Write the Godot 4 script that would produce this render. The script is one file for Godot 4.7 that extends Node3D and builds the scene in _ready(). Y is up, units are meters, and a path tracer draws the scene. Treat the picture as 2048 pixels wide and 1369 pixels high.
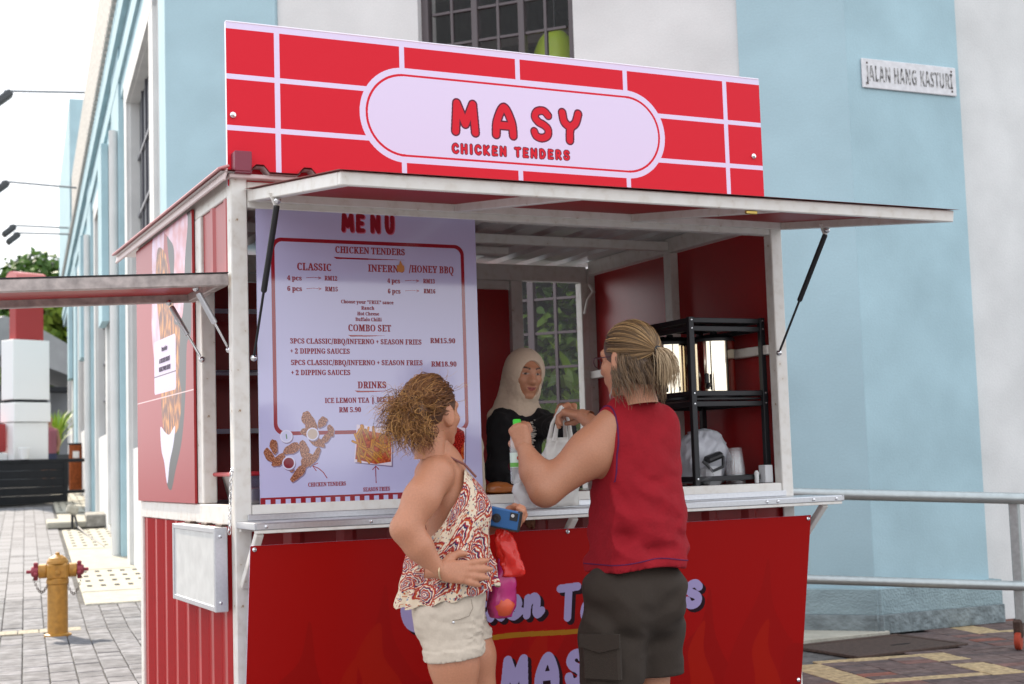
extends Node3D
# ---------------------------------------------------------------- mesh builder
class MB:
	var v := PackedVector3Array()
	var n := PackedVector3Array()
	var t := PackedVector2Array()
	var c := PackedColorArray()
	var ix := PackedInt32Array()
	var col := Color(1, 1, 1)
	func add(p: Vector3, nn: Vector3, uv := Vector2.ZERO) -> int:
		v.append(p); n.append(nn); t.append(uv); c.append(col)
		return v.size() - 1
	func face(a: int, b: int, d: int) -> void: # counter-clockwise seen from outside
		ix.append(a); ix.append(d); ix.append(b)
	func tri(a: Vector3, b: Vector3, d: Vector3) -> void:
		var nn := (b - a).cross(d - a).normalized()
		face(add(a, nn, Vector2(0, 1)), add(b, nn, Vector2(1, 1)), add(d, nn, Vector2(1, 0)))
	func quad(a: Vector3, b: Vector3, d: Vector3, e: Vector3) -> void: # a lower left, b lower right, d upper right, e upper left
		var nn := (b - a).cross(e - a).normalized()
		var i := add(a, nn, Vector2(0, 1)); add(b, nn, Vector2(1, 1)); add(d, nn, Vector2(1, 0)); add(e, nn, Vector2(0, 0))
		face(i, i + 1, i + 2); face(i, i + 2, i + 3)
	func box(at: Vector3, size: Vector3, bv := 0.0, turn := Basis.IDENTITY) -> MB:
		var h := size / 2.0
		var b := minf(bv, minf(h.x, minf(h.y, h.z)) * 0.9)
		for ax in 3:
			for sg in [-1.0, 1.0]:
				var u := (ax + 1) % 3
				var w := (ax + 2) % 3
				var q := []
				for k in [[-1, -1], [1, -1], [1, 1], [-1, 1]]:
					var p := Vector3.ZERO
					p[ax] = sg * h[ax]
					p[u] = k[0] * (h[u] - b)
					p[w] = k[1] * (h[w] - b)
					q.append(at + turn * p)
				if sg > 0: quad(q[0], q[1], q[2], q[3])
				else: quad(q[1], q[0], q[3], q[2])
		if b > 0.0:
			for ax in 3:
				var u := (ax + 1) % 3
				var w := (ax + 2) % 3
				for s1 in [-1.0, 1.0]:
					for s2 in [-1.0, 1.0]:
						var q := []
						for k in [[-1, 0], [1, 0], [1, 1], [-1, 1]]:
							var p := Vector3.ZERO
							p[ax] = k[0] * (h[ax] - b)
							p[u] = s1 * (h[u] - (0.0 if k[1] == 0 else b))
							p[w] = s2 * (h[w] - (b if k[1] == 0 else 0.0))
							q.append(at + turn * p)
						if s1 * s2 > 0: quad(q[0], q[1], q[2], q[3])
						else: quad(q[1], q[0], q[3], q[2])
			for sx in [-1.0, 1.0]:
				for sy in [-1.0, 1.0]:
					for sz in [-1.0, 1.0]:
						var a := at + turn * Vector3(sx * h.x, sy * (h.y - b), sz * (h.z - b))
						var d := at + turn * Vector3(sx * (h.x - b), sy * h.y, sz * (h.z - b))
						var e := at + turn * Vector3(sx * (h.x - b), sy * (h.y - b), sz * h.z)
						if sx * sy * sz > 0: tri(a, d, e)
						else: tri(a, e, d)
		return self
	func grid(rows: Array, closed := false) -> MB: # rows of PackedVector3Array, smooth; outside where (next in row) x (next row) points
		var nr := rows.size()
		var nc: int = rows[0].size()
		var s := v.size()
		for i in nr:
			for j in nc:
				var l: Vector3 = rows[i][(j - 1 + nc) % nc] if closed else rows[i][maxi(j - 1, 0)]
				var r: Vector3 = rows[i][(j + 1) % nc] if closed else rows[i][mini(j + 1, nc - 1)]
				var a: Vector3 = rows[maxi(i - 1, 0)][j]
				var b: Vector3 = rows[mini(i + 1, nr - 1)][j]
				add(rows[i][j], (r - l).cross(b - a).normalized(), Vector2(float(j) / maxi(1, nc if closed else nc - 1), 1.0 - float(i) / maxi(1, nr - 1)))
		for i in nr - 1:
			for j in (nc if closed else nc - 1):
				var k := (j + 1) % nc
				var a := s + i * nc + j
				var b := s + i * nc + k
				face(a, b, b + nc); face(a, b + nc, a + nc)
		return self
	func tube(pts: Array, rad: Variant, sides := 8, cap := true) -> MB:
		var rows := []
		var up := Vector3.UP
		for i in pts.size():
			var d: Vector3 = (pts[mini(i + 1, pts.size() - 1)] - pts[maxi(i - 1, 0)]).normalized()
			if i == 0 and absf(d.dot(up)) > 0.95: up = Vector3.RIGHT
			var x := up.cross(d).normalized()
			up = d.cross(x).normalized()
			var r: float = rad[i] if rad is Array or rad is PackedFloat32Array else rad
			var row := PackedVector3Array()
			for j in sides:
				var a := TAU * j / sides
				row.append(pts[i] + (x * cos(a) + up * sin(a)) * r)
			rows.append(row)
		grid(rows, true)
		if cap:
			for e in [0, pts.size() - 1]:
				var m: Vector3 = pts[e]
				for j in sides:
					if e == 0: tri(m, rows[e][(j + 1) % sides], rows[e][j])
					else: tri(m, rows[e][j], rows[e][(j + 1) % sides])
		return self
	func lathe(prof: Array, segs := 20, xf := Transform3D.IDENTITY, smooth := false) -> MB: # Vector2(radius, height) from the bottom up, outside
		if smooth:
			var rows := []
			for q in prof:
				var row := PackedVector3Array()
				for j in segs:
					var a := -TAU * j / segs
					row.append(xf * Vector3(cos(a) * maxf(q.x, 0.0005), q.y, sin(a) * maxf(q.x, 0.0005)))
				rows.append(row)
			return grid(rows, true)
		for i in prof.size() - 1:
			var rows := []
			for q in [prof[i], prof[i + 1]]:
				var row := PackedVector3Array()
				for j in segs:
					var a := -TAU * j / segs
					row.append(xf * Vector3(cos(a) * maxf(q.x, 0.0002), q.y, sin(a) * maxf(q.x, 0.0002)))
				rows.append(row)
			grid(rows, true)
		return self
	func prism(poly: PackedVector2Array, z0: float, z1: float, xf := Transform3D.IDENTITY) -> MB: # outline in x and y, counter-clockwise
		if Geometry2D.is_polygon_clockwise(poly) == false:
			pass
		var area := 0.0
		for i in poly.size():
			area += poly[i].cross(poly[(i + 1) % poly.size()])
		if area < 0: poly.reverse()
		var tr := Geometry2D.triangulate_polygon(poly)
		for k in range(0, tr.size(), 3):
			var a := poly[tr[k]]
			var b := poly[tr[k + 1]]
			var d := poly[tr[k + 2]]
			if (b - a).cross(d - a) < 0:
				var w := b
				b = d
				d = w
			tri(xf * Vector3(a.x, a.y, z1), xf * Vector3(b.x, b.y, z1), xf * Vector3(d.x, d.y, z1))
			tri(xf * Vector3(a.x, a.y, z0), xf * Vector3(d.x, d.y, z0), xf * Vector3(b.x, b.y, z0))
		for i in poly.size():
			var a := poly[i]
			var b := poly[(i + 1) % poly.size()]
			quad(xf * Vector3(a.x, a.y, z0), xf * Vector3(b.x, b.y, z0), xf * Vector3(b.x, b.y, z1), xf * Vector3(a.x, a.y, z1))
		return self
	func mesh() -> ArrayMesh:
		var m := ArrayMesh.new()
		var ar := []
		ar.resize(Mesh.ARRAY_MAX)
		ar[Mesh.ARRAY_VERTEX] = v
		ar[Mesh.ARRAY_NORMAL] = n
		ar[Mesh.ARRAY_TEX_UV] = t
		ar[Mesh.ARRAY_COLOR] = c
		ar[Mesh.ARRAY_INDEX] = ix
		m.add_surface_from_arrays(Mesh.PRIMITIVE_TRIANGLES, ar)
		return m

# ---------------------------------------------------------------- naming
var taken := {}
func numbered(called: String) -> String:
	var k: int = taken.get(called, 0)
	taken[called] = k + 1
	return called if k == 0 else "%s_%03d" % [called, k]
func tag(o: Node3D, label: String, category: String, group := "") -> Node3D:
	o.set_meta("label", label)
	o.set_meta("category", category)
	if group: o.set_meta("group", group)
	return o
func thing(called: String, label: String, category: String, at := Vector3.ZERO, group := "", turn := 0.0) -> Node3D:
	var o := Node3D.new()
	o.name = numbered(called)
	add_child(o)
	o.position = at
	o.rotation.y = turn
	return tag(o, label, category, group)
func part(parent: Node3D, called: String, m: Variant, material: Material, xf := Transform3D.IDENTITY) -> MeshInstance3D:
	var o := MeshInstance3D.new()
	o.name = called
	o.mesh = m.mesh() if m is MB else m
	o.material_override = material
	o.transform = xf
	parent.add_child(o, true)
	return o
func solo(called: String, m: Variant, material: Material, label: String, category: String, at := Vector3.ZERO, group := "") -> MeshInstance3D:
	var o := part(self, numbered(called), m, material, Transform3D(Basis.IDENTITY, at))
	tag(o, label, category, group)
	return o
func struct(called: String, m: Variant, material: Material) -> MeshInstance3D:
	var o := part(self, numbered(called), m, material)
	o.set_meta("kind", "structure")
	return o
func mb() -> MB: return MB.new()
func bx(x0: float, x1: float, y0: float, y1: float, z0: float, z1: float, bv := 0.0) -> MB:
	return MB.new().box(Vector3(x0 + x1, y0 + y1, z0 + z1) / 2.0, Vector3(absf(x1 - x0), absf(y1 - y0), absf(z1 - z0)), bv)
func rod(a: Vector3, b: Vector3, r: float, sides := 8) -> MB: return MB.new().tube([a, b], r, sides)
func bar(a: Vector3, b: Vector3, w: float, h: float, bv := 0.0) -> MB: # rectangular bar, h measured upwards
	var z := (b - a).normalized()
	var x := Vector3.UP.cross(z)
	if x.length() < 0.01: x = Vector3.RIGHT
	x = x.normalized()
	return MB.new().box((a + b) / 2.0, Vector3(w, h, a.distance_to(b)), bv, Basis(x, z.cross(x), z))

# ---------------------------------------------------------------- materials
var M := {}
func lin(r: float, g: float, b: float) -> Color: return Color(r, g, b).linear_to_srgb()
func ntex(freq: float, lo: float, hi: float, kind := FastNoiseLite.TYPE_SIMPLEX_SMOOTH, oct := 4, size := 512, sd := 1) -> NoiseTexture2D:
	var f := FastNoiseLite.new()
	f.noise_type = kind
	f.frequency = freq
	f.fractal_octaves = oct
	f.seed = sd
	var t := NoiseTexture2D.new()
	t.width = size
	t.height = size
	t.seamless = true
	t.noise = f
	var g := Gradient.new()
	g.set_color(0, Color(lo, lo, lo).linear_to_srgb())
	g.set_color(1, Color(hi, hi, hi).linear_to_srgb())
	t.color_ramp = g
	return t
func nnorm(freq: float, bump: float, oct := 4, size := 512, sd := 7) -> NoiseTexture2D:
	var t := ntex(freq, 0, 1, FastNoiseLite.TYPE_SIMPLEX_SMOOTH, oct, size, sd)
	t.color_ramp = null
	t.as_normal_map = true
	t.bump_strength = bump
	return t
func mat(c: Color, rough := 0.6, metal := 0.0, o := {}) -> StandardMaterial3D:
	var m := StandardMaterial3D.new()
	m.albedo_color = c
	m.roughness = rough
	m.metallic = metal
	if rough > 0.55 and metal < 0.1: m.metallic_specular = 0.3
	if o.has("tex"):
		m.albedo_texture = o.tex
		m.uv1_triplanar = true
		m.uv1_scale = Vector3.ONE * float(o.get("scale", 1.0))
	if o.has("norm"):
		m.normal_enabled = true
		m.normal_texture = o.norm
		m.normal_scale = o.get("ns", 1.0)
		m.uv1_triplanar = true
		m.uv1_scale = Vector3.ONE * float(o.get("scale", 1.0))
	if o.has("tex2"):
		m.detail_enabled = true
		m.detail_blend_mode = BaseMaterial3D.BLEND_MODE_MUL
		m.detail_uv_layer = BaseMaterial3D.DETAIL_UV_2
		m.detail_albedo = o.tex2
		m.uv2_triplanar = true
		m.uv2_scale = Vector3.ONE * float(o.get("scale2", 0.3))
	if o.has("rtex"):
		m.roughness_texture = o.rtex
	if o.has("coat"):
		m.clearcoat_enabled = true
		m.clearcoat = o.coat
		m.clearcoat_roughness = o.get("coat_rough", 0.1)
	if o.has("spec"): m.metallic_specular = o.spec
	if o.has("rim"):
		m.rim_enabled = true
		m.rim = o.rim
		m.rim_tint = 0.5
	if o.has("sss"):
		m.subsurf_scatter_enabled = true
		m.subsurf_scatter_strength = o.sss
	if o.has("back"):
		m.backlight_enabled = true
		m.backlight = o.back
	if o.get("vc", false): m.vertex_color_use_as_albedo = true
	if o.get("world", false):
		m.uv1_world_triplanar = true
		m.uv2_world_triplanar = true
	return m
func glass(c: Color, a: float, rough := 0.03) -> StandardMaterial3D:
	var m := mat(c, rough)
	m.transparency = BaseMaterial3D.TRANSPARENCY_ALPHA
	m.albedo_color.a = a
	return m
func printed(img: Image, rough := 0.4, o := {}) -> StandardMaterial3D:
	var m := mat(Color.WHITE, rough, 0.0, o)
	m.albedo_texture = ImageTexture.create_from_image(img)
	m.uv1_triplanar = false
	m.uv1_scale = Vector3.ONE
	m.texture_repeat = false
	return m

# ---------------------------------------------------------------- painting of print
func fill_polys(img: Image, polys: Array, c: Color) -> void: # even-odd
	var lo := INF
	var hi := -INF
	for p in polys:
		for q in p:
			lo = minf(lo, q.y); hi = maxf(hi, q.y)
	var w := img.get_width()
	for y in range(maxi(0, floori(lo)), mini(img.get_height(), ceili(hi) + 1)):
		var yy := y + 0.5
		var xs := []
		for p in polys:
			var k: int = p.size()
			for i in k:
				var a: Vector2 = p[i]
				var b: Vector2 = p[(i + 1) % k]
				if (a.y <= yy) != (b.y <= yy):
					xs.append(a.x + (yy - a.y) / (b.y - a.y) * (b.x - a.x))
		xs.sort()
		for i in range(0, xs.size() - 1, 2):
			var x0 := clampi(roundi(xs[i]), 0, w)
			var x1 := clampi(roundi(xs[i + 1]), 0, w)
			if x1 > x0: img.fill_rect(Rect2i(x0, y, x1 - x0, 1), c)
func stroke(img: Image, pts: PackedVector2Array, half: float, c: Color) -> void:
	fill_polys(img, Geometry2D.offset_polyline(pts, half, Geometry2D.JOIN_ROUND, Geometry2D.END_ROUND), c)
func arc(cx: float, cy: float, rx: float, ry: float, a0: float, a1: float, k := 14) -> PackedVector2Array:
	var p := PackedVector2Array()
	for i in k + 1:
		var a := deg_to_rad(lerpf(a0, a1, float(i) / k))
		p.append(Vector2(cx + cos(a) * rx, cy + sin(a) * ry))
	return p
func pl(a: Array) -> PackedVector2Array:
	var p := PackedVector2Array()
	for i in range(0, a.size(), 2): p.append(Vector2(a[i], a[i + 1]))
	return p
func curve(a: Array, closed := false, k := 6) -> PackedVector2Array: # Catmull-Rom through the points
	var q := pl(a)
	var out := PackedVector2Array()
	var m := q.size()
	for i in (m if closed else m - 1):
		var p0 := q[(i - 1 + m) % m] if closed else q[maxi(i - 1, 0)]
		var p1 := q[i]
		var p2 := q[(i + 1) % m]
		var p3 := q[(i + 2) % m] if closed else q[mini(i + 2, m - 1)]
		for j in k: out.append(p1.cubic_interpolate(p2, p0, p3, float(j) / k))
	if not closed: out.append(q[m - 1])
	return out
func letter(ch: String) -> Array: # [width, strokes...] in a box one high, y down
	match ch:
		"M": return [1.0, pl([0.08, 1, 0.16, 0, 0.5, 0.72, 0.84, 0, 0.92, 1])]
		"A": return [0.86, curve([0.06, 1, 0.12, 0.5, 0.43, 0, 0.74, 0.5, 0.8, 1]), pl([0.14, 0.66, 0.72, 0.66])]
		"S": return [0.7, curve([0.64, 0.16, 0.46, 0, 0.2, 0.04, 0.1, 0.24, 0.24, 0.42, 0.46, 0.52, 0.62, 0.68, 0.58, 0.9, 0.36, 1, 0.14, 0.94, 0.06, 0.78])]
		"Y": return [0.8, curve([0.08, 0, 0.16, 0.34, 0.4, 0.52]), curve([0.74, 0, 0.62, 0.34, 0.4, 0.56, 0.36, 1])]
		"C": return [0.72, curve([0.66, 0.2, 0.46, 0.0, 0.18, 0.12, 0.06, 0.5, 0.18, 0.88, 0.46, 1, 0.68, 0.82])]
		"H": return [0.78, pl([0.1, 0, 0.1, 1]), pl([0.66, 0, 0.66, 1]), pl([0.1, 0.5, 0.66, 0.46])]
		"I": return [0.26, pl([0.13, 0, 0.13, 1])]
		"K": return [0.74, pl([0.1, 0, 0.1, 1]), pl([0.62, 0.02, 0.14, 0.54, 0.66, 1])]
		"E": return [0.66, pl([0.58, 0.04, 0.12, 0, 0.08, 1, 0.58, 0.98]), pl([0.1, 0.48, 0.48, 0.5])]
		"N": return [0.78, pl([0.08, 1, 0.1, 0, 0.66, 1, 0.68, 0])]
		"T": return [0.72, pl([0.04, 0.03, 0.68, 0]), pl([0.36, 0.02, 0.36, 1])]
		"D": return [0.78, curve([0.12, 0.02, 0.46, 0.06, 0.68, 0.5, 0.46, 0.94, 0.12, 1]), pl([0.12, 0.02, 0.12, 1])]
		"R": return [0.74, pl([0.1, 1, 0.1, 0.02]), curve([0.1, 0.02, 0.44, 0.02, 0.6, 0.26, 0.44, 0.5, 0.12, 0.54]), pl([0.3, 0.54, 0.64, 1])]
		"U": return [0.76, curve([0.1, 0, 0.1, 0.6, 0.2, 0.92, 0.38, 1, 0.56, 0.92, 0.64, 0.6, 0.64, 0])]
		"h": return [0.62, pl([0.1, -0.2, 0.1, 1]), curve([0.1, 0.62, 0.3, 0.36, 0.48, 0.5, 0.5, 1])]
		"i": return [0.26, pl([0.13, 0.36, 0.13, 1]), pl([0.13, 0.06, 0.14, 0.07])]
		"c": return [0.56, curve([0.48, 0.5, 0.3, 0.36, 0.08, 0.68, 0.3, 1, 0.52, 0.88])]
		"k": return [0.58, pl([0.1, -0.2, 0.1, 1]), pl([0.46, 0.38, 0.12, 0.72, 0.52, 1])]
		"e": return [0.6, curve([0.1, 0.7, 0.46, 0.62, 0.36, 0.36, 0.12, 0.5, 0.1, 0.86, 0.32, 1, 0.56, 0.84])]
		"n": return [0.66, pl([0.12, 0.4, 0.1, 1]), curve([0.12, 0.62, 0.34, 0.36, 0.48, 0.5, 0.46, 0.86, 0.54, 1, 0.68, 0.88])]
		"d": return [0.64, curve([0.5, 0.5, 0.3, 0.38, 0.08, 0.68, 0.28, 1, 0.5, 0.84]), pl([0.52, -0.2, 0.5, 1])]
		"r": return [0.48, pl([0.12, 0.4, 0.1, 1]), curve([0.12, 0.62, 0.26, 0.4, 0.44, 0.42])]
		"s": return [0.52, curve([0.46, 0.46, 0.26, 0.36, 0.1, 0.5, 0.28, 0.68, 0.46, 0.82, 0.3, 1, 0.06, 0.9])]
	return [0.4]
func write(img: Image, text: String, x: float, y: float, h: float, half: float, c: Color, gap := 0.14, squash := 1.0, slope := 0.0) -> float: # y is the top of the capitals
	var px := x
	for ch in text:
		var l := letter(ch)
		for k in range(1, l.size()):
			var q := PackedVector2Array()
			for p in l[k]: q.append(Vector2(px + p.x * h * squash, y + p.y * h + slope * (px - x)))
			stroke(img, q, half, c)
		px += (l[0] * squash + gap) * h
	return px
var fonts := {}
func words(parent: Node3D, called: String, text: String, height: float, at: Transform3D, material: Material, bold := true, serif := true, width := 1.0) -> MeshInstance3D: # flat lettering, middle of the line at the origin
	var key := "%s%s" % [bold, serif]
	if not fonts.has(key):
		var f := SystemFont.new()
		f.font_names = PackedStringArray(["Droid Serif" if serif else "Droid Sans"])
		f.font_weight = 700 if bold else 400
		var fv := FontVariation.new()
		fv.base_font = f
		fv.spacing_glyph = 1
		fonts[key] = fv
	var t := TextMesh.new()
	t.text = text
	t.font = fonts[key]
	t.font_size = 40
	t.pixel_size = height / 29.0
	t.depth = 0.0012
	t.curve_step = 3.0
	return part(parent, called, t, material, at * Transform3D(Basis.from_scale(Vector3(width, 1, 1)), Vector3.ZERO))

# ---------------------------------------------------------------- scene
var rng := RandomNumberGenerator.new()
func _ready() -> void:
	rng.seed = 20
	var cam := Camera3D.new()
	cam.name = "camera"
	add_child(cam)
	cam.position = Vector3(-1.435, 1.25, 5.505)
	cam.rotation_degrees = Vector3(4.909, -25.902, -1.810)
	cam.fov = 27.36
	cam.near = 0.05
	cam.far = 600.0
	var lens := CameraAttributesPhysical.new()
	lens.frustum_focal_length = 49.3
	lens.frustum_focus_distance = 5.6
	lens.frustum_near = 0.05
	lens.frustum_far = 600.0
	lens.exposure_aperture = 4.5
	cam.attributes = lens
	cam.current = true
	var sun := DirectionalLight3D.new()
	sun.name = "sun"
	add_child(sun)
	sun.look_at_from_position(Vector3.ZERO, Vector3(0.12, -0.62, 0.73))
	sun.light_energy = 1.5
	sun.light_color = Color(1.0, 0.95, 0.88)
	sun.light_angular_distance = 2.0
	sun.shadow_enabled = true
	var env := Environment.new()
	env.background_mode = Environment.BG_SKY
	var sm := ProceduralSkyMaterial.new()
	sm.sky_top_color = lin(0.76, 0.81, 0.90)
	sm.sky_horizon_color = lin(0.95, 0.96, 0.97)
	sm.sky_curve = 0.3
	sm.ground_bottom_color = lin(0.2, 0.19, 0.18)
	sm.ground_horizon_color = lin(0.4, 0.4, 0.4)
	sm.sun_angle_max = 20.0
	sm.sky_cover = ntex(0.006, 0.0, 0.5, FastNoiseLite.TYPE_SIMPLEX_SMOOTH, 5, 1024, 5)
	sm.sky_cover_modulate = Color(1, 1, 1, 1)
	var sky := Sky.new()
	sky.sky_material = sm
	env.sky = sky
	env.tonemap_mode = Environment.TONE_MAPPER_LINEAR
	env.tonemap_exposure = 1.75
	env.sdfgi_enabled = true
	env.ssao_enabled = true
	env.ssil_enabled = true
	var we := WorldEnvironment.new()
	we.name = "environment"
	we.environment = env
	add_child(we)
	materials()
	ground()
	market_building()
	kiosk()
	print("structure ", Time.get_ticks_msec())
	signs()
	kiosk_contents()
	print("kiosk ", Time.get_ticks_msec())
	people()
	print("people ", Time.get_ticks_msec())
	street()
	print("street ", Time.get_ticks_msec())

func materials() -> void:
	var fine := ntex(0.05, 0.88, 1.0, FastNoiseLite.TYPE_SIMPLEX_SMOOTH, 4, 512, 3)
	var blot := ntex(0.012, 0.8, 1.0, FastNoiseLite.TYPE_SIMPLEX_SMOOTH, 5, 512, 4)
	var soil := ntex(0.02, 0.45, 1.05, FastNoiseLite.TYPE_SIMPLEX_SMOOTH, 5, 512, 9)
	var rough_n := nnorm(0.06, 6.0, 4)
	var stucco := nnorm(0.03, 4.0, 5)
	var soft_n := nnorm(0.01, 3.0, 3)
	M.fine = fine; M.blot = blot; M.soil = soil; M.rough_n = rough_n; M.stucco = stucco; M.soft_n = soft_n
	M.white = mat(lin(0.76, 0.735, 0.70), 0.42, 0.0, {"tex": ntex(0.02, 0.90, 1.0, FastNoiseLite.TYPE_SIMPLEX_SMOOTH, 5, 512, 12), "scale": 1.3})
	var worn := ntex(0.02, 0.0, 1.0, FastNoiseLite.TYPE_SIMPLEX_SMOOTH, 6, 512, 12)
	var wg := Gradient.new()
	wg.offsets = PackedFloat32Array([0.0, 0.05, 0.10, 0.4, 1.0])
	wg.colors = PackedColorArray([lin(0.30, 0.17, 0.09), lin(0.55, 0.42, 0.3), lin(0.86, 0.83, 0.79), lin(0.95, 0.94, 0.92), lin(1, 1, 1)])
	worn.color_ramp = wg
	M.white.albedo_texture = worn
	M.red_paint = mat(lin(0.40, 0.010, 0.012), 0.35, 0.0, {"tex": fine, "scale": 1.1})
	M.red_wall = M.red_paint
	M.alu = mat(lin(0.62, 0.63, 0.66), 0.32, 0.85, {"tex": fine, "scale": 2.5})
	M.steel = mat(lin(0.66, 0.66, 0.67), 0.22, 1.0)
	M.mirror = mat(lin(0.82, 0.74, 0.6), 0.06, 1.0)
	M.black = mat(lin(0.012, 0.012, 0.014), 0.45)
	M.black_metal = mat(lin(0.02, 0.02, 0.023), 0.4, 0.3)
	M.bolt = mat(lin(0.7, 0.7, 0.72), 0.25, 1.0)
	M.blue_wall = mat(lin(0.445, 0.63, 0.695), 0.85, 0.0, {"tex": fine, "scale": 2.6, "norm": stucco, "ns": 0.22, "tex2": blot, "scale2": 0.22})
	M.white_wall = mat(lin(0.78, 0.785, 0.775), 0.85, 0.0, {"tex": fine, "scale": 2.6, "norm": stucco, "ns": 0.22, "tex2": blot, "scale2": 0.22})
	M.grime = mat(lin(0.31, 0.37, 0.385), 0.9, 0.0, {"tex": soil, "scale": 0.8, "norm": rough_n, "ns": 0.6, "tex2": blot, "scale2": 0.6})
	M.old_blue = mat(lin(0.34, 0.45, 0.48), 0.9, 0.0, {"tex": blot, "scale": 1.4, "norm": rough_n, "ns": 0.7, "tex2": blot, "scale2": 0.6})
	M.frame = mat(lin(0.09, 0.075, 0.08), 0.5)
	M.concrete = mat(lin(0.42, 0.40, 0.36), 0.9, 0.0, {"tex": soil, "scale": 0.9, "norm": rough_n, "ns": 0.6})
	M.pale_concrete = mat(lin(0.46, 0.44, 0.37), 0.9, 0.0, {"tex": blot, "scale": 0.9, "norm": rough_n, "ns": 0.5})
	M.hole = mat(lin(0.02, 0.02, 0.02), 0.95)
	M.rust = mat(lin(0.10, 0.06, 0.045), 0.75, 0.2, {"tex": soil, "scale": 2.2, "norm": rough_n, "ns": 0.8})
	M.pane = glass(lin(0.1, 0.1, 0.1), 0.04, 0.02)
	M.pane.metallic_specular = 0.32
	M.room = mat(lin(0.34, 0.32, 0.30), 0.9, 0.0, {"tex": blot, "scale": 0.6})

# ---------------------------------------------------------------- ground
const TURN := -0.1173 # the street runs 6.7 degrees off the kiosk's axes
func gy(s: float) -> float: return clampf(s - 6.5, 0.0, 26.0) * 0.042
func st(u: float, s: float, up := 0.0) -> Vector3: # across and along the street
	return Vector3(u * 0.9931 + s * 0.1170, gy(s) + up, u * 0.1170 - s * 0.9931)
func slope_basis(s: float) -> Basis:
	return Basis(Vector3.UP, TURN) * Basis(Vector3.RIGHT, 0.042 if s > 6.5 and s < 32.5 else 0.0)
func slab_mesh(w: float, l: float, h: float, b: float) -> ArrayMesh: # top and slanted edges only
	var m := mb()
	var x := w / 2.0
	var z := l / 2.0
	var t := [Vector3(-x + b, h, z - b), Vector3(x - b, h, z - b), Vector3(x - b, h, -z + b), Vector3(-x + b, h, -z + b)]
	var e := [Vector3(-x, h - b * 0.7, z), Vector3(x, h - b * 0.7, z), Vector3(x, h - b * 0.7, -z), Vector3(-x, h - b * 0.7, -z)]
	var f := [Vector3(-x, -0.01, z), Vector3(x, -0.01, z), Vector3(x, -0.01, -z), Vector3(-x, -0.01, -z)]
	m.quad(t[0], t[1], t[2], t[3])
	for i in 4:
		var j := (i + 1) % 4
		m.quad(e[i], e[j], t[j], t[i])
		m.quad(f[i], f[j], e[j], e[i])
	return m.mesh()
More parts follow.
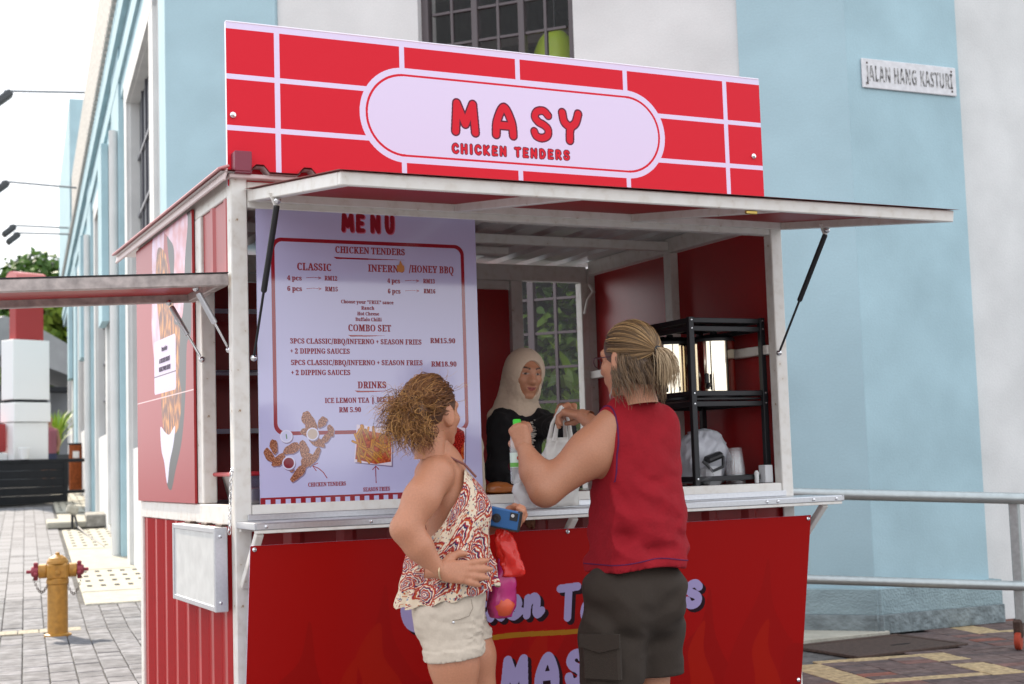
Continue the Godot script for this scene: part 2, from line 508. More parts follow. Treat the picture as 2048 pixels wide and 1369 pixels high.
func ground() -> void:
	var g := mb()
	var rows := []
	for s in [-300.0, -60.0, -10.0, 0.0, 6.5, 8.0, 12.0, 20.0, 32.5, 40.0, 100.0, 420.0]:
		var row := PackedVector3Array()
		for u in [-400.0, -60.0, -8.0, 0.0, 8.0, 60.0, 400.0]: row.append(st(u, s, -0.016))
		rows.append(row)
	g.grid(rows)
	struct("ground", g, mat(lin(0.17, 0.165, 0.16), 0.95, 0.0, {"tex": M.soil, "scale": 0.5, "norm": M.rough_n, "world": true}))
	# grey pavers of the street
	var lot := Node3D.new()
	lot.name = "pavement"
	lot.set_meta("kind", "structure")
	add_child(lot)
	var tones := []
	for k in 6:
		var d: float = [1.0, 0.9, 1.08, 0.82, 0.96, 1.14][k]
		tones.append(mat(lin(0.25 * d, 0.25 * d, 0.265 * d), 0.8, 0.0, {"tex": M.fine, "scale": 3.0, "norm": M.rough_n, "ns": 0.7, "tex2": M.soil, "scale2": 0.7, "world": true}))
	var pm := slab_mesh(0.158, 0.211, 0.0, 0.006)
	var rest := mb()
	var made := 0
	var shape := [0.158, 0.211]
	for r in range(-40, 150):
		for q in range(-34, 46):
			var u := -1.38 + q * 0.165
			var s := 1.1 + (r + (0.5 if q % 2 == 0 else 0.0)) * 0.217
			if u > -0.24 and s > 8.2: continue
			if s > 23.0: continue
			var seen := s > 3.3 and u > -1.6 and u < 0.5
			var w := st(u, s)
			if u > 0.42 and (w.z < -1.0 or w.x > 3.1 and w.z < 0.4): continue
			if u < -1.6 and s > 16.0: continue
			if absf(s - 6.62) < 0.11 and u < -0.4: continue
			var xf := Transform3D(slope_basis(s) * Basis(Vector3.UP, rng.randf_range(-0.012, 0.012)) * Basis(Vector3.RIGHT, rng.randf_range(-0.008, 0.008)), st(u, s, rng.randf_range(-0.0025, 0.002)))
			if seen and made < 290:
				part(lot, "paver_%03d" % made, pm, tones[rng.randi() % 6], xf)
				made += 1
			else:
				rest.col = Color.WHITE * rng.randf_range(0.82, 1.14)
				var x := 0.079
				var z := 0.1055
				rest.quad(xf * Vector3(-x, 0, z), xf * Vector3(x, 0, z), xf * Vector3(x, 0, -z), xf * Vector3(-x, 0, -z))
	var o := part(lot, "far_pavers", rest, mat(lin(0.25, 0.25, 0.265), 0.8, 0.0, {"tex": M.fine, "scale": 3.0, "vc": true}))
	o.set_meta("kind", "stuff")
	# the row of paler setts beside the hydrant
	for k in 7:
		var w := 0.165
		part(lot, "paver_%03d" % (made + k), slab_mesh(w - 0.006, 0.2, 0.001, 0.006), mat(lin(0.46, 0.42, 0.33), 0.85, 0.0, {"tex": M.soil, "scale": 3.0}), Transform3D(slope_basis(6.6), st(-1.42 + k * w, 6.62, 0.0)))
	# drain channel along the market: pierced and plain slabs
	var drain := Node3D.new()
	drain.name = "drain_path"
	drain.set_meta("kind", "structure")
	add_child(drain)
	for d in [[8.05, 8.95, false], [9.0, 11.0, true], [11.05, 13.6, false], [13.65, 16.9, true], [17.6, 20.5, false], [21.0, 24.5, true], [24.55, 29.0, true]]:
		var sm: float = (d[0] + d[1]) / 2.0
		var l: float = d[1] - d[0]
		var xf := Transform3D(slope_basis(sm), st(0.1, sm, 0.0))
		var slab := part(drain, "slab", slab_mesh(0.72, l, 0.012, 0.012), M.pale_concrete, xf)
		if d[2]:
			for i in 5:
				var nn := int(l / 0.42)
				for j in nn:
					part(slab, "slot", bx(-0.29 + i * 0.135, -0.24 + i * 0.135, 0.0095, 0.0125, -l / 2 + 0.12 + j * (l - 0.2) / nn, -l / 2 + 0.27 + j * (l - 0.2) / nn), M.hole)
	# brown paving at the corner of the market
	var lot2 := Node3D.new()
	lot2.name = "brick_pavement"
	lot2.set_meta("kind", "structure")
	add_child(lot2)
	var bt := []
	for c in [[0.20, 0.145, 0.135], [0.23, 0.17, 0.155], [0.17, 0.13, 0.125], [0.27, 0.15, 0.13], [0.34, 0.14, 0.105]]:
		bt.append(mat(lin(c[0], c[1], c[2]), 0.85, 0.0, {"tex": M.fine, "scale": 4.0, "norm": M.rough_n, "ns": 0.8, "tex2": M.soil, "scale2": 1.1, "world": true}))
	var yel := mat(lin(0.62, 0.47, 0.27), 0.8, 0.0, {"tex": M.soil, "scale": 2.0, "norm": M.rough_n, "ns": 0.6, "tex2": M.fine, "scale2": 3.0, "world": true})
	var bm := slab_mesh(0.214, 0.106, 0.0, 0.005)
	var b0 := Basis(Vector3.UP, -0.22)
	var k2 := 0
	for i in range(-3, 16):
		for j in range(-20, 12):
			var p := b0 * Vector3(i * 0.22, 0, j * 0.112) + Vector3(3.62, 0.0, -0.70)
			if p.x < 3.15 or p.x > 6.6 or p.z < -2.75: continue
			if p.z > 0.25 + (p.x - 4.3) * 0.2 or p.x + p.z < 2.2: continue
			if p.z < -1.42 and p.x < 5.15: continue
			if p.z < -2.1 and p.x < 5.35: continue
			if k2 >= 298: continue
			var gold := posmod(j, 7) == 0 and posmod(i, 8) < 5 or posmod(i, 4) == 0 and posmod(j, 14) > 6
			part(lot2, "brick_%03d" % k2, bm, yel if gold and rng.randf() > 0.08 else bt[[0, 0, 1, 1, 2, 2, 3, 4][rng.randi() % 8] if rng.randf() > 0.3 else 0], Transform3D(b0 * Basis(Vector3.UP, rng.randf_range(-0.015, 0.015)), p + Vector3.UP * rng.randf_range(-0.003, 0.002)))
			k2 += 1
	# sunken inspection cover and the bare slab beside the plinth
	var cover := thing("manhole_cover", "rusty rectangular steel inspection cover set in the brick paving", "manhole cover", Vector3(4.66, 0.0, -1.78), "", 0.03)
	part(cover, "plate", bx(-0.42, 0.42, -0.01, 0.004, -0.28, 0.28, 0.004), M.rust)
	for e in [[-0.46, 0.46, 0.29, 0.33], [-0.46, 0.46, -0.33, -0.29]]:
		part(cover, "rim", bx(e[0], e[1], -0.012, 0.008, e[2], e[3], 0.004), M.rust)
	for e in [[-0.46, -0.425], [0.425, 0.46]]:
		part(cover, "rim", bx(e[0], e[1], -0.012, 0.008, -0.288, 0.288, 0.004), M.rust)
	part(cover, "lifting_slot", bx(0.05, 0.2, 0.003, 0.006, 0.06, 0.085), M.hole)
	struct("concrete_apron", bx(3.6, 5.1, -0.015, 0.022, -3.3, -2.17, 0.006), M.pale_concrete)

# ---------------------------------------------------------------- market building
func wall_run(parent: Node3D, called: String, a: Vector2, b: Vector2, y0: float, y1: float, thick: float, proud: float, m: Material) -> MeshInstance3D: # a slab of wall from a to b in plan, its outer face `proud` in front
	var d := (b - a).normalized()
	var nn := Vector2(d.y, -d.x) # outward when a to b runs from right to left as seen from outside
	var mid := (a + b) / 2.0 + nn * (proud - thick / 2.0)
	var bs := Basis(Vector3(d.x, 0, d.y), Vector3.UP, Vector3(d.x, 0, d.y).cross(Vector3.UP))
	return part(parent, called, mb().box(Vector3(mid.x, (y0 + y1) / 2.0, mid.y), Vector3(a.distance_to(b), y1 - y0, thick), 0.003, bs), m)
func market_building() -> void:
	var B := thing("market_building", "pale blue and white market building with tall grid windows behind the kiosk", "building")
	# plan: P the corner between the sign face and the splayed wall, Q the corner to the long street front
	var P := Vector2(5.07, -2.27)
	var ch := Vector2(-cos(deg_to_rad(48.0)), -sin(deg_to_rad(48.0)))
	var Q := P + ch * 5.84
	var al := Vector2(0.1170, -0.9931)
	var rt := Vector2(0.9931, 0.1170).rotated(deg_to_rad(-5.0))
	var F := func(s: float) -> Vector2: return P + ch * s
	var H := 9.0
	# splayed wall with one tall window between two blue pilasters
	var w0 := 2.07
	var w1 := 3.40
	wall_run(B, "pilaster", F.call(0.0), F.call(0.78), 0.0, H, 0.5, 0.0, M.blue_wall)
	wall_run(B, "wall", F.call(0.78), F.call(w0), 0.0, H, 0.35, -0.035, M.white_wall)
	wall_run(B, "wall", F.call(w0), F.call(w1), 0.0, 0.85, 0.35, -0.035, M.white_wall)
	wall_run(B, "wall", F.call(w0), F.call(w1), 6.3, H, 0.35, -0.035, M.white_wall)
	wall_run(B, "wall", F.call(w1), F.call(4.72), 0.0, H, 0.35, -0.035, M.white_wall)
	wall_run(B, "pilaster", F.call(4.72), Q, 0.0, H, 0.5, 0.0, M.blue_wall)
	wall_run(B, "plinth", F.call(-0.06), F.call(0.9), 0.0, 0.13, 0.6, 0.068, M.grime)
	wall_run(B, "plinth", F.call(-0.05), F.call(0.88), 0.13, 0.305, 0.6, 0.062, M.old_blue)
	wall_run(B, "plinth", F.call(0.92), F.call(5.88), 0.0, 0.24, 0.5, 0.03, M.old_blue)
	# sign face and the white wall further on
	var R := P + rt * 1.02
	wall_run(B, "pilaster", R, P, 0.0, H, 0.5, 0.0, M.blue_wall)
	wall_run(B, "plinth", R + rt * 0.07, P - rt * 0.05, 0.0, 0.13, 0.6, 0.068, M.grime)
	wall_run(B, "plinth", R + rt * 0.06, P - rt * 0.04, 0.13, 0.305, 0.6, 0.062, M.old_blue)
	wall_run(B, "wall", R + rt * 6.0, R, 0.0, H, 0.35, -0.05, M.white_wall)
	# tall window
	var win := Node3D.new()
	win.name = "window"
	B.add_child(win)
	var wr: Vector2 = F.call(w1)
	var out := Vector2(ch.y, -ch.x)
	win.transform = Transform3D(Basis(Vector3(-ch.x, 0, -ch.y), Vector3.UP, Vector3(-ch.x, 0, -ch.y).cross(Vector3.UP)), Vector3(wr.x, 0.85, wr.y) + Vector3(out.x, 0, out.y) * -0.14)
	var W := w1 - w0
	var HH := 5.45
	for x in [0.03, W - 0.03]: part(win, "frame", bx(x - 0.03, x + 0.03, 0.0, HH, -0.05, 0.04, 0.004), M.frame)
	for y in [0.03, HH - 0.03]: part(win, "frame", bx(0.062, W - 0.062, y - 0.03, y + 0.03, -0.05, 0.04, 0.004), M.frame)
	var cw := (W - 0.12) / 3.0
	for i in [1, 2]: part(win, "mullion", bx(0.06 + cw * i - 0.026, 0.06 + cw * i + 0.026, 0.062, HH - 0.062, -0.045, 0.03, 0.004), M.frame)
	var pane_h := (HH - 0.12) / 20.0
	var pq := mb()
	pq.quad(Vector3(-(cw / 4 - 0.012), -(pane_h / 2 - 0.009), 0), Vector3(cw / 4 - 0.012, -(pane_h / 2 - 0.009), 0), Vector3(cw / 4 - 0.012, pane_h / 2 - 0.009, 0), Vector3(-(cw / 4 - 0.012), pane_h / 2 - 0.009, 0))
	var pane_m := pq.mesh()
	for i in 3:
		part(win, "glazing_bar", bx(0.06 + cw * (i + 0.5) - 0.011, 0.06 + cw * (i + 0.5) + 0.011, 0.062, HH - 0.062, -0.02, 0.018), M.frame)
		for j in range(1, 20):
			for h in 2:
				var xa := 0.06 + cw * (i + 0.5 * h) + (0.03 if h == 0 else 0.013)
				var xb := 0.06 + cw * (i + 0.5 * h + 0.5) - (0.013 if h == 0 else 0.03)
				part(win, "glazing_bar", bx(xa, xb, 0.06 + pane_h * j - 0.01, 0.06 + pane_h * j + 0.01, -0.018, 0.016), M.frame)
		for j in 20:
			for h in 2:
				part(win, "pane", pane_m, M.pane, Transform3D(Basis.IDENTITY, Vector3(0.06 + cw * (i + 0.25 + 0.5 * h), 0.06 + pane_h * (j + 0.5), 0.0)))
	# the room behind it
	var room := Node3D.new()
	room.name = "room"
	B.add_child(room)
	room.transform = win.transform
	part(room, "back_wall", bx(-1.6, 3.4, -0.85, 6.6, -9.1, -9.0), M.room)
	part(room, "side_wall", bx(-1.7, -1.6, -0.85, 6.6, -9.0, -0.3), M.room)
	part(room, "side_wall", bx(3.4, 3.5, -0.85, 6.6, -9.0, -0.3), M.room)
	part(room, "floor", bx(-1.6, 3.4, -0.95, -0.85, -9.0, -0.25), M.room)
	part(room, "gallery_floor", bx(-1.6, 3.4, 2.55, 2.75, -9.0, -1.6), M.room)
	part(room, "ceiling", bx(-1.6, 3.4, 6.6, 6.7, -9.0, -0.25), M.room)
	for k in 4:
		part(room, "beam", bx(-1.6, 3.4, 4.6 + k * 0.42, 4.72 + k * 0.42, -2.9 + k * 0.55, -2.75 + k * 0.55), M.room)
	var sill := wall_run(B, "window_sill", F.call(w0 - 0.04), F.call(w1 + 0.04), 0.79, 0.846, 0.3, 0.05, M.white_wall)
	# long street front: bays with recessed windows between blue pilasters
	var G := func(s: float) -> Vector2: return Q + al * s
	var bay := 8.1
	var reveal := mat(lin(0.46, 0.45, 0.43), 0.9, 0.0, {"tex": M.soil, "scale": 0.5})
	wall_run(B, "pilaster", Q + al * 0.012, G.call(0.62), 0.0, H - 1.9, 0.4, 0.0, M.blue_wall)
	var steel_win := mat(lin(0.035, 0.04, 0.05), 0.4)
	for k in 4:
		var o := k * bay
		var g0 := gy(6.5 + o)
		if k > 0: wall_run(B, "pilaster", G.call(o - 2.45), G.call(o - 0.9), g0 - 1.0, H - 1.9, 0.45, 0.05, M.blue_wall)
		var a0 := o + 0.62 if k == 0 else o - 0.9
		wall_run(B, "wall", G.call(a0), G.call(o + 1.45), g0 - 1.0, H - 1.9, 0.3, -0.02, M.white_wall)
		wall_run(B, "wall", G.call(o + 1.45), G.call(o + 4.6), g0 - 1.0, g0 + 1.55, 0.3, -0.02, M.white_wall)
		wall_run(B, "wall", G.call(o + 1.45), G.call(o + 4.6), 5.65, H - 1.9, 0.3, -0.02, M.white_wall)
		wall_run(B, "wall", G.call(o + 4.6), G.call(o + 5.65), g0 - 1.0, H - 1.9, 0.3, -0.02, M.white_wall)
		# recessed street window with its glazing
		var sw := Node3D.new()
		sw.name = "window"
		B.add_child(sw, true)
		var base: Vector2 = G.call(o + 4.6)
		var ol := Vector2(al.y, -al.x)
		sw.transform = Transform3D(Basis(Vector3(-al.x, 0, -al.y), Vector3.UP, Vector3(-al.x, 0, -al.y).cross(Vector3.UP)), Vector3(base.x, g0 + 1.55, base.y) + Vector3(ol.x, 0, ol.y) * -0.13)
		var hh := 5.65 - g0 - 1.55
		part(sw, "glazing", bx(0.0, 3.15, 0.0, hh, -0.03, 0.0), steel_win)
		for j in range(1, 6): part(sw, "glazing_bar", bx(0.02, 3.13, hh * j / 6.0 - 0.02, hh * j / 6.0 + 0.02, 0.001, 0.03), mat(lin(0.16, 0.16, 0.18), 0.5))
		for j in range(1, 6): part(sw, "glazing_bar", bx(0.02 + 0.52 * j, 0.055 + 0.52 * j, 0.0, hh, 0.001, 0.024), mat(lin(0.1, 0.1, 0.12), 0.5))
		for x in [[-0.25, 0.0], [3.15, 3.4]]: part(sw, "reveal", bx(x[0], x[1], -0.3, hh + 0.2, -0.35, -0.04), reveal)
		# white surround that stands out
		wall_run(B, "surround", G.call(o + 0.98), G.call(o + 1.42), g0 + 0.2, 5.95, 0.2, 0.025, M.white_wall)
		wall_run(B, "surround", G.call(o + 4.63), G.call(o + 5.0), g0 + 0.2, 5.95, 0.2, 0.025, M.white_wall)
		wall_run(B, "surround", G.call(o + 0.98), G.call(o + 5.0), 5.66, 5.97, 0.2, 0.028, M.white_wall)
		if k > 0:
			wall_run(B, "shutter", G.call(o + 0.2), G.call(o + 1.2), 3.3 + g0 * 0.4, 6.0, 0.1, 0.13, M.blue_wall)
	# cornice bands, eaves and tiled roof edge
	for e in [[5.98, 6.18, 0.02, "blue_wall"], [6.18, 6.42, 0.055, "blue_wall"], [6.42, 6.64, 0.03, "blue_wall"], [6.64, 7.02, 0.10, "blue_wall"]]:
		wall_run(B, "cornice", G.call(-0.1), G.call(34.0), e[0], e[1], 0.5, e[2], M[e[3]])
	var tile := mat(lin(0.68, 0.66, 0.62), 0.85, 0.0, {"tex": M.soil, "scale": 1.0})
	wall_run(B, "roof", G.call(-0.1), G.call(34.0), 7.02, 7.1, 3.0, 0.08, tile)
	wall_run(B, "eaves_board", G.call(-0.1), G.call(34.0), 7.1, 8.3, 0.12, 0.12, tile)
	wall_run(B, "parapet", G.call(22.0), G.call(33.0), 7.15, 10.2, 0.5, 0.16, M.blue_wall)
	var tm := mb().tube([Vector3(0, 0, -0.3), Vector3(0, 0.0, 0.15)], 0.075, 8, true).mesh()
	var wr2 := Basis(Vector3(-al.x, 0, -al.y), Vector3.UP, Vector3(-al.x, 0, -al.y).cross(Vector3.UP))
	for k in 110:
		var q: Vector2 = G.call(0.2 + k * 0.3)
		part(B, "roof_tile", tm, tile, Transform3D(wr2, Vector3(q.x, 7.08, q.y)))
	# downpipes
	for s in [5.85, 13.95]:
		var q: Vector2 = G.call(s) + Vector2(al.y, -al.x) * 0.1
		part(B, "downpipe", rod(Vector3(q.x, -0.2, q.y), Vector3(q.x, 5.6, q.y), 0.06), M.white_wall)
	# street name plate on the blue face
	var sg := thing("street_sign", "weathered white street name plate on the blue pilaster of the market", "street sign")
	var sx := Vector3(rt.x, 0, rt.y)
	var on := Vector3(-rt.y, 0, rt.x)
	var sc := Vector3(P.x, 0, P.y) + sx * 0.545 + on * 0.012 + Vector3.UP * 3.955
	sg.transform = Transform3D(Basis(sx, Vector3.UP, on), sc)
	part(sg, "plate", mb().box(Vector3.ZERO, Vector3(0.86, 0.215, 0.012), 0.004), mat(lin(0.76, 0.76, 0.78), 0.6, 0.0, {"tex": M.blot, "scale": 2.6}))
	words(sg, "lettering", "JALAN HANG KASTURI", 0.115, Transform3D(Basis.IDENTITY, Vector3(0, -0.002, 0.0075)), mat(lin(0.8, 0.79, 0.78), 0.7, 0.0, {"tex": ntex(0.03, 0.02, 1.2, FastNoiseLite.TYPE_SIMPLEX_SMOOTH, 3, 256, 31), "scale": 2.0}), true, false, 0.46)
	for x in [-0.385, 0.385]:
		for y in [-0.075, 0.075]: part(sg, "screw", mb().box(Vector3(x, y, 0.008), Vector3(0.014, 0.014, 0.006), 0.003), M.rust)
	# green pendant lamp hanging inside the tall window
	var lp := thing("pendant_lamp", "lime green dome pendant lamp hanging behind the tall dark window", "lamp")
	lp.transform = win.transform * Transform3D(Basis.IDENTITY, Vector3(1.03, 3.56, -0.30))
	var pr := []
	for k in 9:
		var a := PI / 2 * k / 8.0
		pr.append(Vector2(0.19 * cos(a), 0.33 * sin(a)))
	part(lp, "shade", mb().lathe(pr, 20, Transform3D.IDENTITY, true), mat(lin(0.33, 0.45, 0.015), 0.35))
	part(lp, "cord", rod(Vector3(0, 0.32, 0), Vector3(0, 3.2, 0), 0.008, 6), M.black)

# ---------------------------------------------------------------- kiosk
func ribbed(a: Vector3, along: Vector3, up: Vector3, length: float, height: float, pitch: float, depth: float, nrm: Vector3) -> MB: # trapezoid sheet, ribs run along `up`
	var m := mb()
	var prof := []
	var x := 0.0
	while x < length - 0.001:
		for q in [[0.0, 0.0], [0.60, 0.0], [0.72, 1.0], [0.88, 1.0], [1.0, 0.0]]:
			var xx := minf(length, x + q[0] * pitch)
			if prof.is_empty() or xx > prof[-1].x + 0.0001: prof.append(Vector2(xx, q[1] * depth))
		x += pitch
	for i in prof.size() - 1:
		var p: Vector3 = a + along * prof[i].x + nrm * prof[i].y
		var q: Vector3 = a + along * prof[i + 1].x + nrm * prof[i + 1].y
		if along.cross(up).dot(nrm) > 0: m.quad(p, q, q + up * height, p + up * height)
		else: m.quad(q, p, p + up * height, q + up * height)
	return m
func strut(parent: Node3D, a: Vector3, b: Vector3, fat: Material, thin: Material) -> void: # gas spring: a at the flap, b at the frame
	var s := Node3D.new()
	s.name = "gas_strut"
	parent.add_child(s, true)
	var d := (b - a).normalized()
	part(s, "cylinder", mb().tube([a + d * 0.02, a + d * 0.024, a.lerp(b, 0.56), a.lerp(b, 0.57)], [0.009, 0.0125, 0.0125, 0.009], 10), fat)
	part(s, "piston_rod", rod(a.lerp(b, 0.56), b - d * 0.015, 0.0055), thin)
	for p in [a, b]: part(s, "ball_joint", mb().lathe([Vector2(0, -0.015), Vector2(0.011, -0.009), Vector2(0.014, 0), Vector2(0.011, 0.009), Vector2(0, 0.015)], 10, Transform3D(Basis.IDENTITY, p), true), M.bolt)
var K: Node3D
func kiosk() -> void:
	K = thing("food_kiosk", "red and white sheet metal food kiosk with flaps propped open", "kiosk")
	var wh: Material = M.white
	# frame
	for p in [[0.0, 0.068, 2.44], [2.648, 2.712, 2.40]]:
		part(K, "post", bx(p[0], p[1], 0.06, p[2], -0.06, 0.0, 0.004), wh)
		part(K, "post", bx(p[0], p[1], 0.06, p[2], -1.90, -1.84, 0.004), wh)
	part(K, "post", bx(0.0, 0.06, 1.117, 2.36, -0.62, -0.515, 0.004), wh)
	part(K, "beam", bx(0.07, 2.646, 2.31, 2.385, -0.058, -0.002, 0.004), wh)
	part(K, "beam", bx(0.07, 2.646, 2.385, 2.42, -0.055, -0.01, 0.003), wh)
	part(K, "beam", bx(0.07, 2.646, 2.315, 2.41, -1.895, -1.845, 0.004), wh)
	part(K, "beam", bx(0.002, 0.06, 2.36, 2.44, -1.838, -0.062, 0.004), wh)
	part(K, "beam", bx(2.652, 2.708, 2.36, 2.44, -1.838, -0.062, 0.004), wh)
	part(K, "sill", bx(0.07, 2.646, 1.058, 1.115, -0.058, -0.002, 0.004), wh)
	part(K, "rail", bx(-0.004, 0.056, 1.034, 1.115, -1.838, -0.062, 0.004), wh)
	part(K, "rail", bx(2.64, 2.69, 1.735, 1.78, -1.838, -0.062, 0.003), wh)
	part(K, "post", bx(2.645, 2.695, 1.12, 2.358, -0.975, -0.905, 0.003), wh)
	for z in [-0.94]: part(K, "beam", bx(0.064, 2.648, 2.37, 2.418, z - 0.02, z + 0.02, 0.003), wh)
	# walls
	part(K, "side_wall", ribbed(Vector3(0.012, 0.1, -1.838), Vector3(0, 0, 1), Vector3.UP, 1.776, 0.932, 0.222, 0.026, Vector3(-1, 0, 0)), M.red_paint)
	part(K, "side_wall", ribbed(Vector3(0.012, 2.03, -0.512), Vector3(0, 0, 1), Vector3.UP, 0.448, 0.34, 0.222, 0.008, Vector3(-1, 0, 0)), M.red_paint)
	part(K, "side_wall", bx(0.02, 0.03, 1.117, 2.36, -1.838, -0.622), M.red_wall)
	part(K, "side_lining", bx(0.034, 0.04, 0.2, 1.03, -1.838, -0.062), M.red_wall)
	part(K, "side_wall", bx(2.696, 2.708, 0.1, 2.358, -1.838, -0.062), M.red_wall)
	part(K, "front_wall", ribbed(Vector3(0.07, 0.1, -0.03), Vector3(1, 0, 0), Vector3.UP, 2.576, 0.955, 0.222, 0.024, Vector3(0, 0, 1)), M.red_wall)
	part(K, "front_lining", bx(0.07, 2.646, 0.2, 1.055, -0.055, -0.045), M.red_wall)
	part(K, "rear_wall", bx(0.07, 2.135, 0.1, 2.262, -1.885, -1.873), M.red_wall)
	part(K, "rear_wall", bx(0.07, 2.135, 2.264, 2.312, -1.89, -1.855, 0.003), wh)
	part(K, "door_frame", bx(2.137, 2.211, 0.22, 2.312, -1.90, -1.84, 0.003), wh)
	part(K, "door_frame", bx(2.6, 2.646, 0.22, 2.312, -1.905, -1.835, 0.003), wh)
	part(K, "floor", bx(0.07, 2.646, 0.14, 0.2, -1.84, -0.06), mat(lin(0.2, 0.2, 0.2), 0.7, 0.0, {"tex": M.soil, "scale": 1.5}))
	part(K, "skid", bx(0.07, 2.646, 0.0, 0.1, -0.05, 0.0, 0.004), M.black_metal)
	part(K, "skid", bx(0.0, 0.06, 0.0, 0.1, -1.84, -0.06, 0.004), M.black_metal)
	# roof: red ribbed sheet above, pale lining below
	var roof := Node3D.new()
	roof.name = "roof"
	K.add_child(roof)
	part(roof, "sheet", ribbed(Vector3(-0.05, 2.452, 0.05), Vector3(1, 0, 0), Vector3(0, 0, -1), 2.82, 2.36, 0.2, 0.028, Vector3.UP), mat(lin(0.42, 0.05, 0.05), 0.4, 0.0, {"tex": M.fine, "scale": 1.0}))
	part(roof, "ceiling", ribbed(Vector3(-0.05, 2.444, 0.05), Vector3(1, 0, 0), Vector3(0, 0, -1), 2.82, 2.36, 0.2, 0.028, Vector3.UP), mat(lin(0.68, 0.67, 0.66), 0.28, 0.0, {"tex": M.fine, "scale": 1.0}))
	part(roof, "edge_trim", mb().box(Vector3(-0.036, 2.462, -1.14), Vector3(0.05, 0.012, 2.37), 0.004, Basis(Vector3(0, 0, 1), 0.35)), mat(lin(0.5, 0.2, 0.2), 0.35))
	part(roof, "edge_trim", mb().box(Vector3(-0.03, 2.432, -1.14), Vector3(0.012, 0.05, 2.37), 0.004, Basis(Vector3(0, 0, 1), -0.25)), mat(lin(0.62, 0.5, 0.48), 0.4))
	part(roof, "edge_trim", bx(-0.01, 2.72, 2.425, 2.443, -0.05, 0.03, 0.003), mat(lin(0.62, 0.5, 0.48), 0.4))
	# canopy flap over the counter
	var cn := Node3D.new()
	cn.name = "canopy"
	K.add_child(cn)
	cn.transform = Transform3D(Basis(Vector3.RIGHT, atan2(0.155, 1.15)), Vector3(0, 2.382, 0.006))
	var L := 1.16
	part(cn, "top_sheet", mb().grid([PackedVector3Array([Vector3(0.055, 0.004, L + 0.02), Vector3(1.3, 0.006, L + 0.025), Vector3(2.735, 0.004, L + 0.02)]), PackedVector3Array([Vector3(0.055, 0.004, 0), Vector3(1.3, 0.004, 0), Vector3(2.735, 0.004, 0)])]), mat(lin(0.34, 0.07, 0.07), 0.45))
	part(cn, "fascia", bx(0.07, 2.722, -0.047, 0.0, L - 0.035, L, 0.004), wh)
	part(cn, "side_rail", bx(0.07, 0.11, -0.047, 0.0, 0.0, L - 0.036, 0.003), wh)
	part(cn, "side_rail", bx(2.682, 2.722, -0.047, 0.0, 0.0, L - 0.036, 0.003), wh)
	part(cn, "hinge_rail", bx(0.112, 2.68, -0.047, 0.0, 0.0, 0.04, 0.003), wh)
	for x in [0.98, 1.86]: part(cn, "rib", bx(x - 0.018, x + 0.018, -0.047, -0.001, 0.042, L - 0.036, 0.003), wh)
	part(cn, "underside", bx(0.112, 2.68, -0.014, -0.004, 0.042, L - 0.037), mat(lin(0.34, 0.022, 0.022), 0.5, 0.0, {"tex": M.fine, "scale": 1.0, "spec": 0.25}))
	part(cn, "latch", bx(1.70, 1.75, -0.062, -0.048, L - 0.03, L - 0.012, 0.003), mat(lin(0.7, 0.5, 0.15), 0.3, 1.0))
	strut(K, Vector3(0.088, 2.275, 0.36), Vector3(0.082, 1.70, 0.012), M.black, M.black_metal)
	strut(K, Vector3(2.70, 2.275, 0.36), Vector3(2.655, 1.735, 0.012), M.black, M.black_metal)
	for x in [0.088, 2.70]: part(K, "strut_bracket", mb().prism(PackedVector2Array([Vector2(-0.03, 0), Vector2(0.03, 0), Vector2(0.006, -0.055), Vector2(-0.006, -0.055)]), -0.004, 0.004, Transform3D(Basis.IDENTITY, Vector3(x, 2.305, 0.345))), wh)
	# flap on the side
	var fl := Node3D.new()
	fl.name = "side_flap"
	K.add_child(fl)
	fl.transform = Transform3D(Basis(Vector3(0, 0, 1), 0.056), Vector3(-0.012, 2.042, 0.0))
	var fw := mat(lin(0.55, 0.47, 0.44), 0.45, 0.0, {"tex": M.soil, "scale": 1.5})
	part(fl, "top_sheet", bx(-1.15, 0.0, 0.0, 0.004, -0.60, 0.0), M.black_metal)
	part(fl, "rail", bx(-1.15, 0.0, -0.05, -0.001, -0.036, -0.002, 0.004), fw)
	part(fl, "rail", bx(-1.15, 0.0, -0.05, -0.001, -0.598, -0.56, 0.004), fw)
	part(fl, "rail", bx(-0.038, 0.0, -0.05, -0.001, -0.558, -0.038, 0.004), fw)
	part(fl, "underside", bx(-1.15, -0.04, -0.018, -0.008, -0.558, -0.038), M.red_wall)
	strut(K, Vector3(-0.13, 1.985, -0.06), Vector3(0.006, 1.74, -0.075), M.alu, M.steel)
	strut(K, Vector3(-0.13, 1.985, -0.56), Vector3(-0.004, 1.735, -0.50), M.alu, M.steel)
	# serving shelf
	var sh := Node3D.new()
	sh.name = "serving_shelf"
	K.add_child(sh)
	part(sh, "top", bx(0.012, 2.79, 1.046, 1.052, 0.002, 0.258, 0.001), M.alu)
	part(sh, "edge_trim", bx(0.012, 2.79, 1.026, 1.050, 0.2585, 0.266, 0.002), M.alu)
	part(sh, "edge_trim", bx(0.004, 0.0115, 1.026, 1.052, 0.0, 0.266, 0.002), M.alu)
	part(sh, "edge_trim", bx(2.7905, 2.798, 1.026, 1.052, 0.0, 0.266, 0.002), M.alu)
	part(sh, "frame", bx(0.014, 2.788, 1.012, 1.0255, 0.226, 0.262, 0.002), wh)
	part(sh, "frame", bx(0.014, 2.788, 1.012, 1.0255, 0.004, 0.03, 0.002), wh)
	part(sh, "wall_trim", bx(0.05, 2.66, 1.0525, 1.078, 0.0, 0.012, 0.002), M.alu)
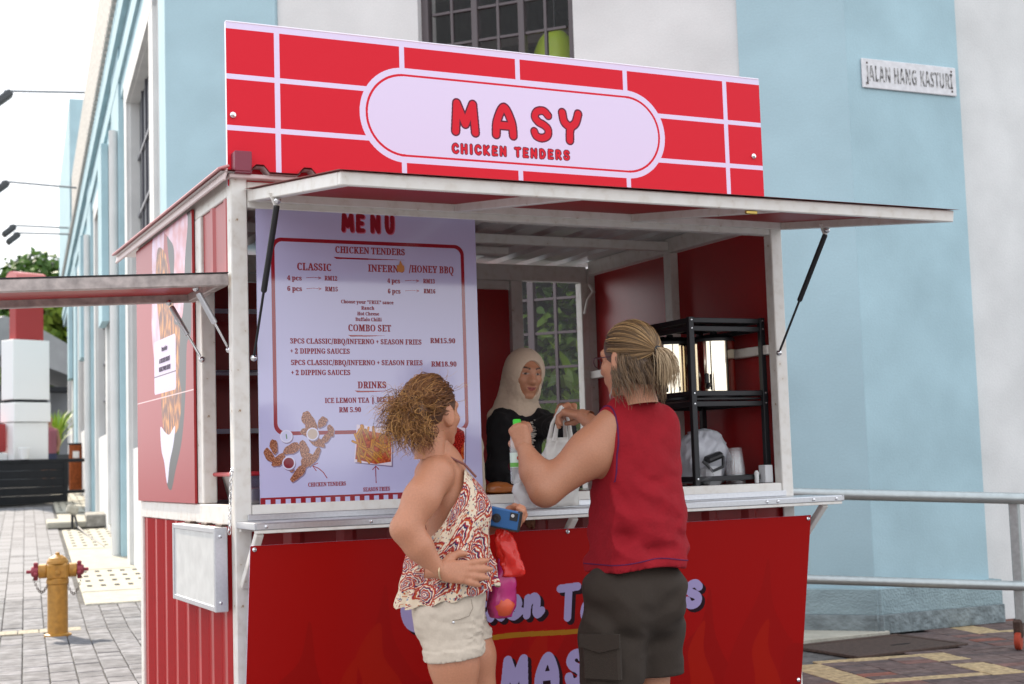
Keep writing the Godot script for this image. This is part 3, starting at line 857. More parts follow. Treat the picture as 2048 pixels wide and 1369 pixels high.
	var rv := mb().lathe([Vector2(0.0, -0.001), Vector2(0.0085, 0.0), Vector2(0.007, 0.004), Vector2(0.0, 0.006)], 8, Transform3D(Basis(Vector3.RIGHT, PI / 2), Vector3.ZERO)).mesh()
	for x in [0.05, 0.47, 0.98, 1.45, 1.92, 2.36, 2.42, 2.62, 2.75]: part(sh, "rivet", rv, M.bolt, Transform3D(Basis.IDENTITY, Vector3(x, 1.038, 0.266)))
	for x in [0.016, 1.375, 2.69]: part(sh, "bracket", bar(Vector3(x + 0.016, 1.014, 0.235), Vector3(x + 0.016, 0.80, 0.005), 0.03, 0.03, 0.003), wh)
	# side shelf folded down, with its chain
	var fs := Node3D.new()
	fs.name = "folded_shelf"
	K.add_child(fs)
	part(fs, "board", bx(-0.066, -0.022, 0.712, 1.018, -0.798, -0.062, 0.002), mat(lin(0.62, 0.63, 0.62), 0.35, 0.0, {"tex": M.blot, "scale": 1.5}))
	for e in [[0.70, 0.722], [1.008, 1.03]]: part(fs, "edge_trim", bx(-0.071, -0.02, e[0], e[1], -0.79, -0.07, 0.003), M.alu)
	for e in [[-0.812, -0.791], [-0.069, -0.046]]: part(fs, "edge_trim", bx(-0.072, -0.019, 0.699, 1.031, e[0], e[1], 0.003), M.alu)
	for y in [0.735, 0.995]: part(fs, "rivet", rv, M.bolt, Transform3D(Basis.IDENTITY, Vector3(-0.05, y, -0.046)))
	for z in [-0.7, -0.4, -0.15]: part(fs, "hinge", bx(-0.03, 0.0, 1.026, 1.04, z - 0.05, z + 0.05, 0.003), M.rust)
	var ch := Node3D.new()
	ch.name = "chain"
	K.add_child(ch)
	var ring := []
	for k in 11:
		var a := TAU * k / 10.0
		ring.append(Vector3(cos(a) * 0.006, sin(a) * 0.0105, 0))
	var lm := mb().tube(ring, 0.0022, 6, false).mesh()
	for k in 15:
		part(ch, "link", lm, M.steel, Transform3D(Basis(Vector3.UP, PI / 2 * (k % 2) + 0.4), Vector3(-0.006 - 0.012 * k / 15.0, 1.243 - k * 0.0165, -0.026)))
	part(ch, "eye_bolt", mb().lathe([Vector2(0, -0.004), Vector2(0.012, 0), Vector2(0.009, 0.006), Vector2(0, 0.008)], 10, Transform3D(Basis(Vector3(0, 0, 1), PI / 2), Vector3(0.0, 1.253, -0.026))), M.bolt)
	# lamp fitting under the ceiling and a loop of conduit
	part(K, "light_fitting", bx(1.3, 1.9, 2.385, 2.43, -1.42, -1.36, 0.006), wh)
	part(K, "conduit", mb().tube([Vector3(2.64, 2.30, -1.80), Vector3(2.655, 2.25, -1.78), Vector3(2.62, 2.2, -1.79), Vector3(2.61, 2.12, -1.81)], 0.012, 8), wh)

# ---------------------------------------------------------------- print
func fill_grain(img: Image, polys: Array, a: Color, b: Color, f: FastNoiseLite, stretch := Vector2.ONE) -> void:
	var lo := INF
	var hi := -INF
	for p in polys:
		for q in p:
			lo = minf(lo, q.y); hi = maxf(hi, q.y)
	for y in range(maxi(0, floori(lo)), mini(img.get_height(), ceili(hi) + 1)):
		var xs := []
		for p in polys:
			for i in p.size():
				var s: Vector2 = p[i]
				var e: Vector2 = p[(i + 1) % p.size()]
				if (s.y <= y + 0.5) != (e.y <= y + 0.5): xs.append(s.x + (y + 0.5 - s.y) / (e.y - s.y) * (e.x - s.x))
		xs.sort()
		for i in range(0, xs.size() - 1, 2):
			for x in range(clampi(roundi(xs[i]), 0, img.get_width()), clampi(roundi(xs[i + 1]), 0, img.get_width())):
				img.set_pixel(x, y, a.lerp(b, clampf(f.get_noise_2d(x * stretch.x, y * stretch.y) * 1.1 + 0.5, 0, 1)))
func blob(cx: float, cy: float, r: float, seed_: int, rough := 0.18, ex := 1.0, turn := 0.0) -> PackedVector2Array:
	var p := PackedVector2Array()
	for k in 22:
		var a := TAU * k / 22.0
		var rr := r * (1.0 + rough * sin(a * 3.0 + seed_) + rough * 0.8 * sin(a * 5.0 + seed_ * 2.3) + rough * 0.5 * sin(a * 8.0 + seed_ * 1.7))
		p.append(Vector2(cx, cy) + Vector2(cos(a) * rr * ex, sin(a) * rr).rotated(turn))
	return p
func line_of(parent: Node3D, text: String, x0: float, x1: float, y: float, h: float, z: float, m: Material) -> void:
	var o := words(parent, "lettering", text, h, Transform3D.IDENTITY, m)
	var w: float = o.mesh.get_aabb().size.x
	o.transform = Transform3D(Basis.from_scale(Vector3((x1 - x0) / w, 1, 1)), Vector3((x0 + x1) / 2.0, y, z))
	part(o, "lettering", o.mesh, m, Transform3D(Basis.IDENTITY, Vector3(h * 0.055, -h * 0.02, 0.0003)))
func signs() -> void:
	var RED := lin(0.66, 0.018, 0.035)
	var LAV := lin(0.74, 0.66, 0.86)
	var DARK := lin(0.12, 0.02, 0.04)
	# ---- roof sign
	var S := 776.0
	var im := Image.create(2048, 526, false, Image.FORMAT_RGB8)
	im.fill(RED)
	var X := func(x: float) -> float: return (x + 0.005) * S
	var Y := func(y: float) -> float: return (3.077 - y) * S
	for x in [0.208, 0.763, 1.318, 1.875, 2.43]: im.fill_rect(Rect2i(int(X.call(x) - 9), 0, 18, 526), LAV)
	for y in [2.852, 2.64]: im.fill_rect(Rect2i(0, int(Y.call(y) - 8), 2048, 17), LAV)
	im.fill_rect(Rect2i(0, 0, 2048, 20), LAV)
	for q in [[0.772, 1.872, 0.208, LAV], [0.772, 1.872, 0.181, RED], [0.772, 1.872, 0.171, LAV]]:
		stroke(im, PackedVector2Array([Vector2(X.call(q[0]), Y.call(2.751)), Vector2(X.call(q[1]), Y.call(2.751))]), q[2] * S, q[3])
	# the pill is a little wider than its round ends
	for q in [[DARK, 0.0255], [RED, 0.0180]]:
		var at := [0.985, 1.183, 1.372, 1.515]
		var wd := [0.134, 0.135, 0.15, 0.148]
		for k in 4:
			var l := letter("MASY"[k])
			for j in range(1, l.size()):
				var pts := PackedVector2Array()
				for p in l[j]: pts.append(Vector2(X.call(at[k] + 0.012 + p.x * wd[k] * 0.84), Y.call(2.825 - p.y * 0.125)))
				stroke(im, pts, q[1] * S * (0.82 if k == 2 else 0.9), q[0])
	for q in [[DARK, 0.0082], [RED, 0.0050]]:
		write(im, "CHICKEN TENDERS", X.call(0.989), Y.call(2.641), 0.036 * S, q[1] * S, q[0], 0.42, 1.0, -0.012)
	var sg := thing("sign_board", "large red sign with tile pattern above the canopy reading MASY chicken tenders", "sign", Vector3(1.314, 2.738, -0.03))
	var face := mb()
	face.quad(Vector3(-1.319, -0.339, 0.013), Vector3(1.319, -0.339, 0.013), Vector3(1.319, 0.339, 0.013), Vector3(-1.319, 0.339, 0.013))
	part(sg, "printed_face", face, printed(im, 0.4, {"spec": 0.25}))
	part(sg, "backing", bx(-1.319, 1.319, -0.339, 0.339, -0.01, 0.0128, 0.001), mat(lin(0.75, 0.72, 0.8), 0.5))
	part(sg, "top_edge", bx(-1.3192, 1.3192, 0.3391, 0.346, -0.012, 0.015, 0.002), mat(lin(0.85, 0.8, 0.9), 0.4))
	for x in [-1.25, 0.0, 1.25]: part(sg, "support_post", bx(x - 0.025, x + 0.025, -0.339, 0.3, -0.062, -0.0105, 0.003), M.red_paint)
	part(sg, "foot_block", bx(-1.305, -1.235, -0.298, -0.205, 0.0135, 0.075, 0.003), mat(lin(0.2, 0.02, 0.045), 0.4))
	part(sg, "foot_block", bx(1.33, 1.40, -0.32, -0.255, -0.05, 0.03, 0.003), mat(lin(0.2, 0.02, 0.045), 0.4))
	var bm := mb().lathe([Vector2(0.014, 0.0), Vector2(0.013, 0.006), Vector2(0.0, 0.012)], 8, Transform3D(Basis(Vector3.RIGHT, PI / 2), Vector3.ZERO)).mesh()
	for q in [[-1.295, -0.047], [1.265, -0.044]]: part(sg, "bolt", bm, M.bolt, Transform3D(Basis.IDENTITY, Vector3(q[0], q[1], 0.013)))
	# ---- menu board
	S = 1300.0
	var W := 0.976
	var H := 1.2
	im = Image.create(int(W * S), int(H * S), false, Image.FORMAT_RGB8)
	var PALE := lin(0.50, 0.48, 0.72)
	im.fill(PALE)
	var INK := lin(0.27, 0.008, 0.02)
	var MX := func(x: float) -> float: return (x - 0.106) * S
	var MY := func(y: float) -> float: return (2.315 - y) * S
	# frame
	for q in [[0.0, INK], [0.0155, PALE]]:
		var a: float = q[0]
		var r := 0.045 - a * 0.7
		var fr := PackedVector2Array()
		for cnr in [[1.024 - a - r, 2.196 - a - r, 0], [0.166 + a + r, 2.196 - a - r, 90], [0.166 + a + r, 1.389 + a + r, 180], [1.024 - a - r, 1.389 + a + r, 270]]:
			for k in 9:
				var an := deg_to_rad(cnr[2] + 90.0 * k / 8.0)
				fr.append(Vector2(MX.call(cnr[0] + cos(an) * r), MY.call(cnr[1] + sin(an) * r)))
		fill_polys(im, [fr], q[1])
	# MENU in fat drops
	for q in [[lin(0.55, 0.12, 0.2), 0.0175, 0.003], [INK, 0.0150, 0.0]]:
		var mx := 0.468
		for chh in "MENU":
			var l := letter(chh)
			var wd: float = {"M": 0.046, "E": 0.045, "N": 0.046, "U": 0.046}[chh]
			for j in range(1, l.size()):
				var pts := PackedVector2Array()
				for p in l[j]: pts.append(Vector2(MX.call(mx + 0.006 + p.x * wd + q[2]), MY.call(2.302 - p.y * 0.062 - q[2])))
				stroke(im, pts, q[1] * S * 0.62, q[0])
			mx += 0.064
	# underlines and arrows
	for u in [[0.432, 0.762, 2.121], [0.487, 0.655, 1.797], [0.512, 0.668, 1.565]]:
		fill_polys(im, [PackedVector2Array([Vector2(MX.call(u[0]), MY.call(u[2] + 0.003)), Vector2(MX.call(lerpf(u[0], u[1], 0.5)), MY.call(u[2] + 0.002)), Vector2(MX.call(u[1]), MY.call(u[2] + 0.001)), Vector2(MX.call(lerpf(u[0], u[1], 0.5)), MY.call(u[2] - 0.004)), Vector2(MX.call(u[0] + 0.012), MY.call(u[2] - 0.005))])], INK)
	for a in [[0.314, 2.034], [0.314, 1.989], [0.748, 2.034], [0.748, 1.991]]:
		stroke(im, PackedVector2Array([Vector2(MX.call(a[0]), MY.call(a[1] - 0.001)), Vector2(MX.call(a[0] + 0.03), MY.call(a[1] + 0.002)), Vector2(MX.call(a[0] + 0.062), MY.call(a[1]))]), 1.3, INK)
		stroke(im, PackedVector2Array([Vector2(MX.call(a[0] + 0.051), MY.call(a[1] + 0.005)), Vector2(MX.call(a[0] + 0.063), MY.call(a[1])), Vector2(MX.call(a[0] + 0.051), MY.call(a[1] - 0.005))]), 1.3, INK)
	var ap := func(pts: Array) -> void:
		var p := PackedVector2Array()
		for k in range(0, pts.size(), 2): p.append(Vector2(MX.call(pts[k]), MY.call(pts[k + 1])))
		stroke(im, p, 2.3, INK)
	ap.call([0.385, 1.212, 0.37, 1.235, 0.35, 1.252, 0.325, 1.263])
	ap.call([0.347, 1.273, 0.324, 1.264, 0.340, 1.243])
	ap.call([0.597, 1.185, 0.596, 1.252])
	ap.call([0.583, 1.240, 0.597, 1.254, 0.610, 1.240])
	# checks along the foot
	im.fill_rect(Rect2i(0, int(MY.call(1.141)), im.get_width(), 10), INK)
	for k in 26: im.fill_rect(Rect2i(int(k * 0.0418 * S), int(MY.call(1.138)), int(0.021 * S), 60), INK)
	# food pictures
	var gr := FastNoiseLite.new()
	gr.frequency = 0.05
	gr.fractal_octaves = 3
	var shade := lin(0.22, 0.17, 0.28)
	var bits := [[0.305, 1.455, 0.022, 1.4, 1.3], [0.322, 1.425, 0.025, 1.6, 1.4], [0.37, 1.44, 0.017, 1.5, -0.9], [0.30, 1.40, 0.016, 1.5, 0.3], [0.405, 1.405, 0.013, 2.0, 1.3], [0.165, 1.345, 0.016, 1.9, 1.4], [0.145, 1.31, 0.017, 1.9, 1.0], [0.185, 1.29, 0.019, 1.8, -0.7], [0.24, 1.335, 0.02, 1.9, -0.4], [0.29, 1.33, 0.019, 2.0, 1.4], [0.30, 1.285, 0.019, 1.8, -1.0], [0.345, 1.36, 0.018, 2.0, 0.5], [0.385, 1.375, 0.014, 1.9, -0.8], [0.335, 1.30, 0.013, 3.4, -1.0], [0.265, 1.235, 0.017, 2.6, -0.8], [0.23, 1.26, 0.012, 1.9, 0.9]]
	for pass_ in 2:
		for k in bits.size():
			var b: Array = bits[k]
			var o := 5.0 if pass_ == 0 else 0.0
			var pg := blob(MX.call(b[0]) + o, MY.call(b[1]) + o * 1.3, b[2] * S, k + 3, 0.07, b[3], b[4])
			if pass_ == 0: fill_polys(im, [pg], shade)
			else: fill_grain(im, [pg], lin(0.13, 0.035, 0.02), lin(0.52, 0.22, 0.12), gr, Vector2(2, 2))
	for c in [[0.217, 1.385, 0.026, lin(0.56, 0.56, 0.78)], [0.327, 1.392, 0.026, lin(0.52, 0.4, 0.33)], [0.225, 1.277, 0.027, lin(0.2, 0.01, 0.03)]]:
		stroke(im, PackedVector2Array([Vector2(MX.call(c[0]) + 4, MY.call(c[1]) + 6), Vector2(MX.call(c[0]) + 5, MY.call(c[1]) + 6)]), c[2] * S, shade)
		stroke(im, PackedVector2Array([Vector2(MX.call(c[0]), MY.call(c[1])), Vector2(MX.call(c[0]) + 1, MY.call(c[1]))]), c[2] * S, lin(0.66, 0.64, 0.82))
		stroke(im, PackedVector2Array([Vector2(MX.call(c[0]), MY.call(c[1])), Vector2(MX.call(c[0]) + 1, MY.call(c[1]))]), c[2] * S * 0.8, c[3])
	stroke(im, PackedVector2Array([Vector2(MX.call(0.217), MY.call(1.392)), Vector2(MX.call(0.219), MY.call(1.376))]), 3, lin(0.1, 0.2, 0.1))
	for bs in [[0.598, 0.0], [0.93, 2.0]]:
		var cx: float = bs[0]
		fill_polys(im, [PackedVector2Array([Vector2(MX.call(cx - 0.09), MY.call(1.268)), Vector2(MX.call(cx + 0.075), MY.call(1.247)), Vector2(MX.call(cx + 0.082), MY.call(1.40)), Vector2(MX.call(cx - 0.07), MY.call(1.42))])], shade)
		fill_polys(im, [PackedVector2Array([Vector2(MX.call(cx - 0.095), MY.call(1.273)), Vector2(MX.call(cx + 0.069), MY.call(1.253)), Vector2(MX.call(cx + 0.077), MY.call(1.405)), Vector2(MX.call(cx - 0.08), MY.call(1.428))])], lin(0.72, 0.62, 0.72))
		fill_grain(im, [PackedVector2Array([Vector2(MX.call(cx - 0.09), MY.call(1.285)), Vector2(MX.call(cx), MY.call(1.262)), Vector2(MX.call(cx + 0.067), MY.call(1.27)), Vector2(MX.call(cx + 0.072), MY.call(1.38)), Vector2(MX.call(cx - 0.075), MY.call(1.41))])], lin(0.28, 0.03, 0.005), lin(0.55, 0.1, 0.02), gr)
		if bs[1] > 1.0:
			fill_grain(im, [blob(MX.call(cx), MY.call(1.345), 0.075 * S, 4, 0.1)], lin(0.12, 0.0, 0.0), lin(0.5, 0.03, 0.02), gr, Vector2(2, 2))
			continue
		for k in 46:
			var x := cx + rng.randf_range(-0.085, 0.065)
			var y := rng.randf_range(1.285, 1.405)
			var an := rng.randf_range(-1.0, 1.2) + PI / 2
			var ln := rng.randf_range(0.015, 0.035)
			var tone := rng.randf_range(0.55, 1.0)
			var d := Vector2(cos(an), sin(an)) * ln
			var pp := PackedVector2Array([Vector2(MX.call(x - d.x), MY.call(y - d.y)), Vector2(MX.call(x + d.x), MY.call(y + d.y))])
			stroke(im, pp, 6.5, lin(0.3 * tone, 0.07 * tone, 0.004))
			stroke(im, pp, 4.6, lin(0.66 * tone, 0.27 * tone, 0.012))
	var mm := printed(im, 0.07, {"spec": 0.75})
	var flute := Image.create(1024, 2, false, Image.FORMAT_RGB8)
	for x in 1024:
		var sl := cos(TAU * x / 1024.0 * 195.0) * 0.5
		for y in 2: flute.set_pixel(x, y, Color(0.5 + sl * 0.5, 0.5, 1.0))
	mm.normal_enabled = true
	mm.normal_texture = ImageTexture.create_from_image(flute)
	mm.normal_scale = 0.07
	var bo := thing("menu_board", "tall lavender white menu board with red lettering and food pictures in the serving window", "menu board", Vector3(0.594, 1.715, -0.014))
	face = mb()
	face.quad(Vector3(-W / 2, -H / 2, 0.004), Vector3(W / 2, -H / 2, 0.004), Vector3(W / 2, H / 2, 0.004), Vector3(-W / 2, H / 2, 0.004))
	part(bo, "printed_face", face, mm)
	part(bo, "panel", bx(-W / 2, W / 2, -H / 2, H / 2, -0.004, 0.0038), mat(PALE, 0.4))
	var ink := mat(INK, 0.4)
	for q in [["CHICKEN TENDERS", 0.441, 0.749, 2.155, 0.028], ["CLASSIC", 0.276, 0.42, 2.079, 0.03], ["INFERNO", 0.584, 0.745, 2.082, 0.03], ["/HONEY BBQ", 0.768, 0.973, 2.085, 0.03], ["4 pcs", 0.232, 0.293, 2.031, 0.02], ["RM12", 0.392, 0.446, 2.034, 0.019], ["6 pcs", 0.232, 0.293, 1.987, 0.02], ["RM15", 0.393, 0.447, 1.989, 0.019], ["4 pcs", 0.668, 0.724, 2.031, 0.02], ["RM13", 0.831, 0.884, 2.034, 0.019], ["6 pcs", 0.669, 0.725, 1.987, 0.02], ["RM16", 0.832, 0.885, 1.991, 0.019], ["Choose your \"FREE\" sauce", 0.461, 0.692, 1.938, 0.0145], ["Ranch", 0.549, 0.606, 1.913, 0.0145], ["Hot Cheese", 0.531, 0.627, 1.889, 0.0145], ["Buffalo Chilli", 0.522, 0.638, 1.865, 0.0145], ["COMBO SET", 0.49, 0.678, 1.829, 0.028], ["3PCS CLASSIC/BBQ/INFERNO + SEASON FRIES", 0.24, 0.815, 1.772, 0.0215], ["+ 2 DIPPING SAUCES", 0.24, 0.493, 1.731, 0.0215], ["RM15.90", 0.856, 0.971, 1.779, 0.022], ["5PCS CLASSIC/BBQ/INFERNO + SEASON FRIES", 0.242, 0.817, 1.684, 0.0215], ["+ 2 DIPPING SAUCES", 0.242, 0.493, 1.643, 0.0215], ["RM18.90", 0.858, 0.974, 1.679, 0.022], ["DRINKS", 0.526, 0.65, 1.591, 0.028], ["ICE LEMON TEA", 0.382, 0.574, 1.528, 0.021], ["|", 0.588, 0.591, 1.528, 0.021], ["ICE PEACH", 0.609, 0.74, 1.53, 0.021], ["RM 5.90", 0.443, 0.537, 1.489, 0.021], ["CHICKEN TENDERS", 0.305, 0.465, 1.187, 0.0165], ["SEASON FRIES", 0.54, 0.657, 1.159, 0.0165]]:
		line_of(bo, q[0], q[1] - 0.594, q[2] - 0.594, q[3] - 1.715, q[4], 0.0042, ink)
	var fl := mb().prism(curve([0.728, 2.118, 0.722, 2.1, 0.714, 2.096, 0.713, 2.076, 0.729, 2.068, 0.745, 2.076, 0.744, 2.096, 0.737, 2.1], true, 4), 0.001, 0.0024)
	part(bo, "flame_mark", fl, mat(lin(0.5, 0.19, 0.04), 0.4), Transform3D(Basis.IDENTITY, Vector3(-0.594, -1.715, 0.0042)))
	# ---- banner under the shelf
	S = 560.0
	im = Image.create(1480, 486, false, Image.FORMAT_RGB8)
	var base_red := lin(0.33, 0.004, 0.003)
	im.fill(base_red)
	var BX := func(x: float) -> float: return (x - 0.004) * S
	var BY := func(y: float) -> float: return (0.965 - y) * S
	var deep := lin(0.28, 0.004, 0.003)
	var glow := lin(0.345, 0.009, 0.003)
	for fk in 9:
		var x := 0.05 + fk * 0.31
		var h := 0.5 + 0.14 * sin(fk * 2.1)
		var cc: Color = deep if fk % 2 == 0 else lin(0.30, 0.004, 0.003)
		fill_polys(im, [curve([BX.call(x), BY.call(0.05), BX.call(x + 0.02), BY.call(0.35), BX.call(x + 0.16), BY.call(h), BX.call(x + 0.2), BY.call(h + 0.16), BX.call(x + 0.24), BY.call(h - 0.05), BX.call(x + 0.33), BY.call(h - 0.2), BX.call(x + 0.37), BY.call(0.36), BX.call(x + 0.4), BY.call(0.05)], true, 6)], cc)
	for q in [[0.41, 0.5, 0.09], [0.5, 0.63, 0.13], [1.0, 0.46, 0.1], [1.25, 0.55, 0.12], [1.68, 0.5, 0.11], [2.05, 0.52, 0.09], [2.4, 0.5, 0.1]]:
		fill_polys(im, [curve([BX.call(q[0] + 0.04), BY.call(q[1]), BX.call(q[0] - q[2] * 0.4), BY.call(q[1] - 0.12), BX.call(q[0] - 0.02), BY.call(q[1] - 0.25), BX.call(q[0] + 0.02), BY.call(0.05), BX.call(q[0] + q[2] * 1.7), BY.call(0.05), BX.call(q[0] + q[2] * 1.2), BY.call(q[1] - 0.28), BX.call(q[0] + q[2] * 0.5), BY.call(q[1] - 0.14)], true, 6)], glow)
	stroke(im, curve([BX.call(0.82), BY.call(0.505), BX.call(1.1), BY.call(0.53), BX.call(1.45), BY.call(0.522), BX.call(1.8), BY.call(0.535)]), 0.011 * S, lin(0.34, 0.14, 0.01))
	for q in [[0.016, -0.014, lin(0.02, 0.008, 0.012), 0.031], [0.0, 0.0, lin(0.36, 0.30, 0.52), 0.029]]:
		var ox: float = q[0]
		var oy: float = q[1]
		write(im, "C", BX.call(0.645 + ox), BY.call(0.75 + oy), 0.15 * S, q[3] * S, q[2], 0.1, 1.25)
		write(im, "hicken", BX.call(0.805 + ox), BY.call(0.728 + oy), 0.118 * S, q[3] * 0.62 * S, q[2], 0.12, 1.0, -0.0)
		write(im, "T", BX.call(1.345 + ox), BY.call(0.715 + oy), 0.13 * S, q[3] * 0.62 * S, q[2], 0.1, 1.0)
		write(im, "ender", BX.call(1.46 + ox), BY.call(0.69 + oy), 0.12 * S, q[3] * 0.62 * S, q[2], 0.16, 1.1)
		write(im, "S", BX.call(1.985 + ox), BY.call(0.688 + oy), 0.095 * S, q[3] * 0.66 * S, q[2], 0.1, 1.1)
		write(im, "MASY", BX.call(1.1 + ox), BY.call(0.425 + oy), 0.125 * S, q[3] * 0.72 * S, q[2], 0.42, 0.86)
	var ba := thing("banner_panel", "glossy red panel with flame print under the serving shelf reading Chicken Tenders MASY", "banner")
	var a := Vector3(0.004, 0.1, 0.055)
	var b := Vector3(2.648, 0.1, 0.055)
	var c := Vector3(2.648, 0.965, 0.205)
	var d := Vector3(0.004, 0.965, 0.205)
	var nn := (b - a).cross(d - a).normalized() * 0.004
	face = mb()
	face.quad(a, b, c, d)
	part(ba, "printed_face", face, printed(im, 0.3, {"spec": 0.3}))
	var body := mb()
	var e := nn * 0.05
	body.quad(b - nn, a - nn, d - nn, c - nn)
	body.quad(a - nn, b - nn, b - e, a - e)
	body.quad(d - e, c - e, c - nn, d - nn)
	body.quad(a - nn, a - e, d - e, d - nn)
	body.quad(b - e, b - nn, c - nn, c - e)
	part(ba, "sheet", body, mat(lin(0.62, 0.55, 0.75), 0.4))
	for q in [[0.02, 0.95], [1.372, 0.952], [2.632, 0.95], [2.63, 0.2], [0.02, 0.2]]:
		var k: float = (q[1] - 0.1) / 0.865
		part(ba, "screw", bm, M.bolt, Transform3D(Basis(Vector3.RIGHT, -0.17).scaled(Vector3.ONE * 0.7), Vector3(q[0], q[1], 0.055 + 0.15 * k)))
	# ---- poster on the side wall
	S = 520.0
	im = Image.create(655, 674, false, Image.FORMAT_RGB8)
	im.fill(lin(0.34, 0.02, 0.028))
	var pp := func(pts: Array) -> PackedVector2Array: # z then y
		var p := []
		for k in range(0, pts.size(), 2): p.append_array([(pts[k] + 1.88) * S, (2.41 - pts[k + 1]) * S])
		return curve(p, true, 5)
	var gm := FastNoiseLite.new()
	gm.frequency = 0.014
	gm.fractal_octaves = 4
	fill_polys(im, [pp.call([-1.12, 2.42, -0.66, 2.42, -0.64, 2.1, -0.66, 1.86, -0.74, 1.82, -0.78, 1.6, -0.86, 1.4, -1.0, 1.26, -1.1, 1.17, -1.2, 1.25, -1.05, 1.6, -1.0, 2.0])], lin(0.045, 0.042, 0.045))
	fill_grain(im, [pp.call([-1.45, 2.42, -1.2, 2.42, -1.25, 2.2, -1.3, 2.0, -1.28, 1.8, -1.42, 1.78, -1.5, 1.95, -1.48, 2.15])], lin(0.62, 0.35, 0.42), lin(0.72, 0.55, 0.72), gm)
	fill_grain(im, [pp.call([-1.2, 2.42, -0.72, 2.42, -0.76, 2.2, -0.80, 2.0, -0.86, 1.94, -0.98, 1.96, -1.0, 2.1, -0.98, 2.28, -1.1, 2.36])], lin(0.62, 0.25, 0.28), lin(0.74, 0.5, 0.62), gm)
	fill_grain(im, [pp.call([-1.34, 2.34, -1.18, 2.3, -1.1, 2.2, -1.02, 2.1, -1.0, 1.95, -0.88, 1.9, -0.9, 1.7, -0.86, 1.6, -0.92, 1.46, -1.08, 1.42, -1.24, 1.45, -1.3, 1.6, -1.28, 1.75, -1.32, 1.95, -1.38, 2.1, -1.4, 2.2])], lin(0.10, 0.015, 0.004), lin(0.72, 0.28, 0.04), gm, Vector2(3.0, 1.4))
	fill_polys(im, [pp.call([-1.32, 1.47, -1.22, 1.445, -1.12, 1.43, -1.0, 1.465, -1.04, 1.38, -1.12, 1.3, -1.18, 1.2, -1.24, 1.3, -1.3, 1.36])], lin(0.66, 0.64, 0.8))
	im.fill_rect(Rect2i(0, int((2.41 - 1.612) * S), 655, 3), lin(0.7, 0.5, 0.5))
	fill_polys(im, [PackedVector2Array([Vector2(0.43, 0.527) * S, Vector2(0.445, 0.517) * S, Vector2(0.895, 0.517) * S, Vector2(0.912, 0.53) * S, Vector2(0.912, 0.765) * S, Vector2(0.895, 0.777) * S, Vector2(0.445, 0.777) * S, Vector2(0.43, 0.765) * S])], lin(0.70, 0.58, 0.74))
	im.fill_rect(Rect2i(int(0.43 * S), int(0.69 * S), int(0.482 * S), 3), lin(0.1, 0.06, 0.1))
	var po := thing("side_poster", "red poster of a hand dipping a fried chicken tender on the kiosk's side wall", "poster", Vector3(-0.008, 0, 0))
	face = mb()
	face.quad(Vector3(-0.005, 1.117, -1.88), Vector3(-0.005, 1.117, -0.622), Vector3(-0.005, 2.41, -0.622), Vector3(-0.005, 2.41, -1.88))
	part(po, "printed_face", face, printed(im, 0.35))
	part(po, "panel", bx(-0.0045, 0.006, 1.117, 2.41, -1.88, -0.622), M.red_paint)
	var tm := mat(lin(0.1, 0.07, 0.12), 0.5)
	var side := Basis(Vector3(0, 0, 1), Vector3.UP, Vector3(-1, 0, 0))
	for q in [["Reminder", 0.026, -1.21, 1.845], ["A CHICKEN WON'T", 0.026, -1.21, 1.79], ["BREAK YOUR HEART", 0.026, -1.21, 1.75]]:
		words(po, "lettering", q[0], q[1] * 0.85, Transform3D(side, Vector3(-0.0062, q[3], q[2])), tm, true, false, 0.85)

# ---------------------------------------------------------------- things in and on the kiosk
func bag_mesh(rows_: Array, nz_amp: float, sd: int, cols := 40) -> MB: # rows of [centre, half width along x, half depth along z]
	var nn := torso_noise(sd, 9.0)
	var rows := []
	for i in rows_.size():
		var q: Array = rows_[i]
		var row := PackedVector3Array()
		for j in cols:
			var a := -TAU * j / cols
			var c := Vector3(signf(cos(a)) * pow(absf(cos(a)), 0.7) * q[1], 0, signf(sin(a)) * pow(absf(sin(a)), 0.7) * q[2])
			var p: Vector3 = q[0] + c
			var w := nn.get_noise_3d(p.x * 3.0, p.y * 1.6, p.z * 3.0) + 0.5 * absf(nn.get_noise_3d(p.x * 9.0, p.y * 4.0, p.z * 9.0))
			row.append(p + c.normalized() * w * nz_amp)
		rows.append(row)
	return mb().grid(rows, true)
func resample(rows_: Array, n: int) -> Array:
	var out := []
	for i in n:
		var t := float(i) / (n - 1) * (rows_.size() - 1)
		var k := mini(int(t), rows_.size() - 2)
		var f := t - k
		var a: Array = rows_[k]
		var b: Array = rows_[k + 1]
		out.append([a[0].lerp(b[0], f), lerpf(a[1], b[1], smoothstep(0, 1, f)), lerpf(a[2], b[2], smoothstep(0, 1, f))])
	return out
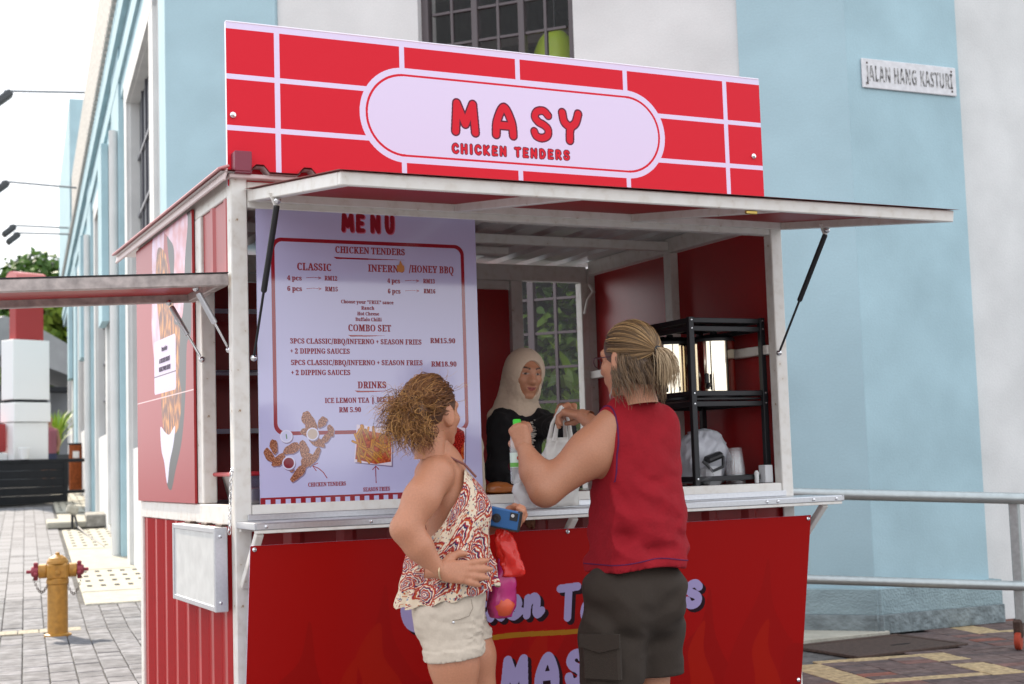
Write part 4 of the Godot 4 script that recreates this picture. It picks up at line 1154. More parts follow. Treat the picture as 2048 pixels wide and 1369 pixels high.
func kiosk_contents() -> void:
	# black rack with two drink urns
	var R := thing("shelving_rack", "black bolted steel shelving rack beside the serving window", "rack", Vector3(2.44, 1.115, -0.38))
	for x in [-0.205, 0.205]:
		for z in [-0.27, 0.27]:
			part(R, "upright", bx(x - 0.014, x + 0.014, 0.0, 0.8, z - 0.014, z + 0.014, 0.002), M.black_metal)
	var bolt := mb().lathe([Vector2(0.0055, 0), Vector2(0.0045, 0.003), Vector2(0, 0.004)], 8, Transform3D(Basis(Vector3.RIGHT, PI / 2), Vector3.ZERO)).mesh()
	for y in [0.03, 0.385, 0.435, 0.745, 0.785]:
		for z in [-0.27, 0.27]: part(R, "cross_bar", bx(-0.19, 0.19, y - 0.012, y + 0.012, z - 0.008, z + 0.008, 0.002), M.black_metal)
		for x in [-0.205, 0.205]: part(R, "side_bar", bx(x - 0.008, x + 0.008, y - 0.012, y + 0.012, -0.255, 0.255, 0.002), M.black_metal)
		for x in [-0.205, 0.205]: part(R, "bolt", bolt, M.bolt, Transform3D(Basis.IDENTITY, Vector3(x, y, 0.284)))
	for y in [0.03, 0.41, 0.79]: part(R, "shelf", bx(-0.19, 0.19, y - 0.004, y + 0.004, -0.255, 0.255), M.black_metal)
	for u in [[2.515, -0.33, "polished steel drink urn with black lid on the rack, farther from the door"], [2.385, -0.53, "polished steel drink urn with black tap on the rack, closer to the door"]]:
		var U := thing("drink_urn", u[2], "urn", Vector3(u[0], 1.53, u[1]), "urns on the rack")
		part(U, "drum", mb().lathe([Vector2(0.095, 0.03), Vector2(0.1, 0.035), Vector2(0.1, 0.285), Vector2(0.096, 0.29)], 40), M.mirror)
		part(U, "base", mb().lathe([Vector2(0.0, 0.0), Vector2(0.104, 0.0), Vector2(0.104, 0.028), Vector2(0.096, 0.03)], 28), M.black)
		part(U, "lid", mb().lathe([Vector2(0.103, 0.285), Vector2(0.103, 0.3), Vector2(0.08, 0.318), Vector2(0.02, 0.322), Vector2(0.016, 0.34), Vector2(0, 0.342)], 28), M.black)
		part(U, "tap", mb().tube([Vector3(-0.08, 0.07, 0.07), Vector3(-0.105, 0.07, 0.09), Vector3(-0.11, 0.05, 0.094)], 0.011, 8), M.black)
		part(U, "tap_lever", bx(-0.118, -0.098, 0.075, 0.125, 0.08, 0.094, 0.003), M.black)
	# worktops inside
	var wt := thing("work_counter", "stainless steel work counter inside the kiosk behind the serving window", "counter", Vector3(0, 0, 0))
	part(wt, "top", bx(1.75, 2.64, 1.085, 1.112, -0.75, -0.062, 0.003), M.steel)
	part(wt, "cabinet", bx(1.77, 2.63, 0.21, 1.084, -0.72, -0.09), M.black_metal)
	var wl := thing("prep_table", "steel preparation table inside the kiosk behind the menu board", "table", Vector3.ZERO)
	part(wl, "top", bx(0.08, 1.12, 1.07, 1.1, -0.7, -0.062, 0.003), M.steel)
	for x in [0.12, 1.08]:
		for z in [-0.66, -0.1]: part(wl, "leg", bx(x - 0.02, x + 0.02, 0.2, 1.07, z - 0.02, z + 0.02), M.steel)
	var sb := thing("shelf_unit", "dim steel shelf unit against the rear wall of the kiosk", "shelf", Vector3(0.75, 0.2, -1.6))
	for y in [0.9, 1.25, 1.54, 1.85]: part(sb, "shelf", bx(-0.6, 0.75, y - 0.012, y + 0.012, -0.2, 0.2), M.steel)
	for x in [-0.58, 0.73]:
		for z in [-0.18, 0.18]: part(sb, "upright", bx(x - 0.014, x + 0.014, 0.0, 1.9, z - 0.014, z + 0.014), M.steel)
	part(K, "wall_rail", rod(Vector3(0.066, 1.735, -1.2), Vector3(1.0, 1.735, -1.2), 0.006), M.steel)
	# steel tubs and red lid by the side opening
	var tb := thing("steel_tub", "tapered steel food tub under a red lid by the side opening", "tub", Vector3(0.2, 1.10, -0.33))
	var taper := func(w: float, l: float, h: float) -> MB:
		var m := mb()
		var a := [Vector3(-w, 0, l), Vector3(w, 0, l), Vector3(w, 0, -l), Vector3(-w, 0, -l)]
		var b := []
		for p in a: b.append(Vector3(p.x * 1.28, h, p.z * 1.2))
		for i in 4: m.quad(a[i], a[(i + 1) % 4], b[(i + 1) % 4], b[i])
		m.quad(a[3], a[2], a[1], a[0])
		return m
	part(tb, "tub", taper.call(0.1, 0.13, 0.13), M.steel)
	part(tb, "lid", bx(-0.16, 0.2, 0.131, 0.148, -0.235, 0.26, 0.006), mat(lin(0.5, 0.02, 0.03), 0.35))
	var t2 := thing("steel_pan", "small open steel pan next to the kiosk's front corner post", "pan", Vector3(0.115, 1.102, -0.13))
	part(t2, "pan", taper.call(0.05, 0.045, 0.075), M.steel)
	part(t2, "rim", bx(-0.072, 0.072, 0.074, 0.08, -0.06, 0.06, 0.003), M.steel)
	# clear cups, carrier bag and odds and ends under the urns
	var cups := thing("cup_stack", "tall stack of clear plastic cups standing on the counter by the rack", "cups", Vector3(2.50, 1.113, -0.17))
	var clear := glass(lin(0.75, 0.76, 0.78), 0.1, 0.08)
	for k in 5: part(cups, "cup", mb().lathe([Vector2(0.045, 0.0 + k * 0.015), Vector2(0.047, 0.008 + k * 0.015), Vector2(0.034, 0.115 + k * 0.015), Vector2(0.0, 0.116 + k * 0.015)], 22), clear)
	var film := mat(lin(0.66, 0.67, 0.72), 0.3, 0.0, {"back": lin(0.35, 0.35, 0.38)})
	var cb := thing("carrier_bag", "crumpled white carrier bag stuffed behind the cups under the rack", "bag", Vector3(2.40, 1.113, -0.30))
	part(cb, "bag", bag_mesh(resample([[Vector3(0, 0.001, 0), 0.02, 0.02], [Vector3(0, 0.012, 0), 0.09, 0.07], [Vector3(0, 0.12, 0), 0.12, 0.09], [Vector3(0.0, 0.2, 0), 0.105, 0.08], [Vector3(0.01, 0.26, 0.0), 0.06, 0.05], [Vector3(0.015, 0.275, 0.0), 0.004, 0.004]], 16), 0.03, 5), film)
	var cr := thing("card_reader", "black card payment reader with white base lying in front of the carrier bag", "card reader", Vector3(2.375, 1.20, -0.17))
	part(cr, "body", mb().box(Vector3(0, 0.045, 0), Vector3(0.1, 0.035, 0.05), 0.012, Basis(Vector3(0, 0, 1), 0.3)), M.black)
	part(cr, "strap", mb().tube([Vector3(-0.06, 0.03, 0.0), Vector3(-0.02, -0.02, 0.02), Vector3(0.04, 0.0, 0.02), Vector3(0.05, 0.05, 0.01)], 0.008, 8), M.black)
	part(cr, "cradle", mb().box(Vector3(0.0, -0.042, -0.02), Vector3(0.09, 0.09, 0.07), 0.015), mat(lin(0.6, 0.6, 0.62), 0.4))
	var bw := thing("plastic_bowl", "clear plastic bowl tipped on its side on the counter", "bowl", Vector3(2.30, 1.165, -0.14))
	bw.rotation = Vector3(0.3, 0, 1.0)
	part(bw, "bowl", mb().lathe([Vector2(0.0, -0.03), Vector2(0.035, -0.03), Vector2(0.055, 0.025), Vector2(0.058, 0.028)], 20), clear)
	var nb := thing("tissue_box", "small white box standing on the sill against the corner post", "box", Vector3(2.615, 1.116, -0.09))
	part(nb, "carton", bx(-0.02, 0.025, 0.0, 0.085, -0.025, 0.03, 0.003), mat(lin(0.65, 0.66, 0.68), 0.5))
	part(nb, "tube", mb().lathe([Vector2(0.01, 0), Vector2(0.012, 0.05), Vector2(0.005, 0.06)], 10, Transform3D(Basis.IDENTITY, Vector3(-0.05, 0, 0.0))), mat(lin(0.7, 0.7, 0.7), 0.4))
	# buns in cellophane, an orange tub and a cloth at the end of the menu board
	var bn := thing("bread_pack", "pack of orange brown buns in cellophane on the serving sill", "bread", Vector3(1.205, 1.115, -0.10))
	part(bn, "buns", bag_mesh(resample([[Vector3(0, 0.0, 0), 0.02, 0.01], [Vector3(0, 0.006, 0), 0.07, 0.04], [Vector3(0, 0.03, 0), 0.072, 0.042], [Vector3(-0.01, 0.05, 0), 0.04, 0.025], [Vector3(-0.01, 0.055, 0), 0.003, 0.003]], 10), 0.006, 9, 28), mat(lin(0.42, 0.13, 0.03), 0.3, 0.0, {"coat": 0.8}))
	var ot := thing("orange_tub", "orange plastic container standing inside at the edge of the menu board", "container", Vector3(1.235, 1.10, -0.62))
	part(ot, "tub", mb().lathe([Vector2(0, 0), Vector2(0.075, 0.0), Vector2(0.085, 0.26), Vector2(0.08, 0.265), Vector2(0.0, 0.266)], 24), mat(lin(0.42, 0.07, 0.01), 0.45))
	part(ot, "shelf", bx(-0.115, 0.2, -0.88, 0.0, -0.12, 0.12), M.steel)
	var cl := thing("cream_cloth", "cream cloth hanging beside the edge of the menu board", "cloth", Vector3(1.10, 1.12, -0.07))
	part(cl, "cloth", bag_mesh(resample([[Vector3(0, 0, 0), 0.016, 0.01], [Vector3(0.004, 0.1, 0), 0.018, 0.012], [Vector3(0.0, 0.22, 0), 0.012, 0.01], [Vector3(-0.004, 0.27, 0), 0.004, 0.004]], 14), 0.008, 6, 20), mat(lin(0.6, 0.5, 0.38), 0.8))
	# the takeaway bag being handed over
	var tk := thing("takeaway_bag", "white plastic takeaway bag held by its handles above the serving shelf", "bag")
	var wf := mat(lin(0.72, 0.70, 0.66), 0.42, 0.0, {"back": lin(0.3, 0.29, 0.27)})
	part(tk, "bag", bag_mesh(resample([[Vector3(1.355, 1.056, 0.15), 0.02, 0.02], [Vector3(1.355, 1.06, 0.15), 0.085, 0.07], [Vector3(1.355, 1.15, 0.155), 0.092, 0.075], [Vector3(1.352, 1.25, 0.18), 0.078, 0.055], [Vector3(1.35, 1.32, 0.2), 0.062, 0.03], [Vector3(1.35, 1.35, 0.205), 0.058, 0.018]], 22), 0.016, 3), wf)
	for q in [[-1.0, -0.012], [1.0, 0.014], [-0.75, 0.016], [0.8, -0.014]]:
		part(tk, "handle", mb().tube([Vector3(1.35 + q[0] * 0.046, 1.335, 0.205 + q[1]), Vector3(1.35 + q[0] * 0.034, 1.41, 0.217 + q[1]), Vector3(1.35 + q[0] * 0.012, 1.462, 0.232 + q[1] * 0.5), Vector3(1.345, 1.482, 0.235)], [0.012, 0.008, 0.006, 0.006], 8), wf)
	# what the person in red carries
	var bt := thing("water_bottle", "small clear water bottle with green cap gripped in a fist", "bottle", Vector3(0.872, 1.172, 0.775))
	part(bt, "bottle", mb().lathe([Vector2(0, 0), Vector2(0.027, 0.0), Vector2(0.03, 0.01), Vector2(0.03, 0.15), Vector2(0.026, 0.18), Vector2(0.014, 0.21), Vector2(0.013, 0.222)], 22), glass(lin(0.8, 0.86, 0.88), 0.3, 0.08))
	part(bt, "label", mb().lathe([Vector2(0.0306, 0.06), Vector2(0.0306, 0.115)], 22), mat(lin(0.55, 0.66, 0.6), 0.5))
	part(bt, "label_band", mb().lathe([Vector2(0.0309, 0.062), Vector2(0.0309, 0.078)], 22), mat(lin(0.12, 0.38, 0.06), 0.5))
	part(bt, "label_mark", mb().lathe([Vector2(0, 0), Vector2(0.008, 0), Vector2(0.0, 0.0008)], 10, Transform3D(Basis(Vector3.RIGHT, PI / 2), Vector3(-0.012, 0.095, 0.0295))), mat(lin(0.5, 0.06, 0.03), 0.5))
	part(bt, "cap", mb().lathe([Vector2(0.0155, 0.218), Vector2(0.0155, 0.236), Vector2(0.012, 0.24), Vector2(0, 0.24)], 16), mat(lin(0.05, 0.55, 0.03), 0.4))
	var hb := thing("plastic_bag", "translucent white shopping bag hanging from the fist with the water bottle", "bag")
	part(hb, "bag", bag_mesh(resample([[Vector3(0.905, 1.075, 0.795), 0.012, 0.01], [Vector3(0.905, 1.08, 0.795), 0.05, 0.03], [Vector3(0.895, 1.14, 0.79), 0.05, 0.034], [Vector3(0.895, 1.19, 0.78), 0.034, 0.026], [Vector3(0.90, 1.23, 0.775), 0.016, 0.012], [Vector3(0.895, 1.32, 0.775), 0.006, 0.006]], 18), 0.012, 13, 30), glass(lin(0.72, 0.73, 0.74), 0.6, 0.2))
	# what the person in the paisley top carries
	var ph := thing("mobile_phone", "blue cased mobile phone held in front of the paisley top", "phone")
	var ex := Vector3(0.79, -0.22, 0.57).normalized()
	var ey := Vector3(0.07, 0.95, 0.2)
	ey = (ey - ex * ex.dot(ey)).normalized()
	ph.transform = Transform3D(Basis(ex, ey, ex.cross(ey)), Vector3(0.664, 1.060, 1.045))
	part(ph, "case", mb().box(Vector3.ZERO, Vector3(0.142, 0.07, 0.011), 0.005), mat(lin(0.015, 0.095, 0.26), 0.4))
	part(ph, "bumper", mb().box(Vector3(0.066, 0, -0.001), Vector3(0.018, 0.073, 0.0125), 0.004), M.black)
	part(ph, "bumper", mb().box(Vector3(0, -0.0345, -0.001), Vector3(0.144, 0.006, 0.0125), 0.002), M.black)
	part(ph, "camera_plate", mb().box(Vector3(0.048, 0.014, 0.006), Vector3(0.028, 0.028, 0.003), 0.001), M.black)
	part(ph, "camera_lens", mb().lathe([Vector2(0.006, 0), Vector2(0.006, 0.003), Vector2(0, 0.003)], 12, Transform3D(Basis(Vector3.RIGHT, PI / 2), Vector3(0.044, 0.018, 0.007))), M.steel)
	part(ph, "ring_holder", mb().lathe([Vector2(0.016, 0), Vector2(0.016, 0.002), Vector2(0.008, 0.003), Vector2(0, 0.002)], 18, Transform3D(Basis(Vector3.RIGHT, PI / 2), Vector3(-0.012, -0.002, 0.0055))), M.black)
	var rb := thing("red_carrier_bag", "shiny red plastic carrier bag hanging below the mobile phone", "bag")
	part(rb, "bag", bag_mesh(resample([[Vector3(0.725, 0.852, 1.018), 0.03, 0.008], [Vector3(0.722, 0.86, 1.018), 0.045, 0.016], [Vector3(0.708, 0.92, 1.012), 0.042, 0.022], [Vector3(0.69, 0.98, 1.01), 0.028, 0.016], [Vector3(0.682, 1.02, 1.018), 0.012, 0.01]], 18), 0.016, 23, 30), mat(lin(0.62, 0.02, 0.012), 0.22, 0.0, {"back": lin(0.4, 0.02, 0.01)}))
	var pk := thing("pink_bag", "pink plastic bag with something round and orange inside, below the red bag", "bag")
	part(pk, "bag", bag_mesh(resample([[Vector3(0.688, 0.706, 0.972), 0.01, 0.01], [Vector3(0.688, 0.712, 0.972), 0.038, 0.032], [Vector3(0.69, 0.755, 0.976), 0.05, 0.042], [Vector3(0.694, 0.81, 0.985), 0.043, 0.034], [Vector3(0.7, 0.88, 1.0), 0.03, 0.02], [Vector3(0.69, 0.96, 1.0), 0.01, 0.008]], 20), 0.008, 33, 30), mat(lin(0.46, 0.03, 0.17), 0.22, 0.0, {"back": lin(0.35, 0.03, 0.12)}))
	part(pk, "fruit", mb().lathe([Vector2(0, -0.044), Vector2(0.03, -0.033), Vector2(0.046, 0), Vector2(0.03, 0.033), Vector2(0, 0.044)], 18, Transform3D(Basis.IDENTITY, Vector3(0.689, 0.753, 0.985)), true), mat(lin(0.6, 0.08, 0.03), 0.4))

# ---------------------------------------------------------------- bodies: smooth fields meshed as surface nets
class Field:
	var o: Vector3
	var s: float
	var nx: int
	var ny: int
	var nz: int
	var k: float
	var d := PackedFloat32Array()
	func _init(lo: Vector3, hi: Vector3, cell: float, sharp: float) -> void:
		o = lo
		s = cell
		k = sharp
		nx = ceili((hi.x - lo.x) / cell) + 1
		ny = ceili((hi.y - lo.y) / cell) + 1
		nz = ceili((hi.z - lo.z) / cell) + 1
		d.resize(nx * ny * nz)
	func span(lo: Vector3, hi: Vector3) -> Array:
		var m := 3.0 * s + 3.5 / k
		return [clampi(floori((lo.x - m - o.x) / s), 0, nx), clampi(ceili((hi.x + m - o.x) / s) + 1, 0, nx), clampi(floori((lo.y - m - o.y) / s), 0, ny), clampi(ceili((hi.y + m - o.y) / s) + 1, 0, ny), clampi(floori((lo.z - m - o.z) / s), 0, nz), clampi(ceili((hi.z + m - o.z) / s) + 1, 0, nz)]
	func cone(a: Vector3, b: Vector3, ra: float, rb: float) -> Field:
		var r := maxf(ra, rb)
		var e := span(a.min(b) - Vector3.ONE * r, a.max(b) + Vector3.ONE * r)
		var ab := b - a
		var il := 1.0 / maxf(ab.length_squared(), 1e-9)
		var kk := k
		for z in range(e[4], e[5]):
			for y in range(e[2], e[3]):
				var p := Vector3(o.x + e[0] * s, o.y + y * s, o.z + z * s) - a
				var i: int = (z * ny + y) * nx + e[0]
				for x in range(e[0], e[1]):
					var t := clampf(p.dot(ab) * il, 0.0, 1.0)
					d[i] += exp(-kk * ((p - ab * t).length() - ra - (rb - ra) * t))
					p.x += s
					i += 1
		return self
	func chain(pts: Array, rad: Array) -> Field:
		for i in pts.size() - 1: cone(pts[i], pts[i + 1], rad[i], rad[i + 1])
		return self
	func ell(c: Vector3, r: Vector3, bs := Basis.IDENTITY) -> Field:
		var m := maxf(r.x, maxf(r.y, r.z))
		var e := span(c - Vector3.ONE * m, c + Vector3.ONE * m)
		var inv := bs.transposed()
		var st := inv * Vector3(s, 0, 0)
		for z in range(e[4], e[5]):
			for y in range(e[2], e[3]):
				var p := inv * (Vector3(o.x + e[0] * s, o.y + y * s, o.z + z * s) - c)
				var i: int = (z * ny + y) * nx + e[0]
				for x in range(e[0], e[1]):
					var q := p / r
					var k0 := q.length()
					var k1 := (q / r).length()
					d[i] += exp(-k * (k0 * (k0 - 1.0) / maxf(k1, 1e-6)))
					p += st
					i += 1
		return self
	func done() -> Field:
		for i in d.size(): d[i] = 0.5 if d[i] < 1e-15 else -log(d[i]) / k
		return self
	func each(f: Callable, band := 0.05) -> Field: # f(point, distance) gives the new distance
		var i := 0
		for z in nz:
			for y in ny:
				for x in nx:
					if absf(d[i]) < band: d[i] = f.call(Vector3(o.x + x * s, o.y + y * s, o.z + z * s), d[i])
					i += 1
		return self
	func net(m: MB, xf := Transform3D.IDENTITY, paint: Variant = null, uv: Variant = null) -> MB:
		var at := PackedInt32Array()
		at.resize(d.size())
		at.fill(-1)
		var off := [0, 1, nx, nx + 1, nx * ny, nx * ny + 1, nx * ny + nx, nx * ny + nx + 1]
		var ed := [[0, 1], [2, 3], [4, 5], [6, 7], [0, 2], [1, 3], [4, 6], [5, 7], [0, 4], [1, 5], [2, 6], [3, 7]]
		for z in nz - 1:
			for y in ny - 1:
				var i := (z * ny + y) * nx
				for x in nx - 1:
					if absf(d[i]) < 2.5 * s:
						var neg := 0
						for q in off:
							if d[i + q] < 0.0: neg += 1
						if neg > 0 and neg < 8:
							var p := Vector3.ZERO
							var n := 0
							for e in ed:
								var a := d[i + off[e[0]]]
								var b := d[i + off[e[1]]]
								if (a < 0.0) != (b < 0.0):
									var t := a / (a - b)
									var c0: int = e[0]
									var c1: int = e[1]
									p += Vector3(c0 & 1, (c0 >> 1) & 1, c0 >> 2).lerp(Vector3(c1 & 1, (c1 >> 1) & 1, c1 >> 2), t)
									n += 1
							p /= n
							var g := Vector3(
								d[i + off[1]] + d[i + off[3]] + d[i + off[5]] + d[i + off[7]] - d[i] - d[i + off[2]] - d[i + off[4]] - d[i + off[6]],
								d[i + off[2]] + d[i + off[3]] + d[i + off[6]] + d[i + off[7]] - d[i] - d[i + off[1]] - d[i + off[4]] - d[i + off[5]],
								d[i + off[4]] + d[i + off[5]] + d[i + off[6]] + d[i + off[7]] - d[i] - d[i + off[1]] - d[i + off[2]] - d[i + off[3]]).normalized()
							var w := o + (Vector3(x, y, z) + p) * s
							if paint != null: m.col = paint.call(w, g)
							at[i] = m.add(xf * w, (xf.basis * g).normalized(), uv.call(w, g) if uv != null else Vector2.ZERO)
					i += 1
		var sy := nx
		var sz := nx * ny
		for z in range(1, nz - 1):
			for y in range(1, ny - 1):
				var i := (z * ny + y) * nx + 1
				for x in range(1, nx - 1):
					if at[i] >= 0 or absf(d[i]) < 2.5 * s:
						var a := d[i] < 0.0
						if a != (d[i + 1] < 0.0): _quad(m, at, i, i - sy, i - sy - sz, i - sz, a)
						if a != (d[i + sy] < 0.0): _quad(m, at, i, i - sz, i - sz - 1, i - 1, a)
						if a != (d[i + sz] < 0.0): _quad(m, at, i, i - 1, i - 1 - sy, i - sy, a)
					i += 1
		return m
	func at(p: Vector3) -> float:
		var q := (p - o) / s
		var x := clampi(roundi(q.x), 0, nx - 1)
		var y := clampi(roundi(q.y), 0, ny - 1)
		var z := clampi(roundi(q.z), 0, nz - 1)
		var i := (z * ny + y) * nx + x
		var g := Vector3(d[i + 1] - d[i - 1], d[i + nx] - d[i - nx], d[i + nx * ny] - d[i - nx * ny]) / (2.0 * s) if x > 0 and y > 0 and z > 0 and x < nx - 1 and y < ny - 1 and z < nz - 1 else Vector3.ZERO
		return d[i] + g.dot(p - o - Vector3(x, y, z) * s)
	func skin_at(c: Vector3, dir: Vector3, reach: float) -> Vector3: # where the surface is, from outside inwards
		var t := reach
		while t > 0.0 and at(c + dir * t) > 0.0: t -= 0.002
		return c + dir * (t + 0.0015)
	func _quad(m: MB, at: PackedInt32Array, p: int, q: int, r: int, t: int, a: bool) -> void:
		var i := at[p]
		var j := at[q]
		var l := at[r]
		var n := at[t]
		if i < 0 or j < 0 or l < 0 or n < 0: return
		if a:
			m.face(i, j, l); m.face(i, l, n)
		else:
			m.face(i, l, j); m.face(i, n, l)

func facing(f: Vector3, up := Vector3.UP) -> Basis: # z forward, y up, x to the figure's own left
	var z := f.normalized()
	var x := up.cross(z).normalized()
	return Basis(x, z.cross(x), z)

# head about 23 cm high in its own axes: face towards z
func head_field(female := false, ears := true) -> Field:
	var f := Field.new(Vector3(-0.105, -0.16, -0.125), Vector3(0.105, 0.13, 0.14), 0.0042, 130.0)
	f.ell(Vector3(0, 0.022, -0.012), Vector3(0.073, 0.09, 0.093))
	f.ell(Vector3(0, -0.03, 0.03), Vector3(0.058, 0.075, 0.058))
	var jw := 0.042 if female else 0.05
	for sx in [-1.0, 1.0]:
		f.cone(Vector3(sx * jw, -0.055, 0.012), Vector3(sx * 0.012, -0.098, 0.062), 0.018, 0.014)
		f.ell(Vector3(sx * 0.036, -0.022, 0.062), Vector3(0.022, 0.02, 0.02))
		f.cone(Vector3(sx * 0.014, 0.026, 0.083), Vector3(sx * 0.045, 0.028, 0.066), 0.009, 0.009)
		f.ell(Vector3(sx * 0.0105, -0.03, 0.092), Vector3(0.008, 0.007, 0.009))
		if not ears: continue
		f.ell(Vector3(sx * 0.079, -0.008, -0.008), Vector3(0.007, 0.03, 0.018), Basis(Vector3.UP, sx * 0.5))
		f.ell(Vector3(sx * 0.078, -0.034, -0.002), Vector3(0.007, 0.011, 0.009))
	f.cone(Vector3(0, 0.016, 0.082), Vector3(0, -0.026, 0.102), 0.007, 0.0105)
	f.cone(Vector3(-0.016, -0.059, 0.081), Vector3(0.016, -0.059, 0.081), 0.006, 0.006)
	f.cone(Vector3(-0.013, -0.068, 0.080), Vector3(0.013, -0.068, 0.080), 0.007, 0.007)
	f.ell(Vector3(0, -0.096, 0.066), Vector3(0.017, 0.014, 0.014))
	f.cone(Vector3(0, -0.05, -0.02), Vector3(0, -0.18, -0.035), 0.05, 0.055)
	f.done()
	f.each(func(p: Vector3, dd: float) -> float:
		for sx in [-1.0, 1.0]: dd = maxf(dd, 0.0135 - (p - Vector3(sx * 0.031, 0.006, 0.094)).length())
		return dd)
	return f

# one hand: wrist at the origin, fingers towards y, back of the hand towards z, thumb towards -x (for a left hand seen from the back turn it over)
func hand_field(curl: Array, thumb_in := 0.5, side := 1.0, spread := 0.0) -> Field:
	var f := Field.new(Vector3(-0.085, -0.05, -0.10), Vector3(0.085, 0.2, 0.04), 0.0042, 190.0)
	f.chain([Vector3(0, -0.045, 0), Vector3(0, 0.0, 0)], [0.026, 0.024])
	f.ell(Vector3(0, 0.045, -0.003), Vector3(0.037, 0.05, 0.0155))
	for i in 4:
		var x: float = [0.028, 0.0095, -0.0095, -0.0275][i] * -side
		var l: float = [0.040, 0.045, 0.042, 0.033][i]
		var y: float = [0.082, 0.087, 0.084, 0.076][i]
		var r: float = [0.0088, 0.0092, 0.0088, 0.0078][i]
		f.cone(Vector3(x * 0.5, 0.02, -0.002), Vector3(x, y, -0.001), 0.012, r + 0.002)
		var p := Vector3(x, y, -0.001)
		var a := 0.0
		for j in 3:
			a += curl[i] * [0.75, 1.0, 0.75][j]
			var q: Vector3 = p + Vector3(x * spread, cos(a), -sin(a)) * l * [1.0, 0.62, 0.52][j]
			f.cone(p, q, r * [1.0, 0.95, 0.88][j], r * [0.95, 0.88, 0.8][j])
			p = q
	var t0 := Vector3(-side * 0.022, 0.012, -0.008)
	var t1 := t0 + Vector3(-side * 0.030, 0.030, -0.012)
	var t2 := t1 + Vector3(-side * 0.014 + side * 0.028 * thumb_in, 0.028, -0.024 * thumb_in)
	var t3 := t2 + Vector3(side * 0.026 * thumb_in, 0.022, -0.012 * thumb_in)
	f.chain([t0, t1, t2, t3], [0.015, 0.0125, 0.0105, 0.009])
	return f.done()

func torso_noise(sd: int, freq: float) -> FastNoiseLite:
	var n := FastNoiseLite.new()
	n.seed = sd
	n.frequency = freq
	n.fractal_octaves = 2
	return n
func lock(m: MB, pts: Array, r: float, c: Color, c2: Color) -> void: # one strand of hair, tapering to its tip
	var rad := []
	for i in pts.size(): rad.append(r * (1.0 - 0.75 * pow(float(i) / (pts.size() - 1), 2.0)))
	var n0 := m.v.size()
	m.tube(pts, rad, 4, false)
	var rows := pts.size()
	for i in range(n0, m.v.size()): m.c[i] = c.lerp(c2, float((i - n0) / 4) / rows)

func people() -> void:
	var skin := mat(Color.WHITE, 0.5, 0.0, {"tex": ntex(0.09, 0.80, 1.0, FastNoiseLite.TYPE_SIMPLEX_SMOOTH, 3, 256, 41), "scale": 5.0, "norm": M.rough_n, "ns": 0.15, "sss": 0.08, "vc": true})
	person_man(skin)
	print("man ", Time.get_ticks_msec())
	person_woman(skin)
	print("woman ", Time.get_ticks_msec())
	person_server(skin)

func hand_at(m: MB, wrist: Vector3, dir: Vector3, back: Vector3, curl: Array, thumb: float, side: float, scale := 1.0, spread := 0.0) -> void:
	var y := dir.normalized()
	var x := y.cross(back).normalized()
	var b := Basis(x, y, x.cross(y)).scaled(Vector3.ONE * scale)
	hand_field(curl, thumb, side, spread).net(m, Transform3D(b, wrist))

